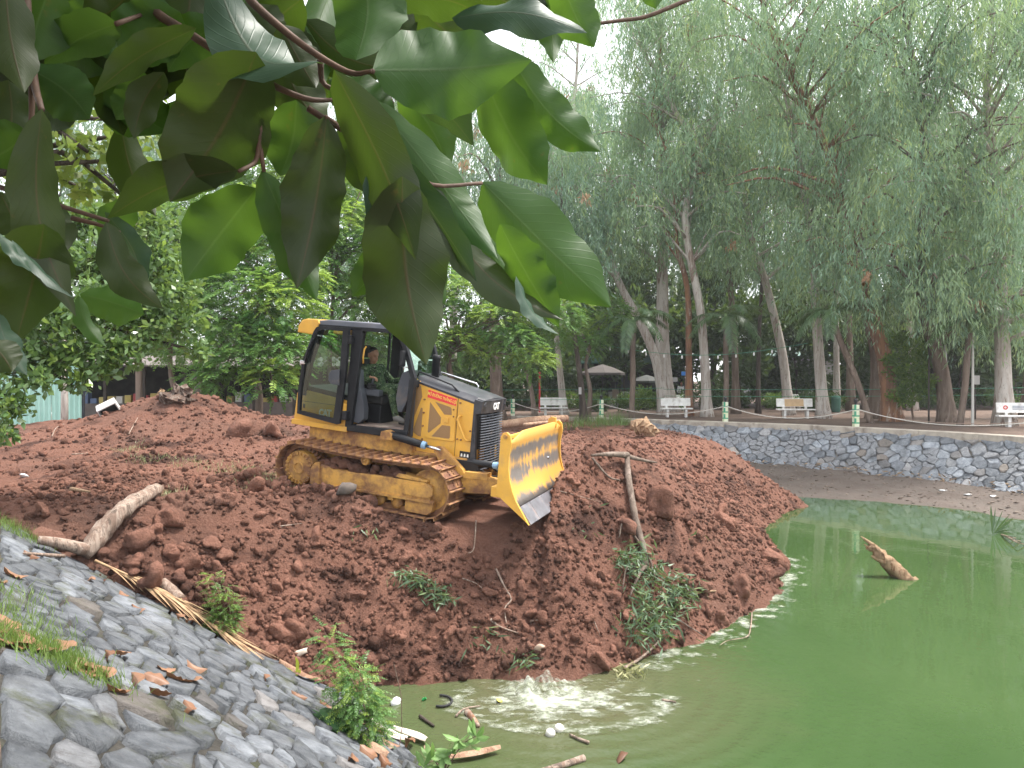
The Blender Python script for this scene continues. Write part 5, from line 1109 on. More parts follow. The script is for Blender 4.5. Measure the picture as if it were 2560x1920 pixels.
LV = [((931, 176), (1330, 150), 205, 1.10, 1.2, 12, .08, .05, None), ((1130, 45), (1468, 82), 100, 1.30, 1.25, 40, -.10, .08, P_), ((1195, 140), (1368, 462), 150, 1.35, 1.3, -20, .06, .05, None),
      ((1270, 130), (1503, 380), 115, 1.4, 1.35, 15, .07, .08, None), ((925, 245), (1245, 648), 130, 1.15, 1.2, 25, .10, .03, None), ((1010, 190), (1185, 365), 105, 1.25, 1.3, -35, .05, .03, P_),
      ((1205, 455), (1528, 768), 185, 1.25, 1.25, 12, .07, .03, None), ((1080, 460), (1408, 800), 100, 1.2, 1.25, 38, .06, .04, O_), ((1250, 560), (1398, 818), 110, 1.22, 1.25, -22, .06, .07, None), ((1290, 690), (1396, 836), 44, 1.2, 1.2, 55, .05, .05, P_),
      ((835, 175), (1040, 650), 140, 1.05, 1.1, -15, .08, .04, O_), ((1005, 440), (1066, 912), 205, 1.1, 1.15, 8, .05, .05, O_), ((985, 390), (1192, 705), 90, 1.15, 1.2, -42, .06, .05, P_), ((915, 440), (1022, 722), 66, 1.12, 1.16, 45, .07, .04, P_),
      ((975, 610), (880, 742), 92, 1.2, 1.2, 10, .04, .04, None), ((1118, 540), (1112, 764), 60, 1.25, 1.25, 25, .06, .04, None), ((890, 150), (872, -180), 175, 1.15, 1.2, 10, .05, .03, None), ((950, 10), (1240, 62), 120, 1.3, 1.3, -30, .06, .05, O_),
      ((1335, -90), (1345, 66), 90, 1.4, 1.4, 20, .05, .06, O_), ((1372, -90), (1384, 158), 70, 1.4, 1.4, 15, .08, .06, None), ((1395, -90), (1486, 118), 112, 1.35, 1.35, 0, .06, .03, None), ((1615, -60), (1640, 22), 50, 1.6, 1.6, 0, .05, .03, None),
      ((795, 155), (520, -120), 190, 1.0, 1.1, -38, .16, .05, P_), ((640, 130), (425, 505), 235, 1.05, 1.1, 10, .05, .04, O_), ((655, 425), (792, 752), 108, 1.15, 1.15, 12, .05, .05, None), ((815, 290), (742, 722), 150, 1.1, 1.12, 14, .05, .05, O_),
      ((740, 250), (700, 440), 150, 1.2, 1.2, -15, .05, .03, None), ((640, 470), (462, 704), 165, 1.2, 1.2, 8, .06, .03, None), ((595, 425), (268, 546), 115, 1.1, 1.12, 28, .05, .04, O_), ((295, 58), (110, 160), 112, 1.15, 1.2, 18, .05, .02, None),
      ((58, 165), (224, 298), 125, 1.35, 1.35, 4, .05, .03, None), ((104, 272), (190, 792), 118, 1.0, 1.05, 24, .05, .04, O_), ((12, -60), (62, 232), 120, 1.05, 1.05, 15, .04, .03, O_), ((72, 330), (-50, 410), 130, 1.1, 1.1, 10, .05, .03, None),
      ((130, -40), (70, 158), 140, 1.15, 1.15, -12, .05, .03, None), ((450, 30), (308, 168), 150, 1.2, 1.2, 5, .05, .03, None), ((490, 70), (232, 240), 84, 1.1, 1.1, 30, .05, .05, O_), ((410, 180), (335, 348), 78, 1.2, 1.2, 12, .05, .04, O_), ((352, 170), (290, 300), 85, 1.35, 1.35, 0, .05, .03, None),
      ((110, 560), (40, 856), 172, 1.0, 1.05, 14, .05, .05, O_), ((-6, 580), (80, 680), 34, .95, .95, 40, .06, .08, P_), ((30, 600), (185, 745), 40, .98, 1.0, 58, .05, .03, P_), ((200, 735), (360, 786), 92, 1.25, 1.25, 10, .06, .04, None),
      ((196, 738), (268, 868), 44, 1.15, 1.15, 30, .06, .05, None), ((265, 555), (408, 772), 90, 1.1, 1.1, 20, .06, .06, O_), ((262, 530), (352, 745), 64, 1.15, 1.15, -35, .06, .06, P_), ((-10, 780), (68, 938), 74, 1.0, 1.0, 30, .05, .05, P_), ((-40, 850), (30, 930), 90, .95, .95, 10, .04, .03, O_),
      ((250, 20), (170, 110), 100, 1.3, 1.3, 5, .05, .03, None), ((60, 480), (160, 640), 110, 1.15, 1.15, 10, .04, .04, O_), ((0, 480), (60, 600), 100, 1.2, 1.2, 10, .04, .04, O_), ((560, 60), (420, 180), 110, 1.25, 1.25, 12, .04, .04, None), ((700, 60), (790, 220), 110, 1.3, 1.3, 10, .04, .04, O_), ((330, 500), (250, 610), 80, 1.3, 1.3, 10, .04, .04, None),
      ((820, 200), (990, 290), 120, 1.2, 1.2, 22, .05, .05, None), ((900, 230), (1010, 470), 130, 1.25, 1.25, 5, .05, .04, O_), ((600, 10), (700, 120), 120, 1.3, 1.3, 5, .04, .04, O_), ((330, -30), (200, 60), 110, 1.2, 1.2, 5, .04, .04, O_), ((0, 680), (80, 790), 100, 1.15, 1.15, 5, .04, .04, O_), ((110, 640), (60, 760), 90, 1.2, 1.2, 5, .04, .04, None), ((20, 200), (10, 380), 110, 1.25, 1.25, 5, .04, .04, O_)]
LV += [((960, 300), (1090, 560), 120, 1.35, 1.35, 10, .05, .05, None), ((1040, 380), (1150, 640), 105, 1.4, 1.4, -10, .05, .05, None), ((880, 230), (960, 520), 120, 1.4, 1.4, 12, .05, .05, O_), ((1000, 230), (1120, 430), 110, 1.45, 1.45, 0, .05, .05, None), ((1130, 470), (1290, 700), 100, 1.45, 1.4, 10, .05, .06, None), ((700, 120), (820, 320), 120, 1.4, 1.4, 10, .05, .05, O_), ((500, 150), (640, 330), 120, 1.45, 1.45, 10, .05, .05, None), ((1040, 0), (1180, 120), 120, 1.5, 1.5, 0, .05, .05, O_), ((1180, -20), (1330, 60), 90, 1.5, 1.5, 0, .05, .05, O_)]
for L_ in LV: add_leaf(L_[0], L_[1], L_[2] * 1.06, *L_[3:6], L_[6] * 1.5, L_[7] * 1.9, L_[8])
for k in range(44):                       # more of its leaves, deeper in
    px = rl.uniform(-40, 960); py = rl.uniform(-110, 120 if px > 420 else 400 if k % 2 else 100); an = rl.uniform(.3, 2.6); ln = rl.uniform(170, 270)
    add_leaf((px, py), (px + math.cos(an) * ln, py + math.sin(an) * ln), rl.uniform(95, 150), rl.uniform(1.35, 1.7), rl.uniform(1.35, 1.7), rl.uniform(-25, 25), .05, .04, rl.choice([None, O_, O_]))
def stem(pts, r0, r1):
    P = smooth_path([at(px, py, d) - Vector(br_root.location) for px, py, d in pts], 4); n = len(P)
    obj('stem', tube(bmesh.new(), P, [r0 + (r1 - r0) * i / (n - 1) for i in range(n)], 7), M_TWIGR, br_root, True)
M_TWIGR = simple('reddish_twig', (.115, .066, .045), .7, (.075, .045, .032), 30, bump=.3, bscale=80, bdist=.003)
stem([(60, -200, 1.15), (65, 20, 1.12), (85, 200, 1.1), (104, 275, 1.02)], .009, .004); stem([(78, 150, 1.1), (80, 280, 1.1), (72, 330, 1.1)], .005, .003)
stem([(300, -60, 1.2), (390, 30, 1.2), (465, 78, 1.16), (640, 190, 1.12), (760, 245, 1.12), (842, 250, 1.15)], .009, .003)
stem([(600, -40, 1.25), (640, 15, 1.22), (760, 115, 1.18), (870, 180, 1.14), (930, 178, 1.1)], .008, .003); stem([(800, 150, 1.18), (815, 215, 1.2), (925, 245, 1.15)], .005, .003)
stem([(655, 205, 1.12), (650, 320, 1.13), (640, 400, 1.14), (598, 428, 1.1)], .005, .003); stem([(648, 350, 1.14), (660, 430, 1.15)], .004, .003)
stem([(770, 270, 1.14), (850, 320, 1.15), (915, 350, 1.16), (1000, 400, 1.15), (1080, 462, 1.2), (1205, 458, 1.25)], .005, .003); stem([(840, 310, 1.15), (815, 292, 1.1)], .004, .003); stem([(-40, 455, 1.2), (0, 468, 1.2), (110, 502, 1.15), (270, 552, 1.12)], .005, .003)
stem([(180, 545, 1.15), (240, 560, 1.15), (300, 580, 1.15)], .004, .002); stem([(290, 60, 1.15), (360, 35, 1.2)], .004, .003); stem([(945, 100, 1.25), (960, 30, 1.3), (1000, -60, 1.3)], .005, .005); stem([(930, 178, 1.1), (1010, 190, 1.25), (1195, 142, 1.35), (1272, 130, 1.4)], .004, .003)
stem([(1485, 60, 4), (1560, 50, 4), (1620, 40, 4), (1730, -5, 4)], .009, .012)
# rest of that tree above and behind the camera, which shades the branch
tb = Vector((-2.6, -1.6, 0)); tr_root, bm = limb_tree('shade_tree', tb, [(0, 0, -.1), (.1, .2, 1.2), (.3, .7, 2.4), (.5, 1.6, 3.3), (.9, 3.2, 3.9)], [.16, .13, .11, .08, .05], M_BARK_B, 'broad-leaved tree beside the camera whose branch hangs into view', 'tree'); obj('trunk', bm, M_BARK_B, tr_root, True)
rr = np.random.default_rng(66); Bv, Dv = [], []
for k in range(3000):
    y = -1.6 + 4.6 * rr.random(); x = -3.2 + 3.15 * rr.random() - .15 * abs(y - .6); z = 1.98 + .54 * max(y, .2) + 1.1 * rr.random()
    Bv.append((x - tb.x, y - tb.y, z - tb.z)); Dv.append((rr.normal(0, .6), rr.normal(0, .6), -.35))
Bv = np.array(Bv); Dv = unit(np.array(Dv)); Sv = unit(np.cross(Dv, (0, 0, 1.0)) + .25 * rr.normal(size=Dv.shape))
mobj('crown', leaves_mesh('crown', Bv, Dv, Sv, .20 + .1 * rr.random(3000), .10 + .04 * rr.random(3000), leaf_mat('shade_leaf', (.035, .07, .02), (.05, .10, .025), (.1, .15, .03), .3)), tr_root)
# ---------------- people ----------------
def cap(bm, a, b, ra, rb, n=12):
    """tapered limb with rounded ends"""
    a, b = Vector(a), Vector(b); d = (b - a).normalized(); tube(bm, [a - d * ra * .95, a - d * ra * .7, a, b, b + d * rb * .7, b + d * rb * .95], [ra * .3, ra * .72, ra, rb, rb * .72, rb * .3], n)
def ball(bm, c, r, sc=(1, 1, 1)):
    res = bmesh.ops.create_icosphere(bm, subdivisions=2, radius=1); 
    for v_ in res['verts']: v_.co = Vector(c) + Vector((v_.co.x * r * sc[0], v_.co.y * r * sc[1], v_.co.z * r * sc[2]))
def fuse(name, bm, mat, parent, vox, smooth=4):
    """melt overlapping pieces into one continuous skin"""
    me = bpy.data.meshes.new(name); bm.to_mesh(me); bm.free(); o = bpy.data.objects.new(name, me); COL.objects.link(o)
    m = o.modifiers.new('melt', 'REMESH'); m.mode = 'VOXEL'; m.voxel_size = vox; s = o.modifiers.new('soft', 'SMOOTH'); s.iterations = smooth; s.factor = .5
    dg = bpy.context.evaluated_depsgraph_get(); me2 = bpy.data.meshes.new_from_object(o.evaluated_get(dg)); bpy.data.objects.remove(o)
    me2.shade_smooth(); me2.materials.append(mat); me2.name = name; return mobj(name, me2, parent)
M_SKIN = simple('skin', (.32, .17, .105), .55, (.28, .14, .085), 12); M_HAIR = simple('black_hair', (.012, .011, .011), .5)
t = NT('camouflage'); v = t.coord(); n1 = t.noise(14, 2, .5, v, .8); n2 = t.noise(22, 2, .5, v, 1.0)
c = t.mix(t.ramp(n1, .49, .51), (.035, .062, .03), (.07, .105, .05)); c = t.mix(t.ramp(n2, .58, .60), c, (.018, .022, .016)); c = t.mix(t.ramp(t.noise(30, 2, .5, v, .6), .64, .66), c, (.20, .23, .17))
M_CAMO = t.out(t.princ(c, .9, spec=.15))
def hand(bm, wrist, d, palm_n, curl=.9, right=True):
    """palm with four bent fingers and a thumb leaving its side; d points along the hand"""
    d = Vector(d).normalized(); pn = Vector(palm_n).normalized(); s = d.cross(pn).normalized() * (1 if right else -1); w = Vector(wrist)
    for k in range(4):
        o_ = s * (.028 - .019 * k); cap(bm, w + d * .01 + o_ * .6, w + d * .08 + o_, .016, .013, 8); L = (.072, .082, .076, .06)[k]
        p0 = w + d * .085 + o_; p1 = p0 + (d * math.cos(curl * .5) + pn * math.sin(curl * .5)) * L * .45; p2 = p1 + (d * math.cos(curl * 1.3) + pn * math.sin(curl * 1.3)) * L * .35; p3 = p2 + (d * math.cos(curl * 1.9) + pn * math.sin(curl * 1.9)) * L * .25
        cap(bm, p0, p1, .0105, .0095, 8); cap(bm, p1, p2, .0095, .009, 8); cap(bm, p2, p3, .009, .0075, 8)
    t0 = w + d * .03 + s * .03; t1 = t0 + (d * .6 + s * .7 + pn * .2).normalized() * .045; t2 = t1 + (d * .8 + pn * .6).normalized() * .035
    cap(bm, t0, t1, .014, .012, 8); cap(bm, t1, t2, .012, .009, 8)
def person(root, J, face, vox, shirt, trousers, fingers=True, shoes=None):
    """J: joints in root space; face: direction the head looks"""
    f = Vector(face).normalized(); up = (Vector(J['head']) - Vector(J['neck'])).normalized(); sd = f.cross(up).normalized(); up = sd.cross(f).normalized(); h = Vector(J['head'])
    bm = bmesh.new(); e = lambda a, b, c_: h + f * a + sd * b + up * c_
    ball(bm, e(-.012, 0, .025), .1, (.95, .80, 1.05)); ball(bm, e(.022, 0, -.045), .072, (.95, .86, 1.05)); ball(bm, e(.052, 0, -.085), .035, (1, 1.05, .8)); cap(bm, e(.083, 0, .01), e(.102, 0, -.022), .010, .015, 8)
    ball(bm, e(.072, 0, .028), .028, (.7, 1.9, .45)); ball(bm, e(.083, 0, -.058), .016, (.7, 1.5, .55)); [ball(bm, e(-.012, s * .083, -.005), .027, (.75, .35, 1.1)) for s in (-1, 1)]
    cap(bm, J['neck'], h - up * .05, .052, .05); ch, pe = Vector(J['chest']), Vector(J['pelvis']); cap(bm, pe, ch, .13, .145); cap(bm, ch, J['neck'], .11, .055)
    for s in 'RL':
        cap(bm, J['sho' + s], J['elb' + s], .048, .038); cap(bm, J['elb' + s], J['wri' + s], .037, .026); cap(bm, ch + (Vector(J['sho' + s]) - ch) * .3, J['sho' + s], .07, .055)
        cap(bm, J['hip' + s], J['kne' + s], .078, .054); cap(bm, J['kne' + s], J['ank' + s], .052, .036); cap(bm, J['ank' + s], J['toe' + s], .036, .03)
        if fingers: hand(bm, J['wri' + s], Vector(J['han' + s]) - Vector(J['wri' + s]), (0, 0, -1), .9, s == 'R')
        else: cap(bm, J['wri' + s], J['han' + s], .03, .028)
    body = fuse('body', bm, M_SKIN, root, vox, 3)
    bm = bmesh.new(); cap(bm, pe + (ch - pe) * .05, ch, .15, .165); cap(bm, ch, Vector(J['neck']) - up * .03, .13, .062)
    for s in 'RL': cap(bm, ch + (Vector(J['sho' + s]) - ch) * .3, J['sho' + s], .085, .07); cap(bm, J['sho' + s], J['elb' + s], .064, .054); cap(bm, J['elb' + s], Vector(J['elb' + s]).lerp(Vector(J['wri' + s]), .88), .052, .042)
    fuse('jacket', bm, shirt, root, vox * 1.4)
    bm = bmesh.new(); cap(bm, pe, pe + (ch - pe) * .25, .145, .14)
    for s in 'RL': cap(bm, pe.lerp(Vector(J['hip' + s]), .5), J['hip' + s], .12, .10); cap(bm, J['hip' + s], J['kne' + s], .098, .074); cap(bm, J['kne' + s], Vector(J['kne' + s]).lerp(Vector(J['ank' + s]), .93), .07, .055)
    fuse('trousers', bm, trousers, root, vox * 1.4)
    for s in 'RL':
        bm = bmesh.new(); a, b = Vector(J['ank' + s]), Vector(J['toe' + s]); cap(bm, a - Vector((0, 0, .02)), b, .052, .042); fuse('shoe', bm, shoes or M_GREY, root, vox * 1.4)
    bm = bmesh.new(); ball(bm, e(-.036, 0, .062), .096, (.92, .86, .84)); ball(bm, e(-.062, 0, .01), .07, (.8, 1.02, 1.0)); hr = fuse('hair', bm, M_HAIR, root, vox * 1.2, 2)
    bm = bmesh.new(); [ball(bm, e(.080, s * .032, .008), .008, (.5, 1.2, .6)) for s in (-1, 1)]; obj('eyes', bm, M_HAIR, root)
    bm = bmesh.new(); ball(bm, e(.094, 0, -.058), .008, (.5, 2.8, .5)); obj('mouth', bm, simple('lips', (.22, .09, .07), .5), root)
drv = empty('person', DZ_LOC, (DZ_ROLL, DZ_PITCH, DZ_YAW), 'person in camouflage uniform sitting in the bulldozer cab with a hand on the lever', 'person')
person(drv, dict(pelvis=(-.42, -.03, 1.70), chest=(-.50, -.04, 1.93), neck=(-.51, -.05, 2.075), head=(-.50, -.06, 2.205), shoR=(-.52, -.23, 2.01), shoL=(-.48, .15, 2.01), elbR=(-.46, -.35, 1.80), elbL=(-.30, .22, 1.80), wriR=(-.345, -.365, 1.885), wriL=(-.11, .25, 1.85),
    hanR=(-.26, -.355, 1.885), hanL=(-.02, .26, 1.85), hipR=(-.38, -.13, 1.68), hipL=(-.38, .08, 1.68), kneR=(-.05, -.19, 1.71), kneL=(-.03, .10, 1.71), ankR=(.07, -.20, 1.30), ankL=(.10, .08, 1.30), toeR=(.22, -.21, 1.245), toeL=(.25, .08, 1.245)), (.92, -.30, -.22), .0085, M_CAMO, M_CAMO, True, simple('dusty_boot', (.17, .16, .15), .8))
b = at(1703, 1000, 50); b.z = FAR_Z
M_SHIRT = simple('white_shirt', (.66, .66, .66), .9); M_TROU = simple('dark_trousers', (.03, .032, .04), .9)
p2 = empty('person', b, (0, 0, R(-75)), 'standing person in pale shirt and dark trousers by the dark stall', 'person')
person(p2, dict(pelvis=(0, 0, .95), chest=(0, 0, 1.25), neck=(0, 0, 1.45), head=(.02, 0, 1.60), shoR=(0, -.2, 1.40), shoL=(0, .2, 1.40), elbR=(-.02, -.27, 1.12), elbL=(-.02, .27, 1.12), wriR=(.12, -.22, .98), wriL=(.12, .22, .98), hanR=(.2, -.2, .98), hanL=(.2, .2, .98),
    hipR=(0, -.1, .92), hipL=(0, .1, .92), kneR=(.02, -.11, .5), kneL=(.02, .11, .5), ankR=(0, -.11, .08), ankL=(0, .11, .08), toeR=(.15, -.12, .04), toeL=(.15, .12, .04)), (1, 0, 0), .02, M_SHIRT, M_TROU, False, M_HAIR)
# ---------------- benches, posts, ropes on the far bank ----------------
M_BENCH = simple('bench_concrete', (.82, .81, .79), .8, (.72, .70, .67), 5, dirt=(.35, .31, .27), dirt_scale=4, dirt_lo=.5, dirt_max=.6, bump=.2, bscale=40)
def bench(px, py_feet, w_px, label, rot=0.0, dep=None):
    dep = dep or (CAMZ - FAR_Z) * FPX / (py_feet - 950); b = at(px, py_feet, dep); b.z = FAR_Z; w = w_px / FPX * dep / 2
    o = empty('bench', b, (0, 0, rot), label, 'bench', 'white concrete benches')
    obj('seat', box(-w * 1.05, w * 1.05, -.24, .18, .40, .46, .012), M_BENCH, o)
    obj('backrest', bx(bmesh.new(), -w, w, .22, .28, .55, .95, .012, Matrix.Rotation(R(-10), 3, 'X')), M_BENCH, o)
    for s in (-1, 1):
        obj('leg', box(s * w * .62 - .055, s * w * .62 + .055, -.17, .14, 0, .40, .01), M_BENCH, o)
        obj('support', bx(bmesh.new(), s * w * .62 - .05, s * w * .62 + .05, .15, .22, .02, .62, .008, Matrix.Rotation(R(-9), 3, 'X')), M_BENCH, o)
    return o, w
bench(1384, 1041, 66, 'white concrete bench just right of the bulldozer, the leftmost one')
bench(1691, 1043, 74, 'white concrete bench in front of the thick pale trunks', R(-2))
o, w = bench(1989, 1046, 88, 'white concrete bench with a tan panel on its backrest', R(-6))
obj('tan_panel', bx(bmesh.new(), -w * .55, w * .5, .196, .212, .57, .93, .004, Matrix.Rotation(R(-10), 3, 'X')), simple('tan_print', (.55, .38, .22), .7, (.48, .33, .19), 6), o)
o, w = bench(2562, 1068, 118, 'white bench with a red ring emblem at the right edge', R(-14))
bm = bmesh.new(); ring = [(math.cos(a), math.sin(a)) for a in np.linspace(0, 6.283, 17)[:-1]]
frame(bm, [(-w * .66 + x * .085, .76 + z * .085) for x, z in ring], [(-w * .66 + x * .045, .76 + z * .045) for x, z in ring], .185, .19); obj('ring_emblem', bm, simple('emblem_red', (.55, .06, .05), .6), o)
bm = bmesh.new(); [bx(bm, -w * .40, w * .3 - .1 * k, .184 - .008 * k, .19 - .008 * k, .80 - .06 * k, .83 - .06 * k) for k in range(3)]; obj('printed_line', bm, simple('faded_print', (.30, .32, .38), .7), o)
bench(1699, 1022, 26, 'small white bench farther back, beside the thick pale trunk', R(8), 46); bench(1990, 1012, 22, 'distant white bench back showing behind the tilted trunk', R(-4), 48)
M_POST = simple('post_paint', (.60, .64, .42), .7, (.66, .68, .55), 4); M_POSTG = simple('post_green', (.05, .28, .16), .6); M_LAMP = simple('lantern_black', (.02, .02, .022), .5); M_ROPE = simple('white_rope', (.60, .57, .52), .9, (.45, .42, .38), 30); M_ROPE2 = simple('brown_rope', (.26, .19, .15), .9)
def kerb_px(px):
    best = min((abs(1280 + FPX * kerb_n(KL * k / 900)[0].x / kerb_n(KL * k / 900)[0].y - px), KL * k / 900) for k in range(900)); p, tn, nn = kerb_n(best[1]); q_ = p - nn * .1; return Vector((q_.x, q_.y, FAR_Z + .11))
tops = []
for px, lab in ((1190, 'cream and green post hidden mostly by the bulldozer hood'), (1501, 'cream and green lantern post between the first and second bench'), (1812, 'cream and green lantern post between the second and third bench'), (2137, 'cream and green lantern post right of the tan-panelled bench'), (2680, 'cream and green lantern post beyond the right edge')):
    b = kerb_px(min(px, 2660)); o = empty('lantern_post', b, (0, 0, .1), lab, 'post', 'lantern posts on the coping'); h = .82
    obj('shaft', prism(bmesh.new(), [(-.09, -.09), (.09, -.09), (.09, .09), (-.09, .09)], 0, h, 'z', .01), M_POST, o)
    for z in (.12, .38, .62):
        obj('green_band', bx(bmesh.new(), -.093, .093, -.093, .093, z, z + .05), M_POSTG, o); obj('green_patch', box(-.093, -.03, -.094, -.05, z + .051, z + .2), M_POSTG, o)
    ln = obj('lantern', lathe(bmesh.new(), [(.05, h), (.03, h + .03), (.05, h + .05), (.075, h + .16), (.085, h + .165), (.05, h + .20), (.012, h + .23), (.012, h + .25)], (0, 0, 0), 'z', 10), M_LAMP, o)
    tops.append(b)
def rope(name, a, b, sag, r_, mat, label, group, n=18):
    P = [a.lerp(b, k / n) - Vector((0, 0, sag * 4 * (k / n) * (1 - k / n))) for k in range(n + 1)]; o = obj(name, tube(bmesh.new(), P, r_, 6), mat, None, True); return tag(o, label, 'rope' if 'rope' in name else 'cord', group)
for k, (a, b) in enumerate(zip(tops, tops[1:])):
    w_ = ('between the hood and the first lantern post', 'between first and second lantern post', 'between second and third lantern post', 'right of the third lantern post')[k]
    rope('rope', a + Vector((0, -.1, .66)), b + Vector((0, -.1, .66)), .42, .016, M_ROPE, 'white sagging rope ' + w_, 'ropes between posts'); rope('rope', a + Vector((0, .1, .60)), b + Vector((0, .1, .60)), .30, .012, M_ROPE2, 'brown sagging rope ' + w_, 'ropes between posts')
M_CORD = simple('green_cord', (.08, .26, .16), .7)
for px0, px1, py, d0, d1, lab in ((1080, 1660, 974, 40, 38, 'upper green cord strung behind the first bench'), (1660, 2580, 973, 38, 33, 'upper green cord strung behind the third bench'), (1080, 1660, 999, 40, 38, 'lower green cord strung behind the first bench'), (1660, 2580, 990, 38, 33, 'lower green cord strung behind the third bench')):
    rope('cord', at(px0, py, d0), at(px1, py - 4, d1), .05, .012, M_CORD, lab, 'green cords among the trunks')
M_BULB = simple('white_bulb', (.75, .75, .72), .3)
P = [at(1480 + 45 * k, 858 + 30 * math.sin(math.pi * k / 12), 37 - .1 * k) for k in range(13)]
lt = empty('string_lights', P[0], (0, 0, 0), 'cord of small white bulbs looping through the trunks', 'string lights'); obj('cable', tube(bmesh.new(), [p - P[0] for p in P], .012, 5), M_CORD, lt)
for p in P[1:-1]: obj('bulb', lathe(bmesh.new(), [(.012, -.02), (.03, -.07), (.045, -.13), (.03, -.18), (.008, -.2)], p - P[0], 'z', 8), M_BULB, lt)
# ---------------- stalls and sheds in the shade ----------------
M_TARP = simple('green_tarp', (.05, .13, .095), .6, (.035, .10, .075), 2); M_DKWOOD = simple('dark_boards', (.035, .028, .024), .9, (.055, .045, .038), 4); M_TAUPE = simple('shaded_taupe_canvas', (.085, .073, .068), .85); M_GCAN = simple('grey_canvas', (.075, .078, .075), .85); M_REDP = simple('red_pole', (.42, .03, .03), .5); M_BSIGN = simple('blue_sign', (.05, .22, .62), .5); M_PALEB = simple('pale_board', (.42, .41, .40), .8)  # taupe canvas colour is lowered to carry the shade over the parasol
def dep_pt(px, py, dep): p = at(px, py, dep); return p
b = at(1570, 1000, 52); b.z = FAR_Z; st = empty('food_stall', b, (0, 0, 0), 'dark open stall under a green tarp roof behind the trunks', 'stall')
obj('tarp_roof', prism(bmesh.new(), [(-.4, 3.0), (1.2, 3.75), (3.2, 3.0), (3.2, 2.95), (1.2, 3.68), (-.4, 2.93)], -3.2, 4.4, 'x'), M_TARP, st)
obj('back_wall', box(-3.2, 4.4, 2.9, 3.0, 0, 3.0), M_DKWOOD, st); obj('side_wall', box(3.9, 4.0, .6, 2.9, 0, 2.9), M_DKWOOD, st)
for x in (-3.1, -.6, 1.9, 4.3): obj('roof_post', box(x - .05, x + .05, -.35, -.25, 0, 3.0), M_DKWOOD, st)
obj('counter', box(-1.3, .9, -.2, .5, 0, 1.05, .01), M_PALEB, st); obj('menu_board', box(-1.1, -.5, -.28, -.22, .35, 1.25), simple('board_tan', (.35, .27, .22), .8), st); obj('shelf_unit', box(-.5, .5, 2.5, 2.85, 0, 2.4), M_GREY, st)
obj('counter', box(2.2, 4.2, .1, .7, 0, .95, .01), M_DKWOOD, st)
def parasol(px, py_rim, dep, rad, label, mat):
    p = at(px, py_rim, dep); b = Vector((p.x, p.y, FAR_Z)); h = p.z - FAR_Z; o = empty('parasol', b, (0, 0, 0), label, 'parasol', 'stall parasols'); bm = bmesh.new(); n = 8; tp = bm.verts.new((0, 0, h + rad * .38)); rm = [bm.verts.new((rad * math.cos(2 * math.pi * k / n), rad * math.sin(2 * math.pi * k / n), h)) for k in range(n)]
    md = [bm.verts.new((rad * .5 * math.cos(2 * math.pi * k / n), rad * .5 * math.sin(2 * math.pi * k / n), h + rad * .23)) for k in range(n)]; vl = [bm.verts.new((v_.co.x, v_.co.y, h - .14)) for v_ in rm]
    for k in range(n): j = (k + 1) % n; bm.faces.new((tp, md[k], md[j])); bm.faces.new((md[k], rm[k], rm[j], md[j])); bm.faces.new((rm[k], vl[k], vl[j], rm[j]))
    obj('canopy', bm, mat, o); obj('pole', tube(bmesh.new(), [(0, 0, 0), (0, 0, h + rad * .36)], .03, 8), M_DKWOOD, o); obj('base', lathe(bmesh.new(), [(.3, 0), (.3, .08), (.06, .1)], (0, 0, 0), 'z', 12), M_GREY, o)
parasol(1506, 932, 46, 1.35, 'taupe parasol in front of the green-roofed stall', M_TAUPE); parasol(1616, 952, 48, 1.0, 'low grey parasol right of the stall counter', M_GCAN)
for px, py0, dep, lab in ((1577, 915, 47, 'thin red pole in front of the stall counter'), (1722, 905, 48, 'thin red pole left of the tan-brown trunk'), (1349, 930, 44, 'thin red stake behind the first bench')):
    p = at(px, py0, dep); tag(obj('red_pole', tube(bmesh.new(), [(p.x, p.y, FAR_Z - .05), (p.x, p.y, p.z)], .05, 8), M_REDP), lab, 'pole', 'red poles by the stall')
def signboard(px, py, dep, w, h, mat, label, legs=True):
    p = at(px, py, dep); o = empty('signboard', (p.x, p.y, FAR_Z), (0, 0, 0), label, 'sign'); z = p.z - FAR_Z; obj('panel', box(-w / 2, w / 2, -.03, .03, z - h / 2, z + h / 2, .01), mat, o)
    if legs: obj('leg', box(-.03, .03, .031, .07, 0, z), M_DKWOOD, o)
signboard(1712, 934, 47.5, .42, .24, M_BSIGN, 'small blue sign beside the red pole'); signboard(1683, 949, 49, .55, .28, M_PALEB, 'pale board by the standing person'); signboard(1450, 977, 35.3, .13, .32, M_PALEB, 'small white notice on the dark trunk right of the first bench'); signboard(2324, 862, 32.6, .17, .12, M_PALEB, 'tiny white label on the broad grey-brown trunk'); signboard(2440, 950, 36, .32, .42, M_PALEB, 'white electrical box on a pole near the right-hand bench')
p = at(2432, 830, 31.2); tag(obj('white_pole', tube(bmesh.new(), [(p.x, p.y, FAR_Z - .1), (p.x, p.y, p.z + 1)], [.06, .04], 8), simple('white_pipe', (.55, .54, .50), .6)), 'thin white pole standing beside the slim right palm', 'pole')
p = at(2363, 860, 33.5); tag(obj('grey_pipe', tube(bmesh.new(), [(p.x + .25, p.y, FAR_Z - .1), (p.x + .05, p.y, 1.5), (p.x, p.y, p.z)], [.08, .08, .05], 8), simple('grey_pipe', (.45, .47, .48), .6)), 'pale grey pipe leaning behind the broad grey-brown trunk', 'pipe')
b = at(2395, 1000, 60); b.z = FAR_Z; o = empty('red_barrier', b, (0, 0, 0), 'red fence panel far back near the right-hand palm', 'barrier'); obj('panel', box(-.9, .9, -.03, .03, .35, 1.35, .02), M_REDP, o); [obj('foot', box(s - .05, s + .05, -.25, .25, 0, .36, .01), M_DKWOOD, o) for s in (-.7, .7)]
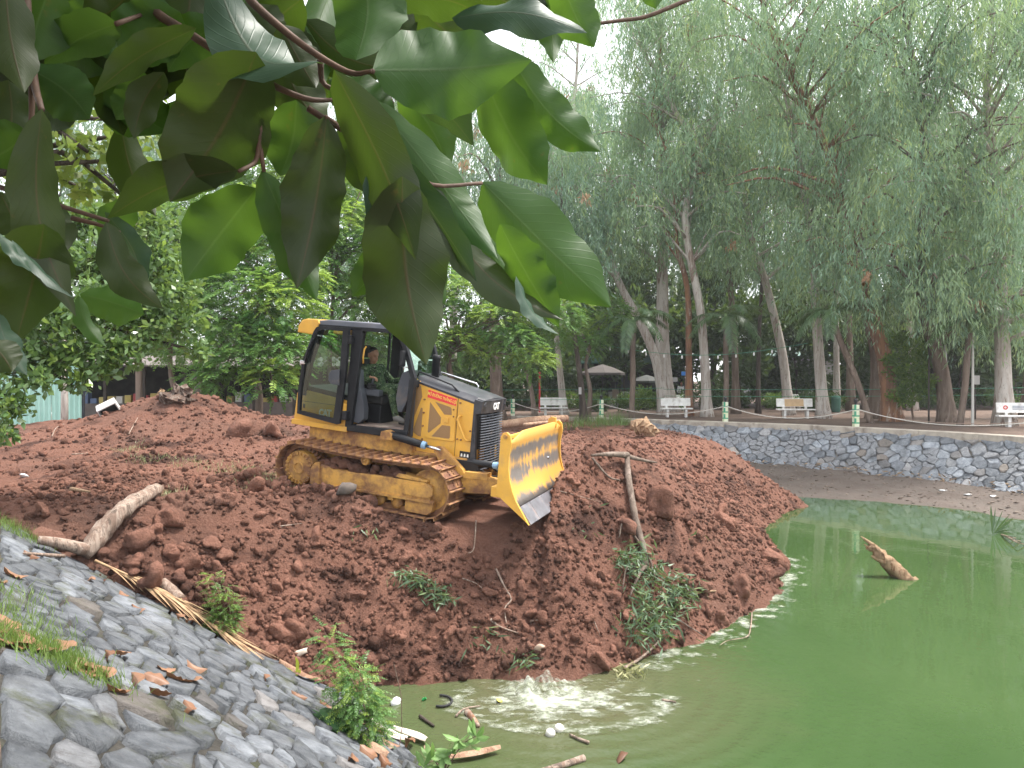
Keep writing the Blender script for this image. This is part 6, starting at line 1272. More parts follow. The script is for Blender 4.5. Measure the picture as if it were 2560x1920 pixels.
b = at(2090, 985, 44); b.z = FAR_Z; o = empty('litter_bin', b, (0, 0, 0), 'dark green litter bin behind the third bench', 'bin'); obj('drum', lathe(bmesh.new(), [(.2, 0), (.24, .1), (.26, .75), (.27, .8)], (0, 0, 0), 'z', 14), M_TARP, o); obj('lid', lathe(bmesh.new(), [(.27, .805), (.2, .93), (.03, .97)], (0, 0, 0), 'z', 14), M_TARP, o)
# far block of low buildings glimpsed between trunks
M_FWALL = simple('far_wall', (.22, .22, .21), .9, (.17, .165, .155), 1); M_FWIN = simple('far_window', (.05, .06, .07), .3); M_FROOF = simple('far_roof', (.10, .16, .13), .8)
for k, (px, w, h, lab) in enumerate(((1980, 9, 4.2, 'low pale building glimpsed between trunks behind the third bench'), (2420, 12, 4.0, 'low pale building glimpsed behind the right-hand trunks'), (640, 14, 3.6, 'low building in shade behind the feathery trees'))):
    b = at(px, 1000, 78); b.z = FAR_Z; o = empty('far_building', b, (0, 0, 0), lab, 'building'); obj('wall', box(-w / 2, w / 2, 0, 5, 0, h), M_FWALL, o); obj('roof', prism(bmesh.new(), [(-.5, h), (2.5, h + 1.2), (5.5, h), (5.5, h + .1), (2.5, h + 1.32), (-.5, h + .1)], -w / 2 - .4, w / 2 + .4, 'x'), M_FROOF, o)
    for j in range(int(w / 2.4)):
        x = -w / 2 + 1.2 + 2.4 * j; obj('window', box(x - .5, x + .5, -.05, .02, 1.1, 2.4), M_FWIN, o)
# sheds behind the mound
M_TIN = simple('rusty_tin', (.16, .13, .12), .7, (.10, .085, .08), 3)
for px, dep, w, lab, seed in ((320, 29, 4.4, 'dark lean-to shed with stored goods behind the soil mound', 1), (690, 31, 4.8, 'dark open shed with shelves left of the bulldozer cab', 2)):
    b = at(px, 1000, dep); b.z = -.1; o = empty('market_shed', b, (0, 0, 0), lab, 'shed', 'sheds behind the mound'); rs = np.random.default_rng(seed)
    obj('back_wall', box(-w / 2, w / 2, 2.4, 2.5, 0, 2.5), M_DKWOOD, o); obj('roof', prism(bmesh.new(), [(-.5, 2.25), (2.7, 2.7), (2.7, 2.76), (-.5, 2.31)], -w / 2 - .3, w / 2 + .3, 'x'), M_TIN, o)
    for s in (-1, 1): obj('side_wall', box(s * w / 2 - .04, s * w / 2 + .04, .4, 2.4, 0, 2.45), M_DKWOOD, o)
    for x in np.linspace(-w / 2, w / 2, 4): obj('post', box(x - .05, x + .05, -.3, -.2, 0, 2.3), M_DKWOOD, o)
    obj('counter', box(-w / 2 + .2, w / 2 - .2, .2, .8, 0, .85, .01), M_TIN, o)
    for k in range(12):
        c_ = [(.35, .06, .06), (.55, .54, .52), (.10, .14, .24), (.35, .30, .24), (.45, .36, .12)][rs.integers(5)]; x = -w / 2 + .4 + (w - .8) * k / 11; hh = .15 + .3 * rs.random()
        g = obj('goods_box', box(x - .12, x + .12, .3, .6, .852, .852 + hh, .01), simple('goods', c_, .7), None); g.location = b; tag(g, ORD[k] + ' box from the left on the counter of the shed ' + ('behind the mound' if seed == 1 else 'left of the cab'), 'box', 'goods in the sheds')
# mint corrugated fence and the slim pole before it
M_MINT = simple('mint_sheet', (.42, .66, .58), .55, (.36, .60, .52), 2); b = at(205, 1000, 25.5); b.z = -.1; fc = empty('corrugated_fence', b, (0, 0, R(6)), 'mint-green corrugated sheet fence at the left edge', 'fence')
for k in range(6):
    bm = bmesh.new(); n = 25; x0 = -.95 * (k + 1); pr = None
    for i in range(n):
        x = x0 + .94 * i / (n - 1); y = .025 * math.sin(i * math.pi / 2); rg = (bm.verts.new((x, y, 0)), bm.verts.new((x, y, 2.35)))
        if pr: bm.faces.new((pr[0], rg[0], rg[1], pr[1]))
        pr = rg
    obj('sheet', bm, M_MINT, fc)
for k in range(4): obj('post', box(-1.9 * k - .04, -1.9 * k + .04, .06, .13, 0, 2.3), M_GREY, fc)
p = at(160, 1000, 22.5); tag(obj('pale_pole', tube(bmesh.new(), [(p.x, p.y, -.2), (p.x + .02, p.y, 1), (p.x, p.y, 3.4)], [.11, .10, .08], 10), M_BARK_P, None, True), 'slim pale trunk-like pole in front of the mint fence', 'pole')
b = hit(250, 1052); o = empty('white_crate', b + Vector((0, .6, .05)), (R(25), R(-28), R(20)), 'tipped white frame crate lying behind the mound', 'crate'); bm = bmesh.new(); frame(bm, [(-.22, 0), (.22, 0), (.22, .36), (-.22, .36)], [(-.195, .025), (.195, .025), (.195, .335), (-.195, .335)], -.16, .16); obj('frame', bm, M_PALEB, o); obj('panel', box(-.195, .195, .13, .15, .025, .335), M_GREY, o)
# ---------------- logs, stumps, branches ----------------
M_LOG = bark('weathered_log', (.40, .31, .25), (.27, .185, .14), (.16, .12, .095), 3); M_FRESH = bark('fresh_wood', (.42, .29, .18), (.33, .21, .125), (.22, .115, .06), 6); M_LOGR = bark('bare_log', (.42, .28, .19), (.32, .19, .125), (.25, .14, .09), 1.5)
def log(name, pts, rads, mat, label, cat='log', n=14, seed=0, bump=.12, forks=(), group=None, sm=True):
    o = empty(name, pts[0], (0, 0, 0), label, cat, group); r_ = np.random.default_rng(seed); P = smooth_path([Vector(p) - Vector(pts[0]) for p in pts], 6); rr_ = np.interp(np.linspace(0, 1, len(P)), np.linspace(0, 1, len(rads)), rads)
    bm = bmesh.new(); tube(bm, P, list(rr_), n)
    for v_ in bm.verts: v_.co += Vector(r_.normal(0, 1, 3)) * bump * .18 * rr_[0]
    obj('stem', bm, mat, o, sm)
    for f in forks:
        Q = smooth_path([Vector(p) - Vector(pts[0]) for p in f[0]], 4); obj('fork', tube(bmesh.new(), Q, list(np.interp(np.linspace(0, 1, len(Q)), [0, 1], f[1])), 8), mat, o, True)
    return o
up = Vector((0, 0, 1)); a = hit(212, 1415, 'both')
log('fallen_log', [a + up * .10, hit(255, 1372, 'both') + up * .20, hit(320, 1310, 'both') + up * .20, hit(392, 1246, 'both') + up * .12], [.07, .10, .12, .105, .098, .095, .085], M_LOG, 'thick weathered forked log lying from the stone bank up the soil', 'log', 16, 1, .8, [([a + up * .16, hit(150, 1395, 'bank') + up * .16, hit(95, 1372, 'bank') + up * .10], (.075, .045)), ([hit(160, 1402, 'bank') + up * .05, hit(60, 1396, 'bank') + up * .05], (.022, .014))])
a = hit(405, 1478, 'both'); c_ = hit(452, 1515, 'both'); log('short_log', [a + up * .07, c_ + up * .06], [.06, .07, .065], M_LOG, 'short cut log piece among the clods beside the dry frond', 'log', 10, 2)
a, c_ = at(1240, 1063, 27), at(1418, 1046, 28.5); log('bare_log', [a, a.lerp(c_, .5) + up * .02, c_], [.13, .16, .17, .13], M_LOGR, 'long barkless felled log lying behind the blade', 'log', 12, 3)
a, c_ = at(1310, 1062, 25), at(1400, 1052, 26); log('bare_branch', [a, c_], [.06, .05], M_LOGR, 'thin barkless branch below the long felled log', 'branch', 8, 4)
a, c_ = at(600, 1058, 26), at(740, 1050, 26.5); log('bare_log', [a, c_], [.10, .12, .1], M_FRESH, 'pale felled log left of the bulldozer, behind the soil', 'log', 10, 5)
a = hit(1600, 1090); o = log('wood_chunk', [a + Vector((-.25, 0, .30)), a + Vector((.1, -.1, .28)), a + Vector((.42, -.2, .05))], [.14, .22, .20, .12], M_FRESH, 'orange split stump chunk on top of the soil in front of the far wall', 'wood chunk', 9, 6, 1.6, (), None, False)
a = at(440, 1010, 18.4); o = log('root_stump', [a + up * -.2, a + Vector((.05, 0, .12)), a + Vector((.12, .05, .34))], [.42, .36, .22, .10], bark('muddy_root', (.12, .075, .055), (.08, .05, .04), (.2, .16, .13), 3), 'muddy root stump crowning the soil mound', 'stump', 10, 7, 1.6, (), None, False)
a = at(405, 1005, 19); o = log('broken_stump', [a - up * .2, a + up * .10, a + up * .30], [.12, .12, .10, .03], M_FRESH, 'splintered orange stump sticking out left of the root stump', 'stump', 10, 8, 1.2)
pts = [(1568, 1172), (1572, 1230), (1588, 1320), (1608, 1400), (1615, 1440)]; H = [hit(*p) + up * (.20 - .02 * k) for k, p in enumerate(pts)]
fk = [([H[0] + up * .02, hit(1525, 1180) + up * .28, hit(1478, 1172) + up * .2], (.055, .02)), ([H[0], hit(1610, 1190) + up * .25, hit(1642, 1186) + up * .2], (.04, .012)), ([hit(1480, 1180) + up * .2, hit(1520, 1210) + up * .1, hit(1550, 1230) + up * .15], (.02, .012)), ([H[4], hit(1598, 1480) + up * .2, hit(1572, 1520) + up * .12], (.035, .012)), ([H[3], hit(1625, 1430) + up * .15, hit(1640, 1470) + up * .08], (.025, .01)), ([H[4], hit(1570, 1450) + up * .18, hit(1556, 1500) + up * .1], (.02, .008)), ([H[3], hit(1560, 1350) + up * .2, hit(1548, 1365) + up * .12], (.02, .01)), ([hit(1650, 1510) + up * .15, hit(1690, 1560) + up * .06, hit(1760, 1600) + up * .04], (.015, .008))]
o = log('fallen_branch', H, [.042, .050, .050, .052, .045], M_BARK_B, 'crooked dead branch with green leaves lying down the slope right of the blade', 'branch', 12, 9, .4, fk)
def leaf_pile(px_list, n, ll, lw, r_, mat, lift=.12, spread=.16):
    B = []; D = []
    for px, py in px_list:
        c_ = hit(px, py)
        for _ in range(n): B.append(c_ + Vector((r_.normal(0, spread), r_.normal(0, spread), lift * r_.random() + .02))); D.append((r_.normal(.15, .7), r_.normal(-.2, .7), r_.normal(-.35, .4)))
    B = np.array([list(p) for p in B]); D = unit(np.array(D)); k = len(B); return leaves_mesh('leaves', B, D, rside(D, r_), ll * (.6 + .8 * r_.random(k)), lw * (.7 + .6 * r_.random(k)), mat, np.where(r_.random(k) < .2, .5, .1))
M_CUT = leaf_mat('cut_leaf', (.05, .10, .055), (.10, .16, .10), (.20, .26, .08), .25); rr = np.random.default_rng(12)
me = leaf_pile([(1580, 1400), (1570, 1440), (1600, 1460), (1590, 1500), (1620, 1520), (1600, 1550), (1640, 1560), (1660, 1500), (1690, 1480), (1680, 1540), (1620, 1590), (1650, 1600), (1580, 1580), (1700, 1520), (1560, 1420), (1600, 1620), (1640, 1450)], 80, .17, .026, rr, M_CUT, .24, .13); ob = mobj('leaves', me, o, -Vector(H[0]))
for pl, n, lab in (([(1010, 1440), (1025, 1452), (1042, 1464), (1060, 1472), (1080, 1486), (1092, 1500), (1102, 1516)], 60, 'cut leafy twig lying mid-slope below the tracks'), ([(1310, 1670), (1312, 1655)], 26, 'small leafy sprig at the water line by the splash'), ([(1200, 1590), (1185, 1625), (1230, 1600), (1240, 1630)], 9, 'thin scatter of grey-green leaves near the waterline'), ([(920, 1330), (905, 1345)], 9, 'few grey leaves caught on the slope below the track'), ([(1560, 1680), (1566, 1692), (1580, 1686)], 24, 'bleached leafy twig trailing into the water'), ([(800, 1160), (1500, 1270), (1480, 1350), (1730, 1350), (1440, 1330)], 5, 'stray grey leaves scattered on the upper slope')):
    sc_ = any(w_ in lab for w_ in ('scatter', 'few', 'stray')); tag(mobj('scattered_leaves' if sc_ else 'leafy_twig', leaf_pile(pl, n, .14, .024, rr, M_CUT if 'bleached' not in lab else leaf_mat('bleached_leaf', (.22, .22, .10), (.32, .30, .15), (.4, .4, .2), .2), .08, .09)), lab, None if sc_ else 'twig', None, 'stuff' if sc_ else None)
def stick(px_pts, r0, label, mat=M_LOG, lift=.04):
    P = [hit(*p) + up * lift for p in px_pts]; tag(obj('stick', tube(bmesh.new(), smooth_path(P, 4), [r0 * (1 - .6 * k / (4 * (len(P) - 1))) for k in range(4 * (len(P) - 1) + 1)], 6), mat, None, True), label, 'stick', 'dead sticks on the soil')
stick([(1190, 1310), (1188, 1350), (1182, 1390), (1158, 1396)], .012, 'thin pale bent stick below the front of the track'); stick([(1240, 1430), (1262, 1480), (1278, 1510), (1262, 1530), (1268, 1580)], .016, 'forked upright stick on the lower slope'); stick([(1226, 1565), (1250, 1580), (1296, 1594)], .02, 'thick short stick crossing the foot of the forked one')
stick([(1156, 1458), (1190, 1468), (1212, 1490)], .009, 'wiry twig right of the cut leafy twig'); stick([(1325, 1565), (1370, 1558)], .014, 'short straight stick near the middle of the lower slope'); stick([(1560, 1680), (1600, 1655), (1640, 1620), (1650, 1600)], .022, 'bare crooked stick at the water edge below the leafy branch'); stick([(1880, 1540), (1876, 1580), (1866, 1600), (1820, 1610), (1800, 1620)], .012, 'twig standing at the waterline on the right of the heap')
stick([(130, 1095), (140, 1075), (160, 1065)], .014, 'pale forked twig on the far left soil', M_LOG); stick([(180, 1142), (220, 1140)], .016, 'straight pale stick on the left soil before the mound'); stick([(322, 1090), (345, 1050)], .014, 'pale twig standing on the left face of the mound'); stick([(178, 1232), (230, 1240)], .03, 'flat pale wood splinter on the dark soil at left', M_FRESH); stick([(1735, 1490), (1790, 1484)], .028, 'pale wood chip on the right lower slope', M_FRESH); stick([(700, 1325), (755, 1318)], .010, 'thin pale twig left of the lower slope')
stick([(1400, 1240), (1500, 1265)], .008, 'faint straw-coloured twig right of the blade tip'); stick([(1480, 1560), (1500, 1600)], .01, 'short twig low on the slope left of the leafy branch')
# trunk piece standing out of the water, palm leaf and other floating things
a = on_z(2262, 1446, WATER_Z); e = at(2175, 1364, a.y + .25); log('sunken_log', [a + Vector((.25, -.05, -.25)), a, a.lerp(e, .55), e], [.13, .135, .13, .125, .11, .07], M_FRESH, 'splintered pale log slanting out of the green water', 'log', 12, 11, 1.0, [([a.lerp(e, .5) + Vector((-.06, -.05, 0)), a.lerp(e, .68) + Vector((-.13, -.05, -.03)), a.lerp(e, .74) + Vector((-.17, -.05, -.02))], (.06, .012)), ([a.lerp(e, .9) + Vector((.05, 0, .02)), a.lerp(e, 1.12) + Vector((.0, 0, .03)), a.lerp(e, 1.24) + Vector((-.02, 0, .03))], (.05, .006)), ([a.lerp(e, .9) + Vector((-.04, 0, -.02)), a.lerp(e, 1.10) + Vector((-.05, 0, -.03))], (.045, .008))])
b = on_z(2482, 1338, WATER_Z); o = empty('palm_leaf', b, (0, 0, 0), 'green fan of palm leaf sticking up from the water at right', 'palm leaf')
for k in range(11):
    an = R(95 - 9 * k); L = .75 - .03 * k; bm = bmesh.new(); d_ = Vector((math.cos(an), .25 * math.sin(k), math.sin(an))); s_ = Vector((0.3, 1, 0)).cross(d_).normalized() * .022; q_ = Vector((.05 * k * .3, .02 * k, 0))
    bm.faces.new([bm.verts.new(p) for p in (q_ - s_ * .3, q_ + d_ * L * .5 - s_, q_ + d_ * L - up * .03, q_ + d_ * L * .5 + s_)]); obj('leaflet', bm, M_PALM, o)
for k in range(3): q_ = on_z(2520 + 12 * k, 1352 + 8 * k, WATER_Z) - b; obj('stalk', tube(bmesh.new(), [(.2, 0, .02), q_ + Vector((0, 0, .1)), q_ + Vector((.3, .2, .02))], .015, 6), M_LOG, o)
M_FOAMB = simple('foam_float', (.62, .60, .55), .7, (.5, .47, .42), 20)
for px, py, lab in ((1376, 1838, 'off-white foam float in the water, the left of two'), (1398, 1826, 'off-white foam float in the water, the right of two')):
    p = on_z(px, py, WATER_Z); o = obj('foam_float', lathe(bmesh.new(), [(.03, -.05), (.045, -.03), (.052, .01), (.042, .03), (.02, .04), (.012, .05)], (0, 0, 0), 'z', 14), M_FOAMB, None, True, p + Vector((0, 0, .02)), (.3, .4, 0)); tag(o, lab, 'float', 'foam floats')
def wstick(pts, r0, r1, lab, mat=M_LOG): P = [on_z(px, py, WATER_Z + .02) for px, py in pts]; tag(obj('floating_stick', tube(bmesh.new(), smooth_path(P, 3), list(np.linspace(r0, r1, 3 * (len(P) - 1) + 1)), 7), mat, None, True), lab, 'stick', 'sticks floating in the water')
wstick([(1350, 1930), (1410, 1912), (1460, 1895)], .03, .035, 'grey forked driftwood at the bottom edge of the water'); wstick([(1425, 1836), (1445, 1846), (1472, 1856)], .012, .016, 'short twig floating right of the foam floats'); wstick([(1168, 1780), (1185, 1800), (1196, 1815)], .04, .02, 'brown bark strip floating left of the splash', M_BARK_R); wstick([(1140, 1790), (1160, 1772), (1200, 1765)], .012, .008, 'thin curved twig floating left of the splash'); wstick([(1050, 1790), (1075, 1808), (1085, 1815)], .02, .012, 'dark twig in the murky corner by the bank', M_BARK_D); wstick([(1655, 1750), (1690, 1755)], .015, .01, 'pale twig floating right of the splash')
tag(obj('black_hose', tube(bmesh.new(), [on_z(1100 + 30 * math.cos(a) , 1752 + 14 * math.sin(a), WATER_Z + .02) for a in np.linspace(-1.6, 1.9, 14)], .014, 6), M_RUB, None, True), 'black hose loop floating in the murky corner', 'hose')
def litter(px, py, sx, sy, sz, mat, lab, cat, kind='both', dz_=.02):
    p = hit(px, py, kind); V0, F0 = ico(2); r_ = np.random.default_rng(px); tag(mobj('litter', npmesh('litter', lump(V0, r_, .4) * (sx, sy, sz), F0, mat, True), None, p + up * dz_, (r_.normal(0, .2), r_.normal(0, .2), r_.random() * 3)), lab, cat)
M_WBAG = simple('white_plastic', (.66, .66, .66), .4); litter(990, 1757, .10, .05, .05, M_WBAG, 'crumpled white bag in the murky corner by the bank', 'bag'); litter(60, 1193, .09, .06, .03, M_WBAG, 'crumpled white paper on the dark soil at far left', 'litter'); litter(1062, 1752, .06, .03, .015, simple('green_plastic', (.05, .42, .12), .4), 'bright green plastic scrap in the murky corner', 'litter'); litter(1250, 1757, .06, .045, .012, simple('yellow_leaf', (.66, .58, .10), .6), 'yellow leaf floating at the left of the splash', 'leaf'); litter(1552, 1903, .10, .05, .02, M_DRY, 'reddish dry leaf floating at the bottom edge', 'leaf'); litter(752, 1638, .11, .05, .05, simple('pale_rock', (.50, .42, .34), .9), 'pale stone among the clods near the yellow seedling', 'stone', 'dirt'); litter(1352, 1625, .09, .07, .06, simple('tan_rock', (.45, .33, .25), .9), 'tan stone low on the slope above the splash', 'stone', 'dirt')
litter(1930, 1395, .32, .22, .14, M_CLOD, 'flat pinkish soil slab at the right waterline', 'soil clod', 'dirt'); litter(860, 1235, .16, .12, .10, simple('grey_rubble', (.10, .085, .075), .95, (.15, .12, .10), 9), 'grey rubble lump beside the track rollers', 'stone', 'dirt', .06)
def mud_at(px, py):
    U = 1280 + FPX * MUDV[:, 0] / MUDV[:, 1]; W = 950 - FPX * (MUDV[:, 2] - CAMZ) / MUDV[:, 1]; i = int(np.argmin((U - px) ** 2 + (W - py) ** 2)); return Vector(MUDV[i]) + up * .01
for px, py, lab in ((2424, 1235, 'white plastic scrap on the mud flat, the left one'), (2482, 1240, 'white plastic scrap on the mud flat, the right one'), (2360, 1228, 'small white scrap on the mud near the wall foot')):
    p = mud_at(px, py); V0, F0 = ico(2); r_ = np.random.default_rng(px); tag(mobj('litter', npmesh('litter', lump(V0, r_, .5) * (.13, .08, .02), F0, M_WBAG, True), None, p), lab, 'litter')
rr = np.random.default_rng(33); V0, F0 = ico(1); VV = []; FF = []; k = 0
for i in rr.integers(0, len(MUDV), 2600):
    p = MUDV[i]
    if p[2] < WATER_Z + .02: continue
    s_ = .012 + .05 * rr.random() ** 3; VV.append(lump(V0, rr) * (s_ * 1.6, s_, s_ * .5) + (p[0] + rr.normal(0, .1), p[1] + rr.normal(0, .1), p[2] + .005)); FF.append(F0 + k * len(V0)); k += 1
tag(mobj('mud_debris', npmesh('mud_debris', np.concatenate(VV), np.concatenate(FF), simple('mud_crumb', (.10, .075, .06), .9, (.24, .19, .15), 3))), 'small debris strewn over the mud flat', None, None, 'stuff')
me = leaves_mesh('wall_foot_litter', np.array([list(wall_map(KL * rr.uniform(.3, 1), WALL_LEN * rr.uniform(.82, 1.12), .06)) for _ in range(900)]), *(lambda D: (D, rside(D, rr)))(unit(rr.normal(size=(900, 3)) * (1, 1, .25))), .10 + .25 * rr.random(900), .02 + .04 * rr.random(900), simple('dry_litter', (.30, .21, .13), .9, (.22, .15, .09), 3))
tag(mobj('wall_foot_litter', me), 'dry straw and leaves along the foot of the far wall', None, None, 'stuff')
# ---------------- splash and foam ----------------
t = NT('water_foam'); v = t.add('ShaderNodeNewGeometry').outputs['Position']; c = t.mix(t.ramp(t.noise(14, 5, .6, v), .35, .65), (.22, .25, .17), (.50, .52, .45)); tr = t.add('ShaderNodeBsdfTransparent'); mx = t.add('ShaderNodeMixShader'); fm = t.add('ShaderNodeAttribute', attribute_name='fm').outputs['Fac']; mp = t.add('ShaderNodeMapping'); mp.inputs['Scale'].default_value = (1, 1.8, 1); t.link(v, mp.inputs['Vector']); t.link(t.math('MULTIPLY', t.ramp(t.math('ADD', t.math('MULTIPLY', fm, .9), t.noise(20, 9, .78, mp.outputs[0], .8)), .58, 1.02, 0, .8), t.ramp(fm, 0, .15)), mx.inputs[0]); t.link(tr.outputs[0], mx.inputs[1]); t.link(t.princ(c, .45, spec=.4, normal=t.bump(t.noise(60, 4, .6, v), .6, .01)), mx.inputs[2]); M_FOAM = t.out(mx.outputs[0])
def foam(name, x0, x1, y0, y1, step, mask, hgt, label, kind='stuff'):
    X, Y = np.meshgrid(np.arange(x0, x1, step), np.arange(y0, y1, step)); X = X + step * .4 * (rng.random(X.shape) - .5); Y = Y + step * .4 * (rng.random(Y.shape) - .5); m = mask(X, Y); Z = WATER_Z + .006 + np.maximum(0, hgt(X, Y, m)); k = m > 0; idx = np.arange(X.size).reshape(X.shape)
    q_ = np.stack([idx[:-1, :-1], idx[:-1, 1:], idx[1:, 1:], idx[1:, :-1]], -1); ok = k[:-1, :-1] & k[:-1, 1:] & k[1:, 1:] & k[1:, :-1]; F = q_[ok]; used, inv = np.unique(F, return_inverse=True); V = np.stack([X.ravel(), Y.ravel(), Z.ravel()], 1)[used]
    return tag(mobj(name, npmesh(name, V, inv.reshape(-1, 4), M_FOAM, True, {'fm': m.ravel()[used]})), label, None, None, kind)
def m_spl(X, Y):
    e = np.hypot((X - .55) / 1.25, (Y - 8.72) / .80); n = fbm(X * 6, Y * 11, 4, 3, .65); n2 = fbm(X * 20, Y * 34, 3, 9, .7)
    core = .62 - e * .70 + n * .45; rim = .30 - np.abs(e - .95) * 2.0 + n * .40 - .25 * (Y > 8.9); return np.maximum(core, rim) * (e < 1.2)
foam('splash_foam', -1.0, 2.1, 7.7, 9.75, .011, m_spl, lambda X, Y, m: .02 * np.minimum(m, .6) + .16 * np.exp(-((X - .35) / .35) ** 2 - ((Y - 9.05) / .22) ** 2) * (.4 + 1.6 * np.abs(fbm(X * 9, Y * 9, 2, 4))), 'white foam of the splash where soil slid into the pond')
def m_sh(X, Y):
    d = toe_dist(X, Y); n = fbm(X * 6, Y * 6, 4, 13, .6); return (.26 - np.abs(d + .16) * .9 + n * .6 - .06) * (d < .12) * (X > 1.6)
foam('shore_foam', 1.2, 6.2, 9.4, 16, .02, m_sh, lambda X, Y, m: .015 * np.minimum(m, .5), 'thin foam along the edge of the soil heap')
def m_fl(X, Y): return (fbm(X * 11, Y * 11, 3, 23, .7) - .50 - .05 * np.hypot(X - 3, Y - 10)) 
foam('foam_flecks', -.6, 7.5, 7.0, 14, .025, m_fl, lambda X, Y, m: .004 + 0 * m, 'small white flecks floating on the green water')
V0, F0 = ico(1); rr = np.random.default_rng(17); VV = []; FF = []
for k in range(240):
    a = rr.random() * 6.283; q_ = rr.random() ** .6; x = .45 + 1.1 * q_ * math.cos(a); y = 8.85 + .65 * q_ * math.sin(a); VV.append(V0 * (.004 + .011 * rr.random() ** 2) + (x, y, WATER_Z + .02 + .42 * rr.random() ** 2 * (1.2 - q_))); FF.append(F0 + k * len(V0))
tag(mobj('splash_droplets', npmesh('splash_droplets', np.concatenate(VV), np.concatenate(FF), M_FOAM, True)), 'water drops thrown up over the splash', None, None, 'stuff')
# ---------------- plants and litter on the near bank ----------------
def sapling(name, stems, label, r_, mat, blob_r, fronds, ll=.03, lw=.012, fl=.13, base_kind='both'):
    """stems: lists of photo points base first; all at about one distance"""
    b = hit(*stems[0][0], base_kind); o = empty(name, b, (0, 0, 0), label, 'plant'); bm = bmesh.new(); bl = []
    for st_ in stems:
        P = [hit(*st_[0], base_kind) - b] + [at(px, py, b.y + .05 * k) - b for k, (px, py) in enumerate(st_[1:])]; Q = smooth_path(P, 5); tube(bm, Q, [.008 * (1 - .75 * i / (len(Q) - 1)) for i in range(len(Q))], 5)
        for i in range(max(2, len(Q) // 5), len(Q)): u = i / (len(Q) - 1); bl.append((Q[i].x, Q[i].y, Q[i].z, blob_r * (1.15 - .6 * u), blob_r * (.9 - .3 * u)))
    obj('stem', bm, M_TWIG, o, True); mobj('foliage', pinnate_crown(bl, r_, fronds / blob_r ** 2, fl, 8, ll, lw, mat, .25, .3), o)
M_SAP = leaf_mat('sapling_leaf', (.07, .17, .05), (.12, .24, .07), (.26, .36, .06), .4); rs = np.random.default_rng(21)
sapling('sapling', [[(925, 1860), (915, 1780), (880, 1700), (840, 1640), (812, 1580)], [(930, 1862), (905, 1790), (860, 1730), (820, 1680)], [(935, 1862), (925, 1790), (915, 1730), (900, 1680)], [(920, 1860), (870, 1800), (850, 1760)], [(940, 1862), (930, 1820), (880, 1780), (850, 1690)]], 'tall feathery green sapling growing from the stone bank at the water', rs, M_SAP, .15, 16, .035, .014, .15)
sapling('sapling', [[(562, 1590), (560, 1540), (548, 1490), (530, 1440)], [(565, 1590), (575, 1530), (560, 1470)], [(558, 1590), (545, 1550), (535, 1500)]], 'small dark feathery sapling at the end of the dry frond', rs, M_BUSH, .12, 13, .03, .013, .13)
b = hit(1120, 1905, 'both'); b = Vector((b.x - .05, b.y - .1, -2.0)); o = empty('leafy_plant', b, (0, 0, 0), 'light green broad-leaved plant at the bottom centre by the water', 'plant'); bm = bmesh.new(); top = []
for px, py in ((1190, 1840), (1150, 1850), (1110, 1885), (1080, 1900), (1175, 1862), (1130, 1880), (1060, 1915)): p = at(px, py, 6.9) - b; tube(bm, smooth_path([(0, 0, -.1), p * .5 + Vector((.02, 0, .05)), p], 4), [.007 - .0005 * i for i in range(9)], 5); top.append(p)
obj('stem', bm, M_TWIG, o, True); M_LEAFY = big_leaf_mat('light_leaf', (.15, .27, .08), (.20, .33, .11), (.26, .36, .16), .35); rr = np.random.default_rng(3)
for p in top:
    for k in range(5): d_ = Vector((rr.normal(0, 1), rr.normal(-.2, .5), rr.normal(.35, .4))).normalized() * (.13 + .05 * rr.random()); mobj('leaf', leaf_geo('leaf', p, p + d_, .055, R(rr.uniform(-40, 40)), .08, .03, M_LEAFY, rr, .2, 8, 4, Vector((0, .3, -1))), o, p)
b = hit(738, 1690, 'both'); o = empty('seedling', b, (0, 0, 0), 'yellow-green seedling at the edge of bank and soil', 'plant'); M_YLEAF = big_leaf_mat('yellow_leaf_blade', (.50, .56, .05), (.56, .60, .08), (.6, .6, .2), .3)
for k, d_ in enumerate(((.0, 0, .22), (-.14, 0, .10), (-.06, -.05, .05), (.06, 0, .08))): mobj('leaf', leaf_geo('leaf', Vector((0, 0, 0)), Vector(d_), .04, .2, .1, .02, M_YLEAF, rr, .2, 8, 4, Vector((0, 1, -.3))), o)
tag(obj('thin_stem', tube(bmesh.new(), [at(995, 1890, 7.3), at(1005, 1820, 7.4), at(1003, 1740, 7.4), at(985, 1660, 7.4)], .004, 5), M_TWIG), 'single thin bare stem rising in front of the murky corner', 'stem')
b = hit(690, 1790, 'bank'); V0, F0 = ico(3); r_ = np.random.default_rng(9); tag(mobj('moss_mound', npmesh('moss_mound', lump(V0, r_, .25) * (.30, .18, .13), F0, simple('moss_green', (.035, .085, .03), .95, (.05, .12, .035), 20, bump=.8, bscale=120), True), None, hit(835, 1815, 'bank'), (R(-12), R(25), R(-20))), 'dark mossy hump at the foot of the tall sapling', 'moss')
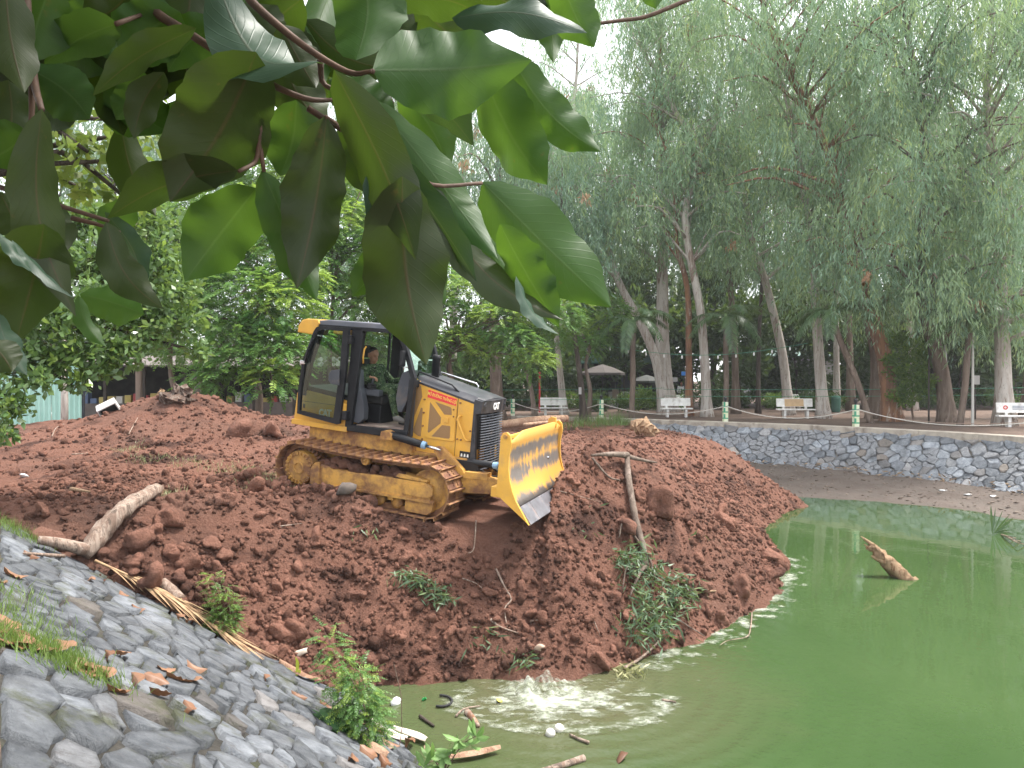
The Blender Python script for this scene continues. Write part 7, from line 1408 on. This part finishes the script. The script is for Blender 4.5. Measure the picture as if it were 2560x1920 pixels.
# dry palm frond along the edge of the stones
a, c_ = hit(238, 1428, 'both'), hit(582, 1612, 'both'); rr = np.random.default_rng(4); fd = empty('dry_frond', a, (0, 0, 0), 'dry tan palm frond lying along the edge of the stones', 'palm frond'); P = smooth_path([Vector((0, 0, .10)), (c_ - a) * .5 + up * .16, (c_ - a) + up * .05], 8)
M_STRAW = simple('dry_straw', (.40, .27, .15), .8, (.30, .18, .10), 14); obj('rachis', tube(bmesh.new(), P, [.016 - .0007 * i for i in range(len(P))], 6), M_STRAW, fd, True); ax = (c_ - a).normalized(); sd_ = ax.cross(up).normalized()
for k in range(120):
    u = .05 + .93 * rr.random(); i = u * (len(P) - 1); p = P[int(i)].lerp(P[min(int(i) + 1, len(P) - 1)], i % 1); sg = 1 if rr.random() < .5 else -1
    d_ = (ax * (1.0 + .4 * rr.random()) + sd_ * sg * (.10 + .22 * rr.random()) + up * rr.normal(-.06, .06)).normalized(); L = .35 + .35 * rr.random(); s_ = d_.cross(up).normalized() * (.007 + .006 * rr.random()); e = p + d_ * L; bm = bmesh.new()
    bm.faces.new([bm.verts.new(q_) for q_ in (p, p + d_ * L * .5 + s_ + up * .012, e - up * .02, p + d_ * L * .5 - s_ + up * .012)]); obj('leaflet', bm, M_STRAW, fd)
# dry leaves on the stones
rr = np.random.default_rng(14); dl = [(40, 1700, .30), (75, 1745, .34), (30, 1800, .36), (60, 1650, .26), (130, 1770, .30), (140, 1830, .34), (200, 1830, .30), (180, 1860, .26), (120, 1720, .16), (30, 1860, .28), (50, 1900, .26), (240, 1880, .26), (270, 1900, .24), (345, 1730, .24), (360, 1705, .22), (330, 1755, .2), (415, 1700, .26), (440, 1690, .22), (490, 1710, .26), (520, 1690, .22), (430, 1755, .2), (460, 1770, .2), (290, 1645, .18), (270, 1665, .18), (10, 1435, .24), (60, 1390, .2), (300, 1490, .16), (330, 1525, .18), (440, 1548, .2), (470, 1560, .18), (230, 1455, .18), (15, 1470, .2), (770, 1760, .2), (800, 1765, .26), (660, 1700, .18), (900, 1880, .24), (950, 1900, .22), (1000, 1880, .22), (930, 1830, .2), (960, 1840, .22), (1030, 1860, .24), (1060, 1880, .2), (880, 1900, .2), (20, 1745, .22)]
for k, (px, py, L) in enumerate(dl):
    L *= 1.45; p = hit(px, py, 'bank') + up * .06; an = rr.random() * 6.283; t_ = Vector((math.cos(an), math.sin(an), -.6 * (bank_n.x * math.cos(an) + bank_n.y * math.sin(an)))).normalized() * L * .62
    o = mobj('dry_leaf', leaf_geo('dry_leaf', p, p + t_, L * .30, R(rr.uniform(-35, 35)), rr.uniform(.02, .18), .10, M_DRY, rr, rr.uniform(.2, 1.1), 10, 6, Vector((.3, .2, -1))), None, p)
    tag(o, 'curled dry brown leaf lying on the slate stones', 'leaf', 'dry leaves on the stone bank')
# pale bark strips at the lower waterline
for k, (pp, lab) in enumerate((([(930, 1815), (985, 1850), (1020, 1862)], 'pale whitish bark strip lying on stones by the tall sapling'), ([(985, 1835), (1040, 1850), (1068, 1866)], 'second pale bark strip just right of the whitish one'), ([(700, 1665), (760, 1700), (800, 1712)], 'pinkish bark strip at the edge of stones and soil'), ([(920, 1870), (950, 1890), (972, 1905)], 'curled reddish bark roll below the tall sapling'), ([(1100, 1912), (1180, 1900), (1250, 1885)], 'reddish bark strip at the bottom edge of the water'))):
    P = [hit(px, py, 'both') + up * .05 for px, py in pp]; bm = bmesh.new(); Q = smooth_path(P, 4); pr = None
    for i, p in enumerate(Q):
        d_ = (Q[min(i + 1, len(Q) - 1)] - Q[max(i - 1, 0)]).normalized(); s_ = d_.cross(up).normalized(); w = .05 * math.sin(math.pi * (.12 + .8 * i / len(Q))); rg = [bm.verts.new(p + s_ * w * x + up * (.03 * (1 - x * x))) for x in (-1, -.5, 0, .5, 1)]
        if pr: [bm.faces.new((pr[j], pr[j + 1], rg[j + 1], rg[j])) for j in range(4)]
        pr = rg
    tag(obj('bark_strip', bm, simple('bark_strip_pale', (.62, .52, .46), .7) if k < 2 else M_LOGR, None, True), lab, 'bark')
# grass
def grass(name, spots, label, hgt, kind='bank', mat=None, wd=.006):
    B, D, L = [], [], []; r_ = np.random.default_rng(len(spots) + 5)
    for px, py, n, sp in spots:
        c_ = hit(px, py, kind) if kind != 'far' else at(px, py, 27)
        for _ in range(n):
            x, y = c_.x + r_.normal(0, sp), c_.y + r_.normal(0, sp); z = c_.z if kind == 'far' else (float(bank_z(np.array([x]), np.array([y]))[0]) + .02 if kind == 'bank' else ground_at(x, y)); B.append((x, y, z)); D.append((r_.normal(0, .45), r_.normal(0, .45), 1)); L.append(hgt * (.5 + .8 * r_.random()))
    B = np.array(B); D = unit(np.array(D)); k = len(B); tag(mobj(name, leaves_mesh(name, B, D, rside(D, r_), np.array(L), np.full(k, wd), mat or M_GRASS, .4 * r_.random(k), .1, .3)), label, None, None, 'stuff')
M_GRASS = leaf_mat('grass_blade', (.08, .16, .03), (.14, .24, .05), (.30, .34, .12), .35)
grass('grass', [(40, 1620, 120, .12), (100, 1705, 260, .12), (50, 1720, 240, .13), (150, 1745, 160, .08), (20, 1320, 300, .18), (60, 1350, 200, .14), (190, 1890, 260, .14), (120, 1910, 300, .2), (40, 1500, 160, .2), (250, 1840, 120, .1), (60, 1560, 200, .15)], 'soft green grass growing between the stones at lower left', .12)
grass('straw_grass', [(640, 1190, 160, .18), (600, 1182, 140, .16), (680, 1196, 120, .15), (370, 1155, 140, .2), (320, 1130, 80, .2), (470, 1160, 100, .2), (560, 1178, 100, .2), (345, 1120, 50, .1), (700, 1190, 60, .1), (420, 1240, 60, .08)], 'crushed straw and grass on the soil left of the track', .09, 'dirt', leaf_mat('straw_blade', (.22, .25, .10), (.34, .36, .18), (.42, .40, .25), .2), .008)
grass('grass_tuft', [(1520, 1064, 200, .35), (1555, 1062, 220, .3), (1480, 1066, 140, .35), (1430, 1068, 80, .3)], 'grassy weeds between the soil heap and the far wall', .55, 'dirt', leaf_mat('weed_blade', (.07, .14, .04), (.12, .2, .06), (.22, .28, .1), .3), .02)
# ---------------- hazy humid air ----------------
t = NT('humid_air'); pv = t.add('ShaderNodeVolumePrincipled'); pv.inputs['Color'].default_value = (.93, .96, 1, 1); pv.inputs['Density'].default_value = .0006; pv.inputs['Anisotropy'].default_value = .2
oo = t.add('ShaderNodeOutputMaterial'); t.link(pv.outputs[0], oo.inputs['Volume'])
tag(obj('haze', box(-120, 120, -20, 110, -4, 40), t.m), 'thin pale haze in the humid air over the pond and park', None, None, 'stuff')
